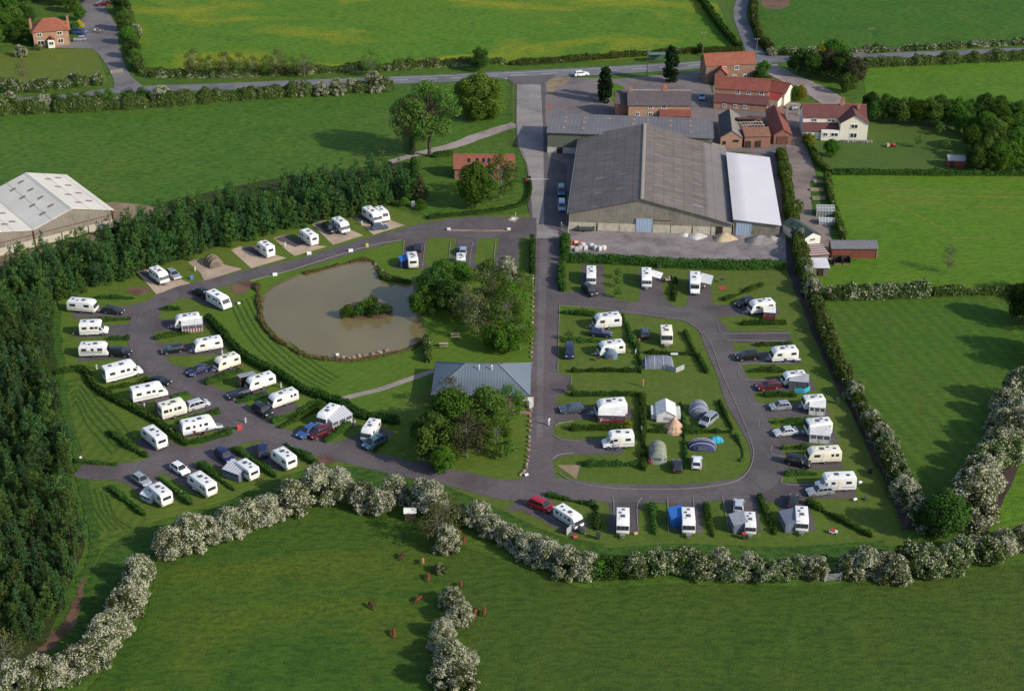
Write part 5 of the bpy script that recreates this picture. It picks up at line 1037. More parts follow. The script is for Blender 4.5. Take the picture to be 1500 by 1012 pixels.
SMALL = [  # low pitch dividers
 ([(137,437),(196,438)],'low hedge above the topmost left caravan'),([(128,471),(192,468)],'low hedge between first and second left caravans'),([(160,498),(190,497)],'low hedge between second and third left caravans'),
 ([(160,570),(190,565),(218,557)],'low hedge below the long motorhome on the left'),([(250,584),(276,578)],'low hedge above the cream left hand caravan'),([(258,620),(290,612),(322,604)],'low hedge below the cream left hand caravan'),
 ([(276,650),(305,645),(340,634)],'low hedge along the spur road beside the red sign'),([(158,633),(185,652),(215,670)],'low slanting hedge left of the end on left caravan'),([(111,677),(140,680),(172,682)],'thin clipped edging at the end of the spur road'),
 ([(160,715),(185,734),(212,756)],'low slanting hedge at the far lower left pitch'),([(233,701),(255,718),(280,740)],'low slanting hedge between first two bottom left caravans'),([(291,682),(315,698),(343,719)],'low slanting hedge between second and third bottom left caravans'),
 ([(340,658),(372,676),(404,700)],'low slanting hedge between third and fourth bottom left caravans'),([(418,651),(442,667),(467,684)],'low slanting hedge right of the bottom left caravans'),
 ([(235,454),(264,454)],'low hedge above the red striped awning caravan'),([(225,498),(250,493),(278,489)],'low hedge below the red striped awning caravan'),([(301,564),(330,553),(356,544)],'low hedge below the cream inner caravan'),([(347,591),(370,584),(392,579)],'low hedge below the inner caravan with grey awning'),
 ([(398,621),(435,604),(470,590)],'low hedge above the blue and maroon cars'),([(410,628),(445,610),(476,595)],'second low hedge above the blue and maroon cars'),([(476,649),(495,635),(513,623)],'low hedge right of the maroon car'),([(547,664),(566,643)],'low hedge below the last inner caravan'),
 ([(821,459),(872,463)],'low hedge above the first island caravan'),([(912,462),(920,482),(928,505)],'low hedge between the first island caravan and the grey hatchback'),([(824,501),(882,501)],'low hedge between the first and second island caravans'),([(932,505),(936,525),(938,547)],'low hedge right of the second island caravan'),
 ([(836,545),(880,544),(936,545)],'low hedge below the second island caravan'),([(836,580),(885,579),(940,579)],'low hedge above the red awning caravan'),([(941,580),(942,630),(943,690)],'long low hedge down the middle of the island'),([(834,630),(875,629),(914,630)],'low hedge below the red awning caravan'),
 ([(854,682),(893,682),(934,682)],'sparse low hedge above the triangular flower bed'),([(945,518),(985,519),(1020,520)],'low hedge above the tunnel tent'),([(1003,487),(1010,502),(1018,518)],'thin hedge right of the cream island caravan'),([(1021,521),(1028,533),(1036,548)],'thin hedge right of the tunnel tent'),
 ([(997,590),(1001,612),(1005,633)],'thin hedge between the trailer tent and the grey dome tent'),([(1002,636),(1004,662),(1005,688)],'thin hedge between the dark car and the white car'),([(1053,588),(1062,608),(1073,630)],'thin hedge right of the silver people carrier'),([(1077,637),(1088,662),(1085,677)],'curved thin hedge at the right end of the island'),([(946,633),(1000,633),(1072,634)],'very low hedge across the tent pitches'),
 ([(989.5,408),(988,425),(987,442)],'low hedge between the second and third top caravans'),([(1059,441),(1090,429),(1118,418)],'low slanting hedge above the right hand corner pitch'),
 ([(1085,476),(1118,475),(1152,475)],'low hedge below the corner caravan'),([(1105,507),(1132,506),(1160,506)],'low hedge above the first right hand caravan'),([(1096,545),(1122,544),(1150,545)],'low hedge below the first right hand caravan'),([(1118,581),(1142,580),(1166,581)],'low hedge below the second right hand caravan'),
 ([(1131,620),(1158,619),(1185,619)],'low hedge above the fourth right hand caravan'),([(1144,658),(1165,657),(1187,658)],'low hedge above the cream right hand caravan'),([(1149,696),(1172,695),(1196,696)],'low hedge above the bottom right hand motorhome'),
 ([(1180,736),(1222,758),(1277,787)],'long slanting hedge at the bottom right of the camp'),([(800,726),(836,734),(872,741)],'low slanting hedge right of the red car'),([(873,742),(873,758),(874,777)],'low hedge right of the first bottom caravan'),
 ([(956,740),(957,760),(959,784)],'low hedge between the second and third bottom caravans'),([(1034,740),(1038,760),(1044,787)],'low hedge between the blue and grey bottom awnings'),([(1112,727),(1122,752),(1135,784)],'low hedge between the last two bottom caravans')]
for pts, lab in SMALL:
    H(pts, 0.95 if 'thin' not in lab else 0.6, 0.85 if 'thin' not in lab else 0.65, lab, L_HEDGE if RND.random() < .6 else L_HEDGE_D, 30, 0.19, .46, 'pitch_hedge', 'hedge', 'low hedges between the pitches')
# ------------------------------------------------------------------ vehicle materials
def paint(name, col, rough=0.28, metal=0.0, dirt=0.10):
    t = NT(name); n = t.noise(t.oco(), 1.2, 4, 0.6)
    b = t.bsdf(t.mix(t.math('MULTIPLY', t.ramp(n, 0.45, 0.75), 1.0), col, c(col, 1-dirt)), rough, metal, 0.5); b.inputs['Coat Weight'].default_value = 0.3; b.inputs['Coat Roughness'].default_value = 0.1
    return t.m
V_WHITE = paint('shell_white', (0.80,0.79,0.77), 0.4); V_CREAM = paint('shell_cream', (0.78,0.73,0.60), 0.45); V_GREY = paint('shell_grey_panel', (0.36,0.37,0.36), 0.4)
RUBBER = plain('tyre_rubber', (0.018,0.018,0.020), 0.9); STEELW = plain('wheel_silver', (0.45,0.46,0.48), 0.35, 0.7); GLASS_C = plain('vehicle_glass', (0.022,0.027,0.032), 0.06, 0, 0.7, var=0.05); GLASS_V = plain('caravan_window', (0.035,0.038,0.045), 0.10, 0, 0.6, var=0.1)
LAMP = plain('lamp_clear', (0.65,0.66,0.68), 0.1, 0, 0.7); LAMPR = plain('lamp_red', (0.42,0.02,0.02), 0.2); HITCH = plain('hitch_steel', (0.30,0.30,0.31), 0.5, 0.5); HATCH = plain('hatch_smoked', (0.10,0.105,0.12), 0.2); PLASTIC_D = plain('trim_dark', (0.035,0.036,0.04), 0.6)
CARC = {k: paint('paint_'+k, v, 0.25, m) for k, v, m in (('black',(0.012,0.012,0.016),0),('charcoal',(0.035,0.037,0.042),.3),('navy',(0.014,0.018,0.075),0),('blue',(0.035,0.085,0.26),0),('slate',(0.085,0.115,0.17),.3),('silver',(0.46,0.48,0.51),.5),('pale_silver',(0.60,0.62,0.65),.3),('white',(0.78,0.78,0.78),0),('red',(0.36,0.010,0.020),0),('maroon',(0.10,0.008,0.014),0),('teal',(0.06,0.14,0.20),.2),('pale_blue',(0.35,0.42,0.58),.2))}
def wheel_mesh(r, w):
    mb = MB(); mb.tube((0,-w/2,0),(0,w/2,0),r,n=18,mi=0); mb.tube((0,-w/2-0.012,0),(0,w/2+0.012,0),r*0.62,n=14,mi=1); mb.tube((0,-w/2-0.02,0),(0,w/2+0.02,0),r*0.18,n=8,mi=0)
    return mb.mesh('wheel', [RUBBER, STEELW])
WH_C = wheel_mesh(0.32, 0.21); WH_V = wheel_mesh(0.34, 0.22)

CARS = {}
def car_proto(key, L, Wd, hb, hr, x0, x1, x2, x3, nose=0.72, tail=None):
    # x0..x1 foot of windscreen to roof front, x2..x3 roof rear to foot of rear window
    tail = tail or hb; hw = Wd/2
    prof = [(-L/2+.10,.24),(-L/2,.45),(-L/2+.02,tail-.12),(-L/2+.12,tail),(x3,hb),(x0,hb),(L/2-.28,nose+.06),(L/2-.05,nose-.10),(L/2,.48),(L/2-.10,.24)]
    mb = MB(); mb.prism(prof, -hw, hw); mb.frustum((x3+.02,x0-.02,-hw+.05,hw-.05), hb-.03, (x2,x1,-hw+.24,hw-.24), hr)
    body = mb.mesh('body', CARC['black'], 0.07, 2, True, 0.45)
    P_ = {}
    def face(p0, p1, w0, w1, inset=0.05, off=0.02):   # sloping glass between two x,z points
        mb = MB(); d = Vector((p1[0]-p0[0], 0, p1[1]-p0[1])); nrm = Vector((-d.z,0,d.x)).normalized(); nrm = nrm if nrm.z > 0 else -nrm
        a = Vector((p0[0],0,p0[1])) + d*0.07; b = Vector((p0[0],0,p0[1])) + d*0.92; o = nrm*off
        v = [a+o+Vector((0,-w0/2+inset,0)), a+o+Vector((0,w0/2-inset,0)), b+o+Vector((0,w1/2-inset,0)), b+o+Vector((0,-w1/2+inset,0))]
        mb.add(v+[q-nrm*0.03 for q in v], [(0,1,2,3),(7,6,5,4),(0,4,5,1),(1,5,6,2),(2,6,7,3),(3,7,4,0)]); return mb
    P_['windscreen'] = face((x0-.02,hb-.03),(x1,hr),Wd-.12,Wd-.5).mesh('windscreen', GLASS_C); P_['rear_window'] = face((x3+.02,hb-.03),(x2,hr),Wd-.12,Wd-.5).mesh('rear_window', GLASS_C)
    sd_ = []
    for s in (-1,1):
        mb = MB(); zb, zt = hb+.05, hr-.07; k = (hr-hb+.03)
        def yy(z): return s*(hw-.05-.19*(z-hb+.03)/k + .015)
        def xx(xa, xb, z): return xa + (xb-xa)*(z-hb+.03)/k
        n = 3; f0, f1 = xx(x0-.02,x1,zb)-.12, xx(x0-.02,x1,zt)-.10; r0_, r1_ = xx(x3+.02,x2,zb)+.12, xx(x3+.02,x2,zt)+.10
        for i in range(n):
            ba, bb = f0+(r0_-f0)*i/n, f0+(r0_-f0)*(i+1)/n+.07; ta, tb = f1+(r1_-f1)*i/n, f1+(r1_-f1)*(i+1)/n+.07
            v = [(ba,yy(zb),zb),(bb,yy(zb),zb),(tb,yy(zt),zt),(ta,yy(zt),zt)]; v2 = [(q[0],q[1]-s*.04,q[2]) for q in v]
            mb.add(v+v2, [(0,1,2,3),(7,6,5,4),(0,4,5,1),(1,5,6,2),(2,6,7,3),(3,7,4,0)])
        sd_.append(mb.mesh('side_window', GLASS_C))
    hl = [MB().box((L/2-.13,s*(hw-.30),nose-.10),(.2,.36,.14)).mesh('headlight', LAMP, 0.03) for s in (-1,1)]
    tl = [MB().box((-L/2+.04,s*(hw-.16),tail-.18),(.12,.22,.26)).mesh('tail_light', LAMPR, 0.03) for s in (-1,1)]
    tr = MB().box((L/2-.02,0,.40),(.1,Wd*.55,.16)).box((-L/2+.02,0,.42),(.08,Wd*.6,.14)).mesh('bumper_grille', PLASTIC_D, 0.02)
    mr = [MB().box((x0-.25,s*(hw+.06),hb+.06),(.12,.2,.13)).mesh('door_mirror', CARC['black'], 0.03) for s in (-1,1)]
    CARS[key] = (body, P_, sd_, hl, tl, tr, mr, L, Wd)
car_proto('hatch', 3.95, 1.70, .90, 1.46, 1.00, .25, -1.45, -1.88); car_proto('estate', 4.60, 1.78, .92, 1.47, 1.05, .25, -1.75, -2.22); car_proto('saloon', 4.50, 1.78, .92, 1.43, 1.00, .30, -1.05, -1.70, .74, .96)
car_proto('suv', 4.55, 1.86, 1.08, 1.74, 1.15, .50, -1.85, -2.20, .92); car_proto('mpv', 4.45, 1.82, .98, 1.68, 1.55, .60, -1.75, -2.16, .80); car_proto('van', 4.7, 1.86, 1.10, 1.86, 1.75, .95, -2.15, -2.30, .90)
GCAR = 'cars and vans parked about the site'
def car(kind, col, px, py, dx, dy, label, s=1.0, cat='car', name='parked_car'):
    body, P_, sd_, hl, tl, tr, mr, L, Wd = CARS[kind]; g = P(px, py, 0.7); g.z = 0.05
    o = thing(name, label, cat, g, heading(px, py, dx, dy), GCAR, (s, s, s)); m = CARC[col]
    obj('body', body, o, m)
    for k, q in P_.items(): obj(k, q, o)
    for q in sd_: obj('side_window', q, o)
    for q in hl: obj('headlight', q, o)
    for q in tl: obj('tail_light', q, o)
    obj('bumper', tr, o)
    for q in mr: obj('door_mirror', q, o, m)
    for x in (L*.30, -L*.29):
        for y in (-1, 1): obj('wheel', WH_C, o, None, (x, y*(Wd/2-.10), .31))
    return o
for a in (
 ('estate','silver',254,401.5,.75,.62,'silver estate car beside the first caravan on the gravel pitches'),('suv','black',482.7,334.9,.8,.5,'black off roader between two caravans on the gravel pitches'),('hatch','slate',556,331.5,1,-.12,'blue grey car parked across the end gravel pitch'),
 ('estate','charcoal',166,454.5,1,.12,'dark grey estate car coupled before the topmost left caravan'),('suv','black',175.6,516.5,1,.08,'black off roader in front of the grey striped caravan'),('saloon','black',234,557.5,1,.2,'black car showing behind the left hand motorhome roof'),
 ('mpv','pale_silver',289.6,592.5,1,-.3,'silver people carrier in front of the cream left hand caravan'),('hatch','silver',207,702,.75,.5,'silver hatchback above the bottom left caravan with white awning'),('hatch','white',263.5,686,.75,.5,'white hatchback on the bottom left pitches'),
 ('suv','navy',329.4,667.7,.7,.6,'dark navy off roader above the striped grey porch awning'),('mpv','navy',385,659,-.1,-1,'dark blue people carrier facing away from the bottom left caravans'),('suv','black',295.5,428.6,-.8,-.4,'black car with open boot behind the wide windscreen motorhome'),
 ('estate','black',253.4,511.4,-1,.15,'black estate car beside an inner left pitch entrance'),('saloon','navy',290,541.8,-1,.4,'low dark blue car below the black estate'),('estate','black',351,576.5,-1,.25,'black estate with white edged roof in front of inner caravan with grey awning'),
 ('suv','black',384.5,601,.8,.5,'black off roader below the wide white inner caravan'),('estate','blue',450.6,631,-.85,.5,'bright blue estate car beside the maroon one'),('mpv','maroon',469.3,633,-.9,.35,'maroon people carrier in front of the big grey awning'),
 ('mpv','teal',548,647.7,-.9,.45,'blue car before the last inner caravan'),('hatch','black',612.5,362,.02,-1,'black car in front of the blue awning caravan above the pond'),('hatch','pale_blue',678,366.5,0,-1,'pale blue car towing position above the pond trees'),
 ('suv','charcoal',864,425.5,.7,.6,'dark off roader slanted below the first top caravan'),('estate','black',1091,442,-1,.35,'black estate with raised tailgate in the right hand corner'),('estate','navy',880,487.5,1,.1,'dark blue estate car on the grass under the first island caravan'),
 ('van','navy',834,515,0.03,1,'navy blue van on the grass at the drive edge'),('hatch','slate',945,486.5,0,-1,'grey hatchback seen from behind beside the cream island caravan'),('estate','slate',838,598,-1,.08,'blue grey estate before the red awning caravan'),
 ('mpv','silver',1038,614.5,-.75,.6,'silver people carrier on the grass beside the grey dome tent'),('hatch','charcoal',992,681,-.1,-1,'dark car on the grass right of the green tunnel tent'),('hatch','white',1020.7,676,.05,-1,'white car on the grass below the dark blue dome tent'),
 ('mpv','red',792,739.5,.9,.35,'bright red people carrier at the bottom of the drive'),('hatch','pale_silver',1082,739.5,.05,-1,'pale silver car above the grey awning on the bottom row'),('hatch','charcoal',1162,733,.08,-1,'dark car above the last bottom caravan'),
 ('suv','black',1094.5,521.5,-1,.1,'black off roader before the uppermost right hand caravan'),('estate','maroon',1125.6,564.5,-1,.15,'dark maroon estate before the see through awning'),('hatch','silver',1143,594,-1,.1,'silver hatchback before the white awning caravan'),
 ('saloon','pale_silver',1150.8,631.5,-1,.12,'silver saloon before the awning with dark openings'),('suv','black',1169,676,1,.25,'black off roader in front of the cream right hand caravan'),('estate','silver',1201,718,-1,.1,'silver estate beside the bottom right motorhome'),
 ('van','teal',822,280,0,1,'dark teal van in the shade of the grey barn'),('van','pale_blue',823,302,.05,1,'pale blue van nearest the yard gate in the barn shade'),('hatch','pale_blue',1028,141.5,.03,1,'lavender blue car in the farm yard behind the farmhouse'),
 ('hatch','pale_blue',1166,156,1,-.2,'blue car seen through the cream gateway'),('estate','white',851.5,108,1,-.1,'white car passing on the main road'),('van','blue',116.5,47,1,.05,'bright blue van beside the hipped brick house'),('hatch','silver',117,57,-1,.05,'silver hatchback in front of the blue van'),('suv','maroon',151,5.5,-1,.1,'red off roader at the top of the house lane')):
    car(*a, cat='van' if a[0] == 'van' else 'car', name='parked_van' if a[0] == 'van' else 'parked_car')

# ------------------------------------------------------------------ touring caravans
def plate(mb, p0, p1, y0, y1, f0=0.0, f1=1.0, off=0.012, th=0.03, mi=0):
    a = Vector((p0[0],0,p0[1])); b = Vector((p1[0],0,p1[1])); d = b-a; n = Vector((d.z,0,-d.x)).normalized(); n = n if n.x*a.x > 0 else -n
    u = a+d*f0+n*(off+th/2); v = a+d*f1+n*(off+th/2); mb.panel((*((u+v)/2)[:1], (y0+y1)/2, ((u+v)/2).z), (0,1,0), d, abs(y1-y0), (v-u).length, th, mi)
CV = {}
STRIPES_C = {'b': paint('stripe_blue', (0.16,0.20,0.30)), 'c': paint('stripe_beige', (0.42,0.34,0.26))}; V_OFF = paint('shell_off_white', (0.74,0.735,0.72), 0.45, dirt=0.16)
def caravan_proto(key, L, flat=False, Wd=2.22, grey=False, win=None, var=''):
    h = L/2; hw = Wd/2; zb = .42; zt = 2.58
    if flat: prof = [(-h+.05,zb),(-h,.9),(-h+.03,2.45),(-h+.2,zt),(h-.45,zt),(h-.2,2.42),(h,1.35),(h-.02,.8),(h-.12,zb)]; fw = ((h,1.35),(h-.2,2.42))
    else: prof = [(-h+.05,zb),(-h,.9),(-h+.06,2.35),(-h+.3,zt),(h-1.25,zt),(h-.75,2.44),(h-.38,2.0),(h-.04,1.05),(h,.8),(h-.12,zb)]; fw = ((h-.06,1.1),(h-.38,2.0))
    d = {}
    body = MB().prism(prof, -hw, hw).mesh('body', V_WHITE, 0.09, 2, True, 0.6); d['body'] = body
    mb = MB()
    for y in (-.72, 0, .72): plate(mb, fw[0], fw[1], y-.335, y+.335, .08, .9)
    d['front_window'] = mb.mesh('front_window', GLASS_V)
    mb = MB(); plate(mb, (-h,.9), (-h+.06,2.35), -.75, .75, .42, .80); d['rear_window'] = mb.mesh('rear_window', GLASS_V)
    d['side_window'] = [MB().box((x, s*(hw+.012), 1.78), (wd, .035, .55)).mesh('side_window', GLASS_V, .01) for s, lst in (win(h) if win else ((-1, ((h*.45,.95),(-h*.05,.55),(-h*.62,.95))), (1, ((h*.42,.95),(-h*.62,1.0))))) for x, wd in lst]
    dx_ = {'b': -.28, 'c': .02}.get(var, .15)
    d['door'] = MB().box((h*dx_, hw+.012, 1.42), (.66,.04,1.75)).box((h*dx_, hw+.03, 1.85), (.42,.03,.5)).mesh('door', V_CREAM, .01)
    d['roof_hatch'] = [MB().box((x, y, zt+.05), (sx,sy,.10)).mesh('roof_hatch', m, .02) for x, y, sx, sy, m in ((h*.12,0,.75,.75,HATCH),(-h*.62,.1,.45,.45,HATCH),(h*.42,-.3,.42,.42,V_CREAM),(-h*.25,-.45,.42,.42,HATCH))]
    mb = MB(); mb.tube((h-.2,-.55,.42),(h+1.15,0,.42),.045,n=6); mb.tube((h-.2,.55,.42),(h+1.15,0,.42),.045,n=6); mb.tube((h+1.1,0,.42),(h+1.35,0,.46),.05,n=6); mb.tube((h+.85,.14,.62),(h+.85,.14,.06),.035,n=6); mb.box((h+.45,0,.55),(.6,.9,.2)); d['hitch'] = mb.mesh('hitch', HITCH)
    mb = MB()
    for s in (-1,1): mb.box((-.1, s*(hw+.008), .66), (L*.86, .02, .10)); mb.box((-.05*h, s*(hw+.008), .98), (L*.9, .018, .05))
    if grey:
        for s in (-1,1): mb.box((-.12*h, s*(hw+.006), 1.25), (L*.72, .016, .42)); mb.box((-.55*h, s*(hw+.009), 1.55), (L*.30, .016, .20))
    d['stripe'] = mb.mesh('stripe', STRIPES_C.get(var, V_GREY)); d['chassis'] = MB().box((0,0,.34),(L*.8,1.6,.18)).mesh('chassis', PLASTIC_D)
    mb = MB()
    for x in (-h+.4, h-.5):
        for s in (-1,1): mb.tube((x, s*.9, .42),(x+.1, s*.95, .03),.03,n=5)
    d['corner_steady'] = mb.mesh('corner_steady', HITCH)
    d['tail_light'] = [MB().box((-h-.01, s*(hw-.15), .78),(.05,.14,.34)).mesh('tail_light', LAMPR) for s in (-1,1)]
    CV[key] = (d, L, hw)
caravan_proto('long', 6.2); caravan_proto('mid', 5.3); caravan_proto('short', 4.4, True); caravan_proto('grey', 5.8, False, 2.22, True)
def wb(h): return ((-1, ((h*.40,.70),(h*.08,.42),(-h*.30,.42),(-h*.66,.80))), (1, ((h*.45,.80),(-h*.66,.8))))
def wc(h): return ((-1, ((h*.42,1.15),(-h*.55,1.25))), (1, ((h*.45,1.1),(-h*.45,.5),(-h*.72,.6))))
for k_, l_, f_ in (('long',6.2,False),('mid',5.3,False),('short',4.4,True)):
    caravan_proto(k_+'b', l_, f_, win=wb, var='b'); caravan_proto(k_+'c', l_, f_, win=wc, var='c')
VR = random.Random(3)
GCV = 'touring caravans on the pitches'
def caravan(kind, px, py, dx, dy, label, s=1.0, shell=None, flip=False):
    kind = VR.choice([kind, kind+'b', kind+'c']) if kind != 'grey' else kind
    if shell is None and VR.random() < .4: shell = V_OFF
    d, L, hw = CV[kind]; g = P(px, py, 1.45); g.z = 0.055
    o = thing('caravan', label, 'caravan', g, heading(px, py, dx, dy, 1.45), GCV, (s, -s if flip else s, s))
    obj('body', d['body'], o, shell)
    for k in ('front_window','rear_window','door','hitch','stripe','chassis','corner_steady'): obj(k, d[k], o)
    for k in ('side_window','roof_hatch','tail_light'):
        for q in d[k]: obj(k, q, o)
    for s_ in (-1,1): obj('wheel', WH_V, o, None, (-.12, s_*(hw-.06), .30))
    return o
for a in (
 ('mid',233,402.5,.78,.56,'white caravan on the lowest gravel pitch beside the silver estate'),('mid',499,329.5,.78,.56,'white caravan with big front window beside the black off roader on gravel'),('long',545,314.5,.8,.56,'long white caravan on the end gravel pitch by the round shrubs'),
 ('long',121,446.8,1,.08,'white caravan at the very top of the left hand row'),('grey',138,511,1,-.03,'caravan with large grey swoosh panels along its side'),('short',252.5,599,1,-.28,'cream caravan with brown grey awning on its far side',1.1,'cream'),
 ('long',290,621.8,1,-.22,'white caravan with dark open door and picnic furniture before it'),('long',225.5,638.8,-.72,-.60,'white caravan end on to the spur road with rear window showing'),('mid',233.5,722.5,-.72,-.60,'white caravan with opened white awning at the bottom left corner'),
 ('long',296,707.5,-.78,-.58,'white caravan with two white steps or struts at its side on the bottom left row'),('mid',361,686,-.78,-.55,'white caravan with grey striped porch awning on the bottom left row',.95),('mid',415.6,670,-.78,-.58,'plain white caravan at the right end of the bottom left row'),
 ('mid',274,469.5,-1,.12,'white caravan with maroon and white striped awning'),('long',304,503,-1,.18,'white caravan with small round windows on the inner left row',.92),('mid',332,529,-1,.35,'cream caravan with people sitting at its side on the inner left row',.95,'cream'),
 ('long',381,557.5,-1,.32,'white caravan half covered by grey awning on the inner left row',.92),('long',414.3,581.5,-1,.35,'clean white caravan alone above the double low hedge',.92),('mid',481,608,-.72,.62,'white caravan with big grey awning beside the blue and maroon cars'),
 ('mid',543,629,-.55,.75,'white caravan nearest the grove at the end of the inner row',.95),('short',604,380.5,-.25,-1,'white caravan with bright blue awning above the pond'),('short',675.3,380,0,-1,'white caravan half hidden behind the pond trees',.9),
 ('long',866,402.5,0.0,1,'white caravan end on at the left of the top right row',.93),('long',947,406,0.05,1,'white caravan with white sun canopy in the top right row',.96),('mid',1115,448.5,-1,.12,'white caravan with small red porch in the right hand corner',1.02),
 ('mid',889,470,-1,.1,'white caravan with dark door at the top of the island pitches',1.08),('mid',895,509,-1,.12,'white caravan behind the small blue grey kite shaped tent'),('short',976,491,.12,1,'cream caravan standing alone on the island grass',1.05,'cream'),
 ('mid',894.5,597,-1,.08,'white caravan behind the long red and white awning',1.1),('long',833,755,.85,.55,'white caravan between the red people carrier and the windbreak',.88),('mid',912.3,762,0,1,'white caravan alone with no awning on the bottom row',.95),
 ('mid',1008,761.5,.08,1,'white caravan with bright blue awning on the bottom row',.95),('mid',1098.5,764,.1,1,'white caravan with pale grey awning on the bottom row',.82),('mid',1174,759,.08,1,'white caravan with dark blue grey awning at the right end of bottom row',.93),
 ('mid',1148,518,-1,.08,'white caravan with blue mat, top of the right hand column',1.02),('mid',1163,552,-1,.1,'white caravan with see through awning in the right hand column',.88),('short',1191.5,588,-1,.06,'small white caravan with white striped awning in the right hand column',.92),
 ('short',1198.5,625,-1,.08,'white caravan with dark open awning doors in the right hand column',1.05),('long',1206,665,-1,.05,'cream caravan in the right hand column above the bottom motorhome',.98,'cream')):
    a = list(a); 
    if len(a) > 7: a[7] = V_CREAM
    caravan(*a)

# ------------------------------------------------------------------ motorhomes
def motor_proto(L=6.8, Wd=2.25, over=True):
    h = L/2; hw = Wd/2; d = {}
    if over: prof = [(-h,.40),(-h-.02,1.0),(-h+.05,2.70),(-h+.15,2.80),(h-2.4,2.84),(h-1.55,2.76),(h-1.18,2.45),(h-1.25,2.02),(h-1.75,1.92),(h-1.85,.40)]
    else: prof = [(-h,.40),(-h-.02,1.0),(-h+.04,2.60),(-h+.2,2.72),(h-1.4,2.72),(h-.9,2.50),(h-.3,1.45),(h,1.05),(h,.40)]
    d['body'] = MB().prism(prof, -hw, hw).mesh('body', V_WHITE, 0.07, 2, True, 0.6)
    if over:
        cp = [(h-1.9,.38),(h-1.9,1.95),(h-1.5,1.96),(h-.78,1.22),(h-.08,.98),(h,.75),(h,.38)]
        d['cab'] = MB().prism(cp, -hw+.12, hw-.12).mesh('cab', V_WHITE, 0.08, 2, True, 0.5); ws = ((h-.80,1.25),(h-1.48,1.95)); lz = .80; lx = h-.05
    else: ws = ((h-.32,1.50),(h-.86,2.42)); lz = .85; lx = h
    mb = MB(); plate(mb, ws[0], ws[1], -hw+.22, hw-.22, .04, .93, .015); d['windscreen'] = mb.mesh('windscreen', GLASS_C)
    cw = [MB().add([(h-.95 if over else h-.75, s*(hw-(.12 if over else 0)+.012), 1.22 if over else 1.4),(h-1.75, s*(hw-(.12 if over else 0)+.012), 1.22 if over else 1.4),(h-1.75, s*(hw-(.12 if over else 0)+.012), 1.85),(h-1.45 if over else h-1.0, s*(hw-(.12 if over else 0)+.012), 1.85)], [(0,1,2,3)]).mesh('cab_window', GLASS_C) for s in (-1,1)]
    d['cab_window'] = cw
    d['side_window'] = [MB().box((x, s*(hw+.012), 1.85),(wd,.035,.52)).mesh('side_window', GLASS_V, .01) for s, lst in ((-1,((-h*.62,.95),(-h*.08,.75),(h*.22,.6))),(1,((-h*.6,.95),(h*.2,.7)))) for x, wd in lst]
    mb = MB(); mb.box((-h-.03,0,1.95),(.04,1.2,.6)); d['rear_window'] = mb.mesh('rear_window', GLASS_V)
    d['door'] = MB().box((-h*.15, hw+.012, 1.38),(.66,.04,1.8)).box((-h*.15, hw+.03, 1.9),(.42,.03,.5)).mesh('door', V_CREAM, .01)
    d['roof_hatch'] = [MB().box((x,y,2.86 if over else 2.76),(sx,sx,.12)).mesh('roof_hatch', m, .02) for x,y,sx,m in ((-h*.6,.2,.55,HATCH),(-.1,-.2,.75,HATCH),(h*.35,.3,.42,V_CREAM))]
    d['stripe'] = MB().box((-.7,-hw-.008,.95),(L*.72,.02,.16)).box((-.7,hw+.008,.95),(L*.72,.02,.16)).mesh('stripe', V_GREY)
    d['headlight'] = [MB().box((lx,s*(hw-.42),lz),(.1,.34,.2)).mesh('headlight', LAMP, .02) for s in (-1,1)]; d['tail_light'] = [MB().box((-h-.02,s*(hw-.16),.85),(.05,.15,.4)).mesh('tail_light', LAMPR) for s in (-1,1)]
    d['bumper'] = MB().box((h-.02,0,.45),(.14,hw*1.7,.22)).mesh('bumper', PLASTIC_D, .03); return d, L, hw
MH = {'coach': motor_proto(), 'short': motor_proto(5.6, 2.15), 'aclass': motor_proto(6.6, 2.25, False), 'camper': motor_proto(5.4, 2.0, False)}
def motorhome(kind, px, py, dx, dy, label, s=1.0, cat='motorhome'):
    d, L, hw = MH[kind]; g = P(px, py, 1.5); g.z = 0.055; h = L/2
    o = thing('motorhome' if cat == 'motorhome' else 'camper_van', label, cat, g, heading(px, py, dx, dy, 1.5), 'motorhomes on the pitches', (s, s, s))
    for k, q in d.items():
        for r in (q if isinstance(q, list) else [q]): obj(k, r, o)
    for x in (h-1.0, -h*.5):
        for y in (-1,1): obj('wheel', WH_V, o, None, (x, y*(hw-.16), .33))
motorhome('short',387.7,363.5,-.82,-.52,'white motorhome with rear window showing on the gravel pitch past the brown tent'); motorhome('coach',450.8,345.5,-.82,-.54,'white motorhome with cab turned to the wood, on the middle gravel pitch',.93)
motorhome('camper',560,312.5,.7,.6,'white camper van tucked beside the long caravan on the end gravel pitch',.9,'camper van'); motorhome('short',137.5,479.5,1,-.05,'white motorhome with a bicycle standing behind it, second on the left',1.0)
motorhome('coach',179.5,543,1,-.26,'long white motorhome with cab nearest the road bend',1.08); motorhome('aclass',218,573,1,-.22,'white flat fronted motorhome hiding a black car'); motorhome('aclass',320.5,438.5,.82,.45,'motorhome with wide dark windscreen facing the pond',.96)
motorhome('coach',1018,414.5,.02,1,'white motorhome with pale striped sun canopy in the top right row',.98); motorhome('short',905,643,-1,.06,'white motorhome with bicycles leaning on its side, island pitches'); motorhome('coach',1224,705,-1,.04,'white motorhome with grey side panel, lowest in right hand column',.98)

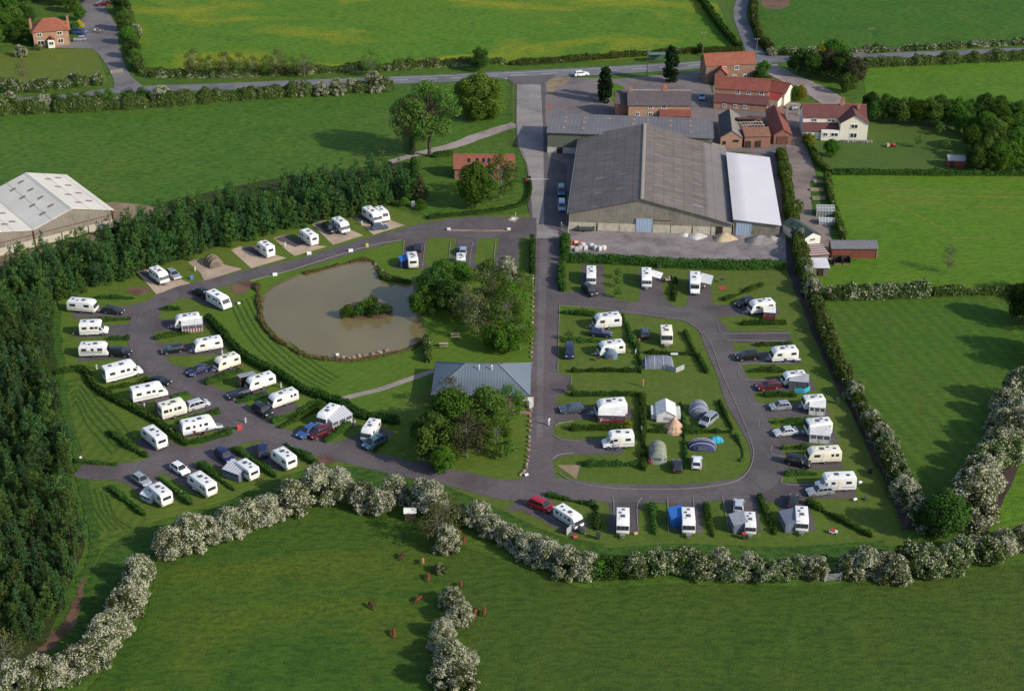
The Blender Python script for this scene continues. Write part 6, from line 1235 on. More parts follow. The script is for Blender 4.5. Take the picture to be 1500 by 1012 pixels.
# ------------------------------------------------------------------ awnings, canopies and tents
def fabric(name, col, var=0.14, trans=0.0): return plain(name, col, 0.9, 0, 0.1, var, 1.6)
FA = {'grey': fabric('cloth_grey', (0.36,0.37,0.39)), 'pale': fabric('cloth_pale', (0.60,0.60,0.60)), 'white': fabric('cloth_white', (0.72,0.71,0.69)), 'dark': fabric('cloth_dark', (0.12,0.13,0.16)), 'maroon': fabric('cloth_maroon', (0.24,0.03,0.045)), 'blue': fabric('cloth_blue', (0.05,0.19,0.55)), 'navy': fabric('cloth_navy', (0.05,0.06,0.13)),
      'brown': fabric('cloth_brown', (0.17,0.13,0.10)), 'tan': fabric('cloth_tan', (0.45,0.34,0.22)), 'green': fabric('cloth_green', (0.22,0.26,0.21)), 'peach': fabric('cloth_peach', (0.52,0.34,0.24)), 'sky': fabric('cloth_sky', (0.05,0.36,0.52)), 'slate': fabric('cloth_slate', (0.17,0.19,0.25)), 'clear': plain('awning_window', (0.10,0.11,0.13), 0.2)}
def stripes(name, a, b, per=0.5, d='X'):
    t = NT(name); wv = t.n('ShaderNodeTexWave'); wv.bands_direction = d; wv.inputs['Scale'].default_value = 0.314/per; t.l(t.oco(), wv.inputs['Vector'])
    t.bsdf(t.mix(t.ramp(wv.outputs['Fac'], 0.45, 0.55), a, b), 0.9); return t.m
FA['redstripe'] = stripes('cloth_red_stripe', (0.20,0.04,0.055), (0.50,0.42,0.44), .55); FA['greystripe'] = stripes('cloth_grey_stripe', (0.34,0.35,0.38), (0.60,0.60,0.62), .55)
def awning(px, py, ox, oy, L, D, roofm, wallm, label, hb=2.35, hf=1.75, win=True, name='awning'):
    # stands with its back to a caravan; local +y points away from it
    g = P(px, py, 1.1); g.z = 0.055; a = heading(px, py, ox, oy, 1.1) - pi/2
    o = thing(name, label, 'awning', g, a); hl = L/2; y0, y1 = -D/2, D/2
    obj('roof', MB().slab([(-hl-.05,y0,hb),(hl+.05,y0,hb),(hl+.05,y1+.12,hf),(-hl-.05,y1+.12,hf)], .04).mesh('roof', FA[roofm], .01), o)
    mb = MB().box((0,y1-.02,hf*.24),(L,.05,hf*.48)).box((0,y1-.02,hf*.93),(L,.05,hf*.14))
    for x in (-hl+.08, -hl*.33, hl*.33, hl-.08): mb.box((x,y1-.02,hf*.67),(.16,.05,hf*.40))
    obj('front_wall', mb.mesh('front_wall', FA[wallm]), o)
    for s in (-1,1):
        mb = MB(); prof = [(y0,0),(y1-.05,0),(y1-.05,hf-.05),(y0,hb-.04)]; mb.prismx(prof, s*hl-.02, s*hl+.02); obj('side_wall', mb.mesh('side_wall', FA[wallm]), o)
    if win: obj('window', MB().box((0,y1-.03,hf*.67),(L-.1,.03,hf*.40)).mesh('window', FA['clear']), o)
    for x in (-hl, 0, hl): obj('pole', MB().tube((x,y1+.06,0),(x,y1+.06,hf-.03),.022,n=5).mesh('pole', HITCH), o)
awning(238.5,592,-.4,-1,2.6,2.2,'brown','brown','brown grey awning on the far side of the cream left caravan',2.2,1.8); awning(219,723,-.85,.5,2.3,2.0,'white','pale','small white awning on the bottom left corner caravan',2.2,1.2)
awning(345,689.5,-.8,.55,3.6,2.5,'greystripe','slate','grey striped porch awning on a bottom left caravan',2.3,1.6); awning(281.5,476,.05,1,4.2,2.4,'pale','redstripe','maroon and white striped awning on an inner left caravan',2.35,1.7)
awning(362,556,-.55,-.8,3.2,2.4,'grey','brown','grey awning wrapped round the back of an inner left caravan',2.45,1.9); awning(495,613,.8,.5,4.6,2.7,'greystripe','greystripe','big grey awning with dark windows beside the maroon car',2.4,1.8); awning(592.5,382.5,-1,.1,2.8,2.0,'blue','navy','blue awning on the caravan above the pond',2.1,1.7)
awning(1127,459,.0,1,2.4,1.7,'white','maroon','small red and white porch on the right hand corner caravan',2.3,1.7); awning(896,608,.0,1,4.8,2.3,'white','maroon','long awning with white roof and red front on an island caravan',2.4,1.7); awning(991,755.5,-1,.05,3.0,2.3,'blue','blue','bright blue awning on the bottom row',2.2,1.7,False)
awning(1081,765,-1,.08,3.2,2.2,'grey','slate','pale grey awning with dark front on the bottom row',2.2,1.7); awning(1156,762,-1,.08,3.8,2.3,'slate','slate','dark blue grey awning at the right end of bottom row',2.2,1.7); awning(1170,559.5,0,1,3.6,2.3,'grey','clear','see through grey awning in the right hand column',2.35,1.8)
awning(1197,597,0,1,2.9,2.1,'white','white','white striped awning in the right hand column',2.3,1.75); awning(1201,637,0,1,3.6,2.3,'pale','pale','pale awning with dark open doors in the right hand column',2.35,1.75)
def canopy(px, py, ox, oy, L, D, m, label):
    g = P(px, py, 2.1); g.z = 0.055; a = heading(px, py, ox, oy, 2.1) - pi/2; o = thing('sun_canopy', label, 'canopy', g, a)
    obj('cloth', MB().slab([(-L/2,-D/2,2.4),(L/2,-D/2,2.4),(L/2,D/2,1.95),(-L/2,D/2,1.95)], .03).mesh('cloth', FA[m]), o)
    for x in (-L/2+.05, L/2-.05): obj('pole', MB().tube((x,D/2-.05,0),(x,D/2-.05,1.95),.025,n=6).mesh('pole', HITCH), o)
canopy(961.5,402.5,1,.12,3.0,2.4,'white','plain white sun canopy on the second top caravan'); canopy(1034.5,409,1,.1,4.6,2.6,'greystripe','pale grey striped sun canopy on the top row motorhome')
def dome(key, px, py, dx, dy, L, Wd, Ht, m, label, m2='dark', tunnel=False):
    g = P(px, py, Ht*.45); g.z = 0.03; o = thing('tent', label, 'tent', g, heading(px, py, dx, dy, .6), 'tents on the grass'); mb = MB(); nu, nv = 14, 8; vs = []
    for i in range(nu+1):
        t = -1 + 2*i/nu; e = (1-abs(t)**(6 if tunnel else 2.2))**.5 if abs(t) < 1 else 0.0
        for j in range(nv+1): a = pi*j/nv; vs.append((t*L/2, cos(a)*Wd/2*(.35+.65*e if not tunnel else (.75+.25*e)), sin(a)**.85*Ht*e if 0 < j < nv else 0))
    fs = [(i*(nv+1)+j, (i+1)*(nv+1)+j, (i+1)*(nv+1)+j+1, i*(nv+1)+j+1) for i in range(nu) for j in range(nv)]
    obj('canvas', MB().add(vs, fs).mesh('canvas', FA[m], 0, 2, True), o)
    for t in ((-.82,-.28,.28,.82) if tunnel else (-.55,0,.55)):
        e = (1-abs(t)**(6 if tunnel else 2.2))**.5; pr = None; ml = MB()
        for j in range(nv+1):
            a = pi*j/nv; q = Vector((t*L/2, cos(a)*Wd/2*((.75+.25*e) if tunnel else (.35+.65*e))*1.01, sin(a)**.85*Ht*e*1.012 if 0 < j < nv else 0.0))
            if pr is not None: ml.tube(pr, q, .05, n=5)
            pr = q
        obj('tent_pole', ml.mesh('tent_pole', FA[m2]), o)
    e = (1-.9**(6 if tunnel else 2.2))**.5; md = MB(); md.box((L/2*.93,0,Ht*.28),(.08,Wd*.32,Ht*.55)); obj('doorway', md.mesh('doorway', FA['dark']), o); return o
dome('t',964,529,-1,.02,6.2,3.2,2.0,'slate','long grey blue tunnel tent at the top of the island','pale',True); dome('t',1023.7,597,.1,1,4.6,3.6,2.2,'slate','tall grey dome tent above the silver people carrier','pale'); dome('t',1028.7,650,.05,1,3.2,5.0,1.6,'navy','low dark blue dome tent beside the turquoise shelter','pale')
dome('t',963.5,661,.05,1,5.6,3.2,2.2,'green','grey green tunnel tent with people at its door','tan',True); dome('t',895,518,0,1,1.8,2.6,2.0,'slate','small blue grey kite shaped tent on an island pitch','sky'); dome('t',1048.5,643.5,1,-.1,2.8,1.5,1.0,'sky','turquoise pop up shelter on the tent field','blue'); dome('t',312,382,.75,.6,4.2,3.2,2.1,'brown','brown and tan tent with white door flaps on a gravel pitch','tan',True)
# bell tent, trailer tent
o = thing('bell_tent', 'peach coloured pointed bell tent on the tent field', 'tent', P(987,630)); n = 14; mb = MB(); vs = [(0,0,2.9)]+[(cos(2*pi*i/n)*1.9, sin(2*pi*i/n)*1.9, .5) for i in range(n)]+[(cos(2*pi*i/n)*2.0, sin(2*pi*i/n)*2.0, 0) for i in range(n)]
mb.add(vs, [(0,1+i,1+(i+1)%n) for i in range(n)]+[(1+i,1+n+i,1+n+(i+1)%n,1+(i+1)%n) for i in range(n)]); obj('canvas', mb.mesh('canvas', FA['peach']), o); obj('pole_cap', MB().tube((0,0,2.8),(0,0,3.1),.06).mesh('pole_cap', FA['tan']), o); obj('doorway', MB().panel((0,-1.62,.75),(1,0,0),(0,.5,1),.7,1.3,.05).mesh('doorway', FA['tan']), o)
g = P(975,602,1.1); g.z = 0.03; o = thing('trailer_tent', 'white ridge roofed trailer tent on the tent field', 'tent', g, -.05); gable_walls(o, 3.4, 4.4, 1.5, 2.4, FA['white'], 'y', -1.7, -2.2, 'canvas'); gable_roof(o, 3.4, 4.4, 1.5, 2.4, FA['white'], 'y', -1.7, -2.2, .15, .05)
[obj('side_annexe', MB().box((k*2.2,.2,.6),(1.0,3.2,1.2)).mesh('side_annexe', FA['pale'], .1), o) for k in (-1,1)]; obj('window', MB().box((.3,-2.23,.8),(1.3,.05,.6)).mesh('window', FA['grey']), o)
def windbreak(pts, h, m, label):
    W_ = [P(*q) for q in pts]; o = thing('windbreak', label, 'windbreak', W_[0]); mb = MB()
    for a, b in zip(W_, W_[1:]):
        a, b = a-W_[0], b-W_[0]; n = Vector((-(b-a).y, (b-a).x, 0)).normalized()*.02; mb.add([a-n,b-n,b-n+Vector((0,0,h)),a-n+Vector((0,0,h)),a+n,b+n,b+n+Vector((0,0,h)),a+n+Vector((0,0,h))], [(0,1,2,3),(7,6,5,4),(0,4,5,1),(1,5,6,2),(2,6,7,3),(3,7,4,0)])
    for q in W_: q = q-W_[0]; obj('pole', MB().tube(q, q+Vector((0,0,h+.15)), .03, n=5).mesh('pole', WOODP), o)
    obj('cloth', mb.mesh('cloth', FA[m]), o)
windbreak([(830,784),(842,773),(857,784)],1.3,'grey','grey cloth windbreak behind the first bottom caravan'); windbreak([(974,541),(990,546),(1002,541)],1.1,'grey','pale grey windbreak beside the tunnel tent'); windbreak([(1164,575),(1178,576),(1186,572)],1.0,'sky','pale blue windbreak below the see through awning')
# ------------------------------------------------------------------ people
SKIN = plain('skin', (0.50,0.30,0.22), 0.6, var=0.05); HAIR = plain('hair_dark', (0.03,0.02,0.015), 0.8); EYE = plain('eye_dark', (0.02,0.015,0.012), 0.3)
def skinmesh(name, V_, E_, rad, m, root=0, sub=1):
    me = bpy.data.meshes.new(name); me.from_pydata(V_, E_, []); o = bpy.data.objects.new(name, me); COL.objects.link(o)
    md = o.modifiers.new('skin', 'SKIN'); md.use_smooth_shade = True
    for i, r in enumerate(rad): me.skin_vertices[0].data[i].radius = (r, r) if not isinstance(r, tuple) else r; me.skin_vertices[0].data[i].use_root = (i == root)
    if sub: s = o.modifiers.new('sub', 'SUBSURF'); s.levels = sub; s.render_levels = sub
    dg = bpy.context.evaluated_depsgraph_get(); r = bpy.data.meshes.new_from_object(o.evaluated_get(dg)); bpy.data.objects.remove(o); bpy.data.meshes.remove(me)
    r.name = name; r.materials.clear(); r.materials.append(m); return r
def person_meshes(sit=False):
    if not sit: J = {'pel':(0,0,.93),'wai':(0,0,1.08),'che':(0,.01,1.30),'nk':(0,0,1.47),'hd':(0,.03,1.62),'tp':(0,.01,1.73),'kl':(.11,.08,.50),'al':(.12,-.02,.08),'tl':(.12,.13,.04),'kr':(-.11,-.03,.50),'ar':(-.12,-.20,.10),'tr':(-.12,-.06,.05)}
    else: J = {'pel':(0,0,.45),'wai':(0,-.03,.60),'che':(0,-.05,.82),'nk':(0,-.04,.98),'hd':(0,0,1.13),'tp':(0,-.02,1.24),'kl':(.11,.42,.46),'al':(.11,.46,.08),'tl':(.11,.60,.04),'kr':(-.11,.42,.46),'ar':(-.11,.46,.08),'tr':(-.11,.60,.04)}
    J['hl'] = (.10, J['pel'][1], J['pel'][2]-.03); J['hr'] = (-.10, J['pel'][1], J['pel'][2]-.03); zc, yc = J['che'][2], J['che'][1]
    J['sl'] = (.19,yc,zc+.11); J['sr'] = (-.19,yc,zc+.11); J['el'] = (.26,yc-.02 if not sit else yc+.10,zc-.17); J['er'] = (-.26,yc+.04 if not sit else yc+.10,zc-.17); J['wl'] = (.25,yc+.12 if not sit else yc+.36,zc-.40 if not sit else zc-.25); J['wr'] = (-.25,yc+.22 if not sit else yc+.36,zc-.36 if not sit else zc-.25)
    R_ = dict(pel=.125,wai=.115,che=.135,nk=.055,hd=.095,tp=.07,hl=.09,hr=.09,kl=.06,kr=.06,al=.042,ar=.042,tl=.035,tr=.035,sl=.06,sr=.06,el=.042,er=.042,wl=.030,wr=.030)
    E = [('pel','wai'),('wai','che'),('che','nk'),('nk','hd'),('hd','tp'),('pel','hl'),('pel','hr'),('hl','kl'),('kl','al'),('al','tl'),('hr','kr'),('kr','ar'),('ar','tr'),('che','sl'),('che','sr'),('sl','el'),('el','wl'),('sr','er'),('er','wr')]
    V_ = dict(J); ex = []
    for s, wk, ek in ((1,'wl','el'),(-1,'wr','er')):       # palm, four fingers of unequal length, thumb from the side of the palm
        w_ = Vector(J[wk]); d = (w_-Vector(J[ek])).normalized(); sd_ = Vector((0,1,0)) - d*d.y; sd_.normalize(); pk = 'p'+wk; V_[pk] = tuple(w_+d*.07); R_[pk] = .036; ex.append((wk,pk))
        for i, ln in enumerate((.07,.085,.08,.06)):
            b = w_+d*.075+sd_*(.030-.02*i); k0, k1 = f'f{wk}{i}', f'g{wk}{i}'; V_[k0] = tuple(b+d*ln*.55+Vector((-s*.01,0,0))); V_[k1] = tuple(b+d*ln+Vector((-s*.035,0,0))); R_[k0] = .010; R_[k1] = .008; ex += [(pk,k0),(k0,k1)]
        V_['t'+wk] = tuple(w_+d*.05+sd_*.06); R_['t'+wk] = .011; ex.append((wk,'t'+wk))
    ks = list(V_); ix = {k: i for i, k in enumerate(ks)}
    body = skinmesh('body', [V_[k] for k in ks], [(ix[a], ix[b]) for a, b in E+ex], [R_[k] for k in ks], SKIN, ix['pel'])
    def part(name, keys, edges, grow, m):
        kk = {k: i for i, k in enumerate(keys)}; return skinmesh(name, [J[k] for k in keys], [(kk[a], kk[b]) for a, b in edges], [R_[k]+grow for k in keys], m)
    shirt = part('shirt', ['wai','pel','che','sl','sr','el','er'], [('pel','wai'),('wai','che'),('che','sl'),('che','sr'),('sl','el'),('sr','er')], .022, FA['white'])
    trou = part('trousers', ['pel','hl','hr','kl','kr','al','ar'], [('pel','hl'),('pel','hr'),('hl','kl'),('hr','kr'),('kl','al'),('kr','ar')], .020, FA['navy'])
    hd = Vector(J['hd']); mb = MB(); n = 10; vs = []
    for i in range(5):
        a = i/4*pi*.55
        for j in range(n): b = 2*pi*j/n; vs.append((hd.x+.112*sin(a)*cos(b), hd.y-.025+.122*sin(a)*sin(b), hd.z+.03+.125*cos(a)))
    mb.add(vs, [(i*n+j, i*n+(j+1)%n, (i+1)*n+(j+1)%n, (i+1)*n+j) for i in range(4) for j in range(n)]); hair = mb.mesh('hair', HAIR, 0, 2, True)
    mf = MB(); fy = hd.y+.092
    for s in (-1,1): mf.box((s*.035,fy,hd.z+.01),(.026,.02,.014)); 
    eyes = mf.mesh('eyes', EYE); nose = MB().frustum((-.016,.016,fy-.01,fy+.028),hd.z-.03,(-.009,.009,fy-.01,fy+.008),hd.z+.015).mesh('nose', SKIN); mouth = MB().box((0,fy,hd.z-.055),(.05,.016,.012)).mesh('mouth', plain('lips',(0.35,0.13,0.11),.6))
    ears = MB().box((-.10,hd.y,hd.z),(.02,.04,.06)).box((.10,hd.y,hd.z),(.02,.04,.06)).mesh('ears', SKIN, .008)
    return body, shirt, trou, hair, eyes, nose, mouth, ears
PM = {False: person_meshes(), True: person_meshes(True)}
CL = {'white': FA['white'], 'red': plain('cloth_red',(0.45,0.04,0.04),.9), 'blue': FA['blue'], 'navy': FA['navy'], 'dark': FA['dark'], 'purple': plain('cloth_purple',(0.16,0.05,0.20),.9), 'tan': FA['tan'], 'pale': FA['pale']}
def person(px, py, ang, shirt, trou, label, sit=False, s=1.0):
    o = thing('person', label, 'person', P(px, py)+Vector((0,0,.03)), ang, None, (s,s,s)); names = ('body','shirt','trousers','hair','eyes','nose','mouth','ears')
    b = obj('body', PM[sit][0], o)
    for k, me in zip(names[1:], PM[sit][1:]): obj(k, me, o, {'shirt': CL[shirt], 'trousers': CL[trou]}.get(k))
person(804,623,.2,'white','pale','person in white walking up the main drive'); person(941.5,566,1.0,'red','tan','person in red standing on the grass between two hedges'); person(147,50,2.2,'white','dark','person in white beside the group of riders on the house lane'); person(139.5,49.5,.5,'white','navy','person in white jacket left of the house lane group'); person(151.5,50,-1.2,'red','dark','person in red on the house lane'); person(143.5,48,.3,'dark','dark','person all in dark clothes on the house lane')
person(952.5,681,2.6,'purple','red','person in purple bending by the tunnel tent door'); person(1031.5,424,.5,'tan','navy','person under the striped canopy of the top motorhome',True); person(974,413,.2,'purple','dark','person in purple sitting by the white canopy',True); person(979.5,411,2.5,'pale','navy','person in pale shirt sitting by the white canopy',True); person(354.5,541,2.2,'red','navy','person in red sitting beside the cream inner caravan',True)
person(936,503,1.2,'red','dark','person in red sitting beside the grey hatchback',True); person(118.5,675.5,.3,'white','dark','person in white sitting at the end of the spur road',True); person(571,322.5,1.4,'red','tan','child in red beside the end gravel pitch',True,.8)
# ------------------------------------------------------------------ cows
def cow_meshes(graze=True):
    J = [(-.85,0,1.22),(-.35,0,1.12),(.2,0,1.08),(.62,0,1.15),(.98,0,1.12 if graze else 1.35),(1.28,0,.62 if graze else 1.62),(1.45,0,.28 if graze else 1.55),(1.62,0,.12 if graze else 1.42)]; R_ = [.27,.34,.37,.31,.20,.14,.12,.075]
    E = [(i,i+1) for i in range(7)]
    def leg(base, pts, rs):
        pr = base
        for p, r in zip(pts, rs): J.append(p); R_.append(r); E.append((pr, len(J)-1)); pr = len(J)-1
    for s in (-1,1):
        leg(0, [(-.72,s*.20,.88),(-.92,s*.20,.50),(-.82,s*.20,.08),(-.76,s*.20,.03)], [.16,.075,.055,.06]); leg(3, [(.60,s*.18,.82),(.64,s*.18,.42),(.62,s*.18,.08),(.68,s*.18,.03)], [.13,.065,.05,.06])
    leg(0, [(-1.10,0,1.20),(-1.18,0,.70),(-1.16,0,.45)], [.04,.025,.045])
    for s in (-1,1): leg(5, [(1.22+(0 if graze else -.05),s*.22,(.70 if graze else 1.66))], [.035])
    return skinmesh('body', J, E, R_, plain('hide_red',(0.17,0.045,0.022),.85), 1)
CM = [cow_meshes(True), cow_meshes(False)]; HD = [plain('hide_chestnut',(0.150,0.034,0.015),.85), plain('hide_dark',(0.060,0.018,0.012),.85), plain('hide_fawn',(0.34,0.18,0.09),.85)]
def cow(px, py, dx, dy, hk, label, gz=0):
    g = P(px, py, .6); g.z = 0.0; o = thing('cow', label, 'cow', g, heading(px, py, dx, dy), 'cattle grazing in the lower fields', (.62,.86,.60)); obj('body', CM[gz], o, HD[hk])
    hx, hz = ((1.45,.40) if gz == 0 else (1.36,1.62)); obj('horns', MB().tube((hx-.12,-.08,hz+.28),(hx-.10,-.22,hz+.36),.025,.008,5).tube((hx-.12,.08,hz+.28),(hx-.10,.22,hz+.36),.025,.008,5).mesh('horns', plain('horn',(0.5,0.45,0.36),.5)), o)
    obj('eyes', MB().box((hx+.02,-.11,hz+.10),(.05,.03,.05)).box((hx+.02,.11,hz+.10),(.05,.03,.05)).mesh('eyes', EYE), o); obj('muzzle', MB().box((hx+.20,0,hz-.26 if gz == 0 else hz-.20),(.12,.15,.12)).mesh('muzzle', plain('muzzle_pink',(0.30,0.17,0.14),.5), .04), o)
for a in ((588.7,812.5,-.5,.8,1,'dark red cow furthest left below the white hut'),(619,821,0,1,2,'pale fawn cow beside the dark red one',1),(627,843,.05,1,0,'chestnut cow below the pale fawn one'),(673,779,.1,-1,0,'chestnut cow half under the hedge at the field top'),(680,790,-.3,1,0,'bright chestnut cow just below the hedge'),(665,805.5,-1,.3,1,'dark cow in the shade by the field row'),
 (674.7,855,.1,1,0,'chestnut cow right of the bushy field row',1),(613.3,876,-.8,.5,0,'chestnut cow facing left in mid pasture'),(543.4,884.5,.6,.7,1,'very dark cow alone out to the left'),(695.7,896,-.3,.9,0,'left one of the chestnut pair in the right field'),(709,895,.1,-.9,0,'right one of the chestnut pair in the right field',1),(576.6,924.5,.1,1,0,'chestnut cow lowest in the pasture')): cow(*a)

# ------------------------------------------------------------------ furniture and fittings
def simple(name, label, cat, px, py, parts, rz=0, group=None, z=.03, s=1):
    o = thing(name, label, cat, P(px, py)+Vector((0,0,z)), rz, group, (s,s,s))
    for pn, mb, m in parts: obj(pn, mb.mesh(pn, m), o)
    return o
PLW = plain('plastic_white',(0.72,0.72,0.70),.5); PLB = plain('plastic_blue',(0.04,0.13,0.42),.5); ORANGE = plain('plastic_orange',(0.45,0.11,0.05),.7); REDP = plain('plastic_red',(0.48,0.04,0.03),.5)
for x, y, lab in ((418,361,'white service post between two gravel pitches'),(530.5,330,'white service post by the end gravel pitch'),(286,397,'white service post on the grass beside the brown tent'),(142,541,'white service post above the long left motorhome'),(212,598,'white service post left of the cream awning caravan'),(251,636,'white service post behind the spur road caravan'),(266.5,727,'white service post on the bottom left grass'),(520.5,623,'white service post near the inner row end caravan'),(360,619,'white service post with lamp at the spur road junction'),(412,568,'white service post behind a clean white caravan'),(939.5,633,'grey service post on the island hedge line'),(931,519,'grey service post right of the kite shaped tent'),(1190,642,'pale service post above the cream right caravan'),(326,520,'white service post above cream inner caravan')):
    simple('service_post', lab, 'post', x, y, [('post', MB().box((0,0,.55),(.22,.22,1.1)), PLW), ('cap', MB().box((0,0,1.14),(.28,.28,.08)), GREYM), ('tap', MB().box((0,-.16,.6),(.06,.12,.08)), GREYM)], 0, 'service posts on the pitches')
for x, y, lab in ((876,789,'dark green bin below the first bottom caravans'),(1089.5,789,'dark bin with red lid below the grey bottom awning'),(1226,591,'dark bin on the grass right of the white awning'),(1274,693,'dark bin beside the ditch'),(964,393,'dark bin behind the white canopy')):
    simple('waste_bin', lab, 'bin', x, y, [('body', MB().frustum((-.25,.25,-.25,.25),0,(-.32,.32,-.32,.32),1.0), plain('bin_green',(0.03,0.05,0.035),.6)), ('lid', MB().box((0,0,1.04),(.7,.7,.08)), REDP if 'red' in lab else PLASTIC_D)], .1)
def chairset(x, y, label, m, rz): simple('camp_chair', label, 'chair', x, y, [('seat', MB().box((0,0,.42),(.5,.5,.05)), m), ('backrest', MB().panel((0,-.30,.75),(1,0,0),(0,-.25,1),.5,.65,.04), m)]+[('leg', MB().tube((sx*.24,sy*.24,0),(sx*.20,sy*.2,.42),.02,n=5), GREYM) for sx in (-1,1) for sy in (-1,1)], rz, 'camp chairs')
MRO = plain('canvas_maroon',(0.20,0.03,0.04),.9)
for x, y, lab, m, rz in ((285,637,'maroon camp chair left of the picnic pair',MRO,.3),(299,638,'maroon camp chair right of the picnic pair',MRO,-.4),(303,633,'dark camp chair next to picnic table',FA['dark'],.9),(970,411,'dark camp chair nearest the white canopy',FA['dark'],.6),(984,409,'dark camp chair furthest from the white canopy',FA['dark'],-.6),(973,678,'dark reclining chair beside the tunnel tent',FA['slate'],.8),(880,619,'folded grey chair in front of the red awning',FA['grey'],.2),(1139,531,'red camp chair on the blue mat',MRO,.2),(1150,531,'dark camp chair on the blue mat',FA['dark'],-.2)): chairset(x, y, lab, m, rz)
def table(x, y, label, m, rz=0, L=1.1): simple('camp_table', label, 'table', x, y, [('tabletop', MB().box((0,0,.70),(L,.7,.04)), m)]+[('leg', MB().tube((sx*L*.42,sy*.28,0),(sx*L*.42,sy*.28,.68),.02,n=5), GREYM) for sx in (-1,1) for sy in (-1,1)], rz)
table(292,636,'small pale camp table between the maroon chairs',FA['pale']); table(987.5,523,'white camp table beside the tunnel tent',PLW,0,1.4); table(978,414,'camp table laid out by the white canopy',FA['tan'],.1); table(891,619,'long grey camp table before the red awning',FA['grey'],.05,2.0); table(322,630,'white camp table near the red sign',PLW,.3,1.3); table(1168,531,'pale camp table below the uppermost right caravan',FA['pale'],0,1.2)
for x, y, lab in ((650,508,'wooden picnic bench on the grass behind the amenity block'),(667,494,'wooden picnic bench further from the amenity block')):
    simple('picnic_bench', lab, 'picnic bench', x, y, [('tabletop', MB().box((0,0,.74),(1.8,.75,.06)), WOODP), ('seat', MB().box((0,-.68,.45),(1.8,.28,.05)), WOODP), ('seat', MB().box((0,.68,.45),(1.8,.28,.05)), WOODP), ('frame', MB().tube((-.7,-.75,0),(-.7,.2,.72),.04,n=5).tube((-.7,.75,0),(-.7,-.2,.72),.04,n=5).tube((.7,-.75,0),(.7,.2,.72),.04,n=5).tube((.7,.75,0),(.7,-.2,.72),.04,n=5), WOODM)], .1, 'picnic benches behind the amenity block')
def bike(x, y, label, rz, m):
    mb = MB()
    for a, b in (((-.5,0,.34),(-.1,0,.34)),((-.1,0,.34),(-.2,0,.85)),((-.2,0,.75),(.4,0,.75)),((.4,0,.8),(.52,0,.34)),((-.1,0,.34),(.4,0,.72)),((-.5,0,.34),(-.2,0,.75)),((.4,-.25,.95),(.4,.25,.95)),((.4,0,.75),(.4,0,.95))): mb.tube(a, b, .025, n=5)
    def wl(cx):
        w_ = MB(); n = 14
        for i in range(n): a, b = 2*pi*i/n, 2*pi*(i+1)/n; w_.tube((cx+.34*cos(a),0,.34+.34*sin(a)),(cx+.34*cos(b),0,.34+.34*sin(b)),.025,n=4)
        return w_
    simple('bicycle', label, 'bicycle', x, y, [('frame', mb, m),('wheel', wl(-.5), RUBBER),('wheel', wl(.52), RUBBER),('saddle', MB().box((-.2,0,.9),(.26,.12,.06)), PLASTIC_D)], rz)
bike(899,660,'bicycle leaning left by the island motorhome',.2,PLB); bike(907,661,'bicycle leaning right by the island motorhome',.1,GREYM); bike(109,490,'bicycle standing behind the second left motorhome',1.4,GREYM)
def bbq(x, y, label): simple('barbecue', label, 'barbecue', x, y, [('bowl', MB().frustum((-.28,.28,-.28,.28),.6,(-.38,.38,-.38,.38),.85), PLASTIC_D), ('leg', MB().tube((.25,.25,0),(.1,.1,.62),.03,n=5), GREYM), ('leg', MB().tube((-.25,.25,0),(-.1,.1,.62),.03,n=5), GREYM), ('leg', MB().tube((0,-.3,0),(0,-.1,.62),.03,n=5), GREYM)])
bbq(1057,414,'black barbecue on the grass by the striped canopy'); bbq(876,529,'black barbecue on the grass below the kite shaped tent')
tag(flat('mat', [(1052,420),(1063,419),(1065,423),(1054,424)], .05, CL['red'], None), 'red mat on the grass beside the black barbecue', 'mat')
tag(flat('mat', [(1140,527),(1158,526),(1160,530),(1141,531)], .075, FA['blue'], None), 'blue mat outside the uppermost right hand caravan', 'mat')
# red A board, signs
def board(x, y, label, m, w_=.7, h=1.0, rz=0): simple('sign_board', label, 'sign', x, y, [('panel', MB().panel((0,-.12,h/2),(1,0,0),(0,.25,1),w_,h,.04), m), ('backing', MB().panel((0,.12,h/2),(1,0,0),(0,-.25,1),w_,h,.04), m)], rz)
board(351,629,'red sign board at the spur road junction',REDP,.8,1.0,.4); board(281,409,'blue and white board on the grass by the brown tent',PLB,.7,.9,.5); board(538,362,'yellow sign board on the pond side verge',plain('sign_yellow',(0.6,0.5,0.05),.6),.6,.9)
for x, y, lab in ((453,373,'white board sign leaning on the verge above the pond'),(514,369,'small grey white sign on the verge above the pond'),(403,404,'low white sign at the left of the pond verge')): board(x, y, lab, PLW, 1.0, .7, .2)
o = thing('road_sign', 'small bright orange sign on a post at the yard corner', 'sign', P(805,166)); obj('post', MB().tube((0,0,0),(0,0,2.2),.06).mesh('post', GREYM), o); obj('panel', MB().box((0,-.08,2.0),(1.0,.06,.9)).mesh('panel', ORANGE), o)
simple('info_board','tan notice board with white centre on the tarmac verge','sign',752,322,[('panel',MB().panel((0,0,.15),(1,0,0),(0,1,.1),1.9,2.2,.08),WOODP),('sheet',MB().panel((0,-.0,.22),(1,0,0),(0,1,.1),.9,1.2,.04),PLW),('post',MB().tube((-.1,1.3,0),(-.1,1.3,1.4),.05),PLW)],-.5)
o = thing('barrier', 'white pole barrier with red box across the main drive', 'barrier', P(772,268)); obj('cabinet', MB().box((0,0,.55),(.5,.5,1.1)).mesh('cabinet', REDP, .03), o); obj('pole', MB().tube((0,0,1.0),(5.4,-.1,1.05),.06,.04).mesh('pole', PLW), o); obj('counterweight', MB().box((-.5,0,1.0),(.6,.2,.25)).mesh('counterweight', PLASTIC_D), o)
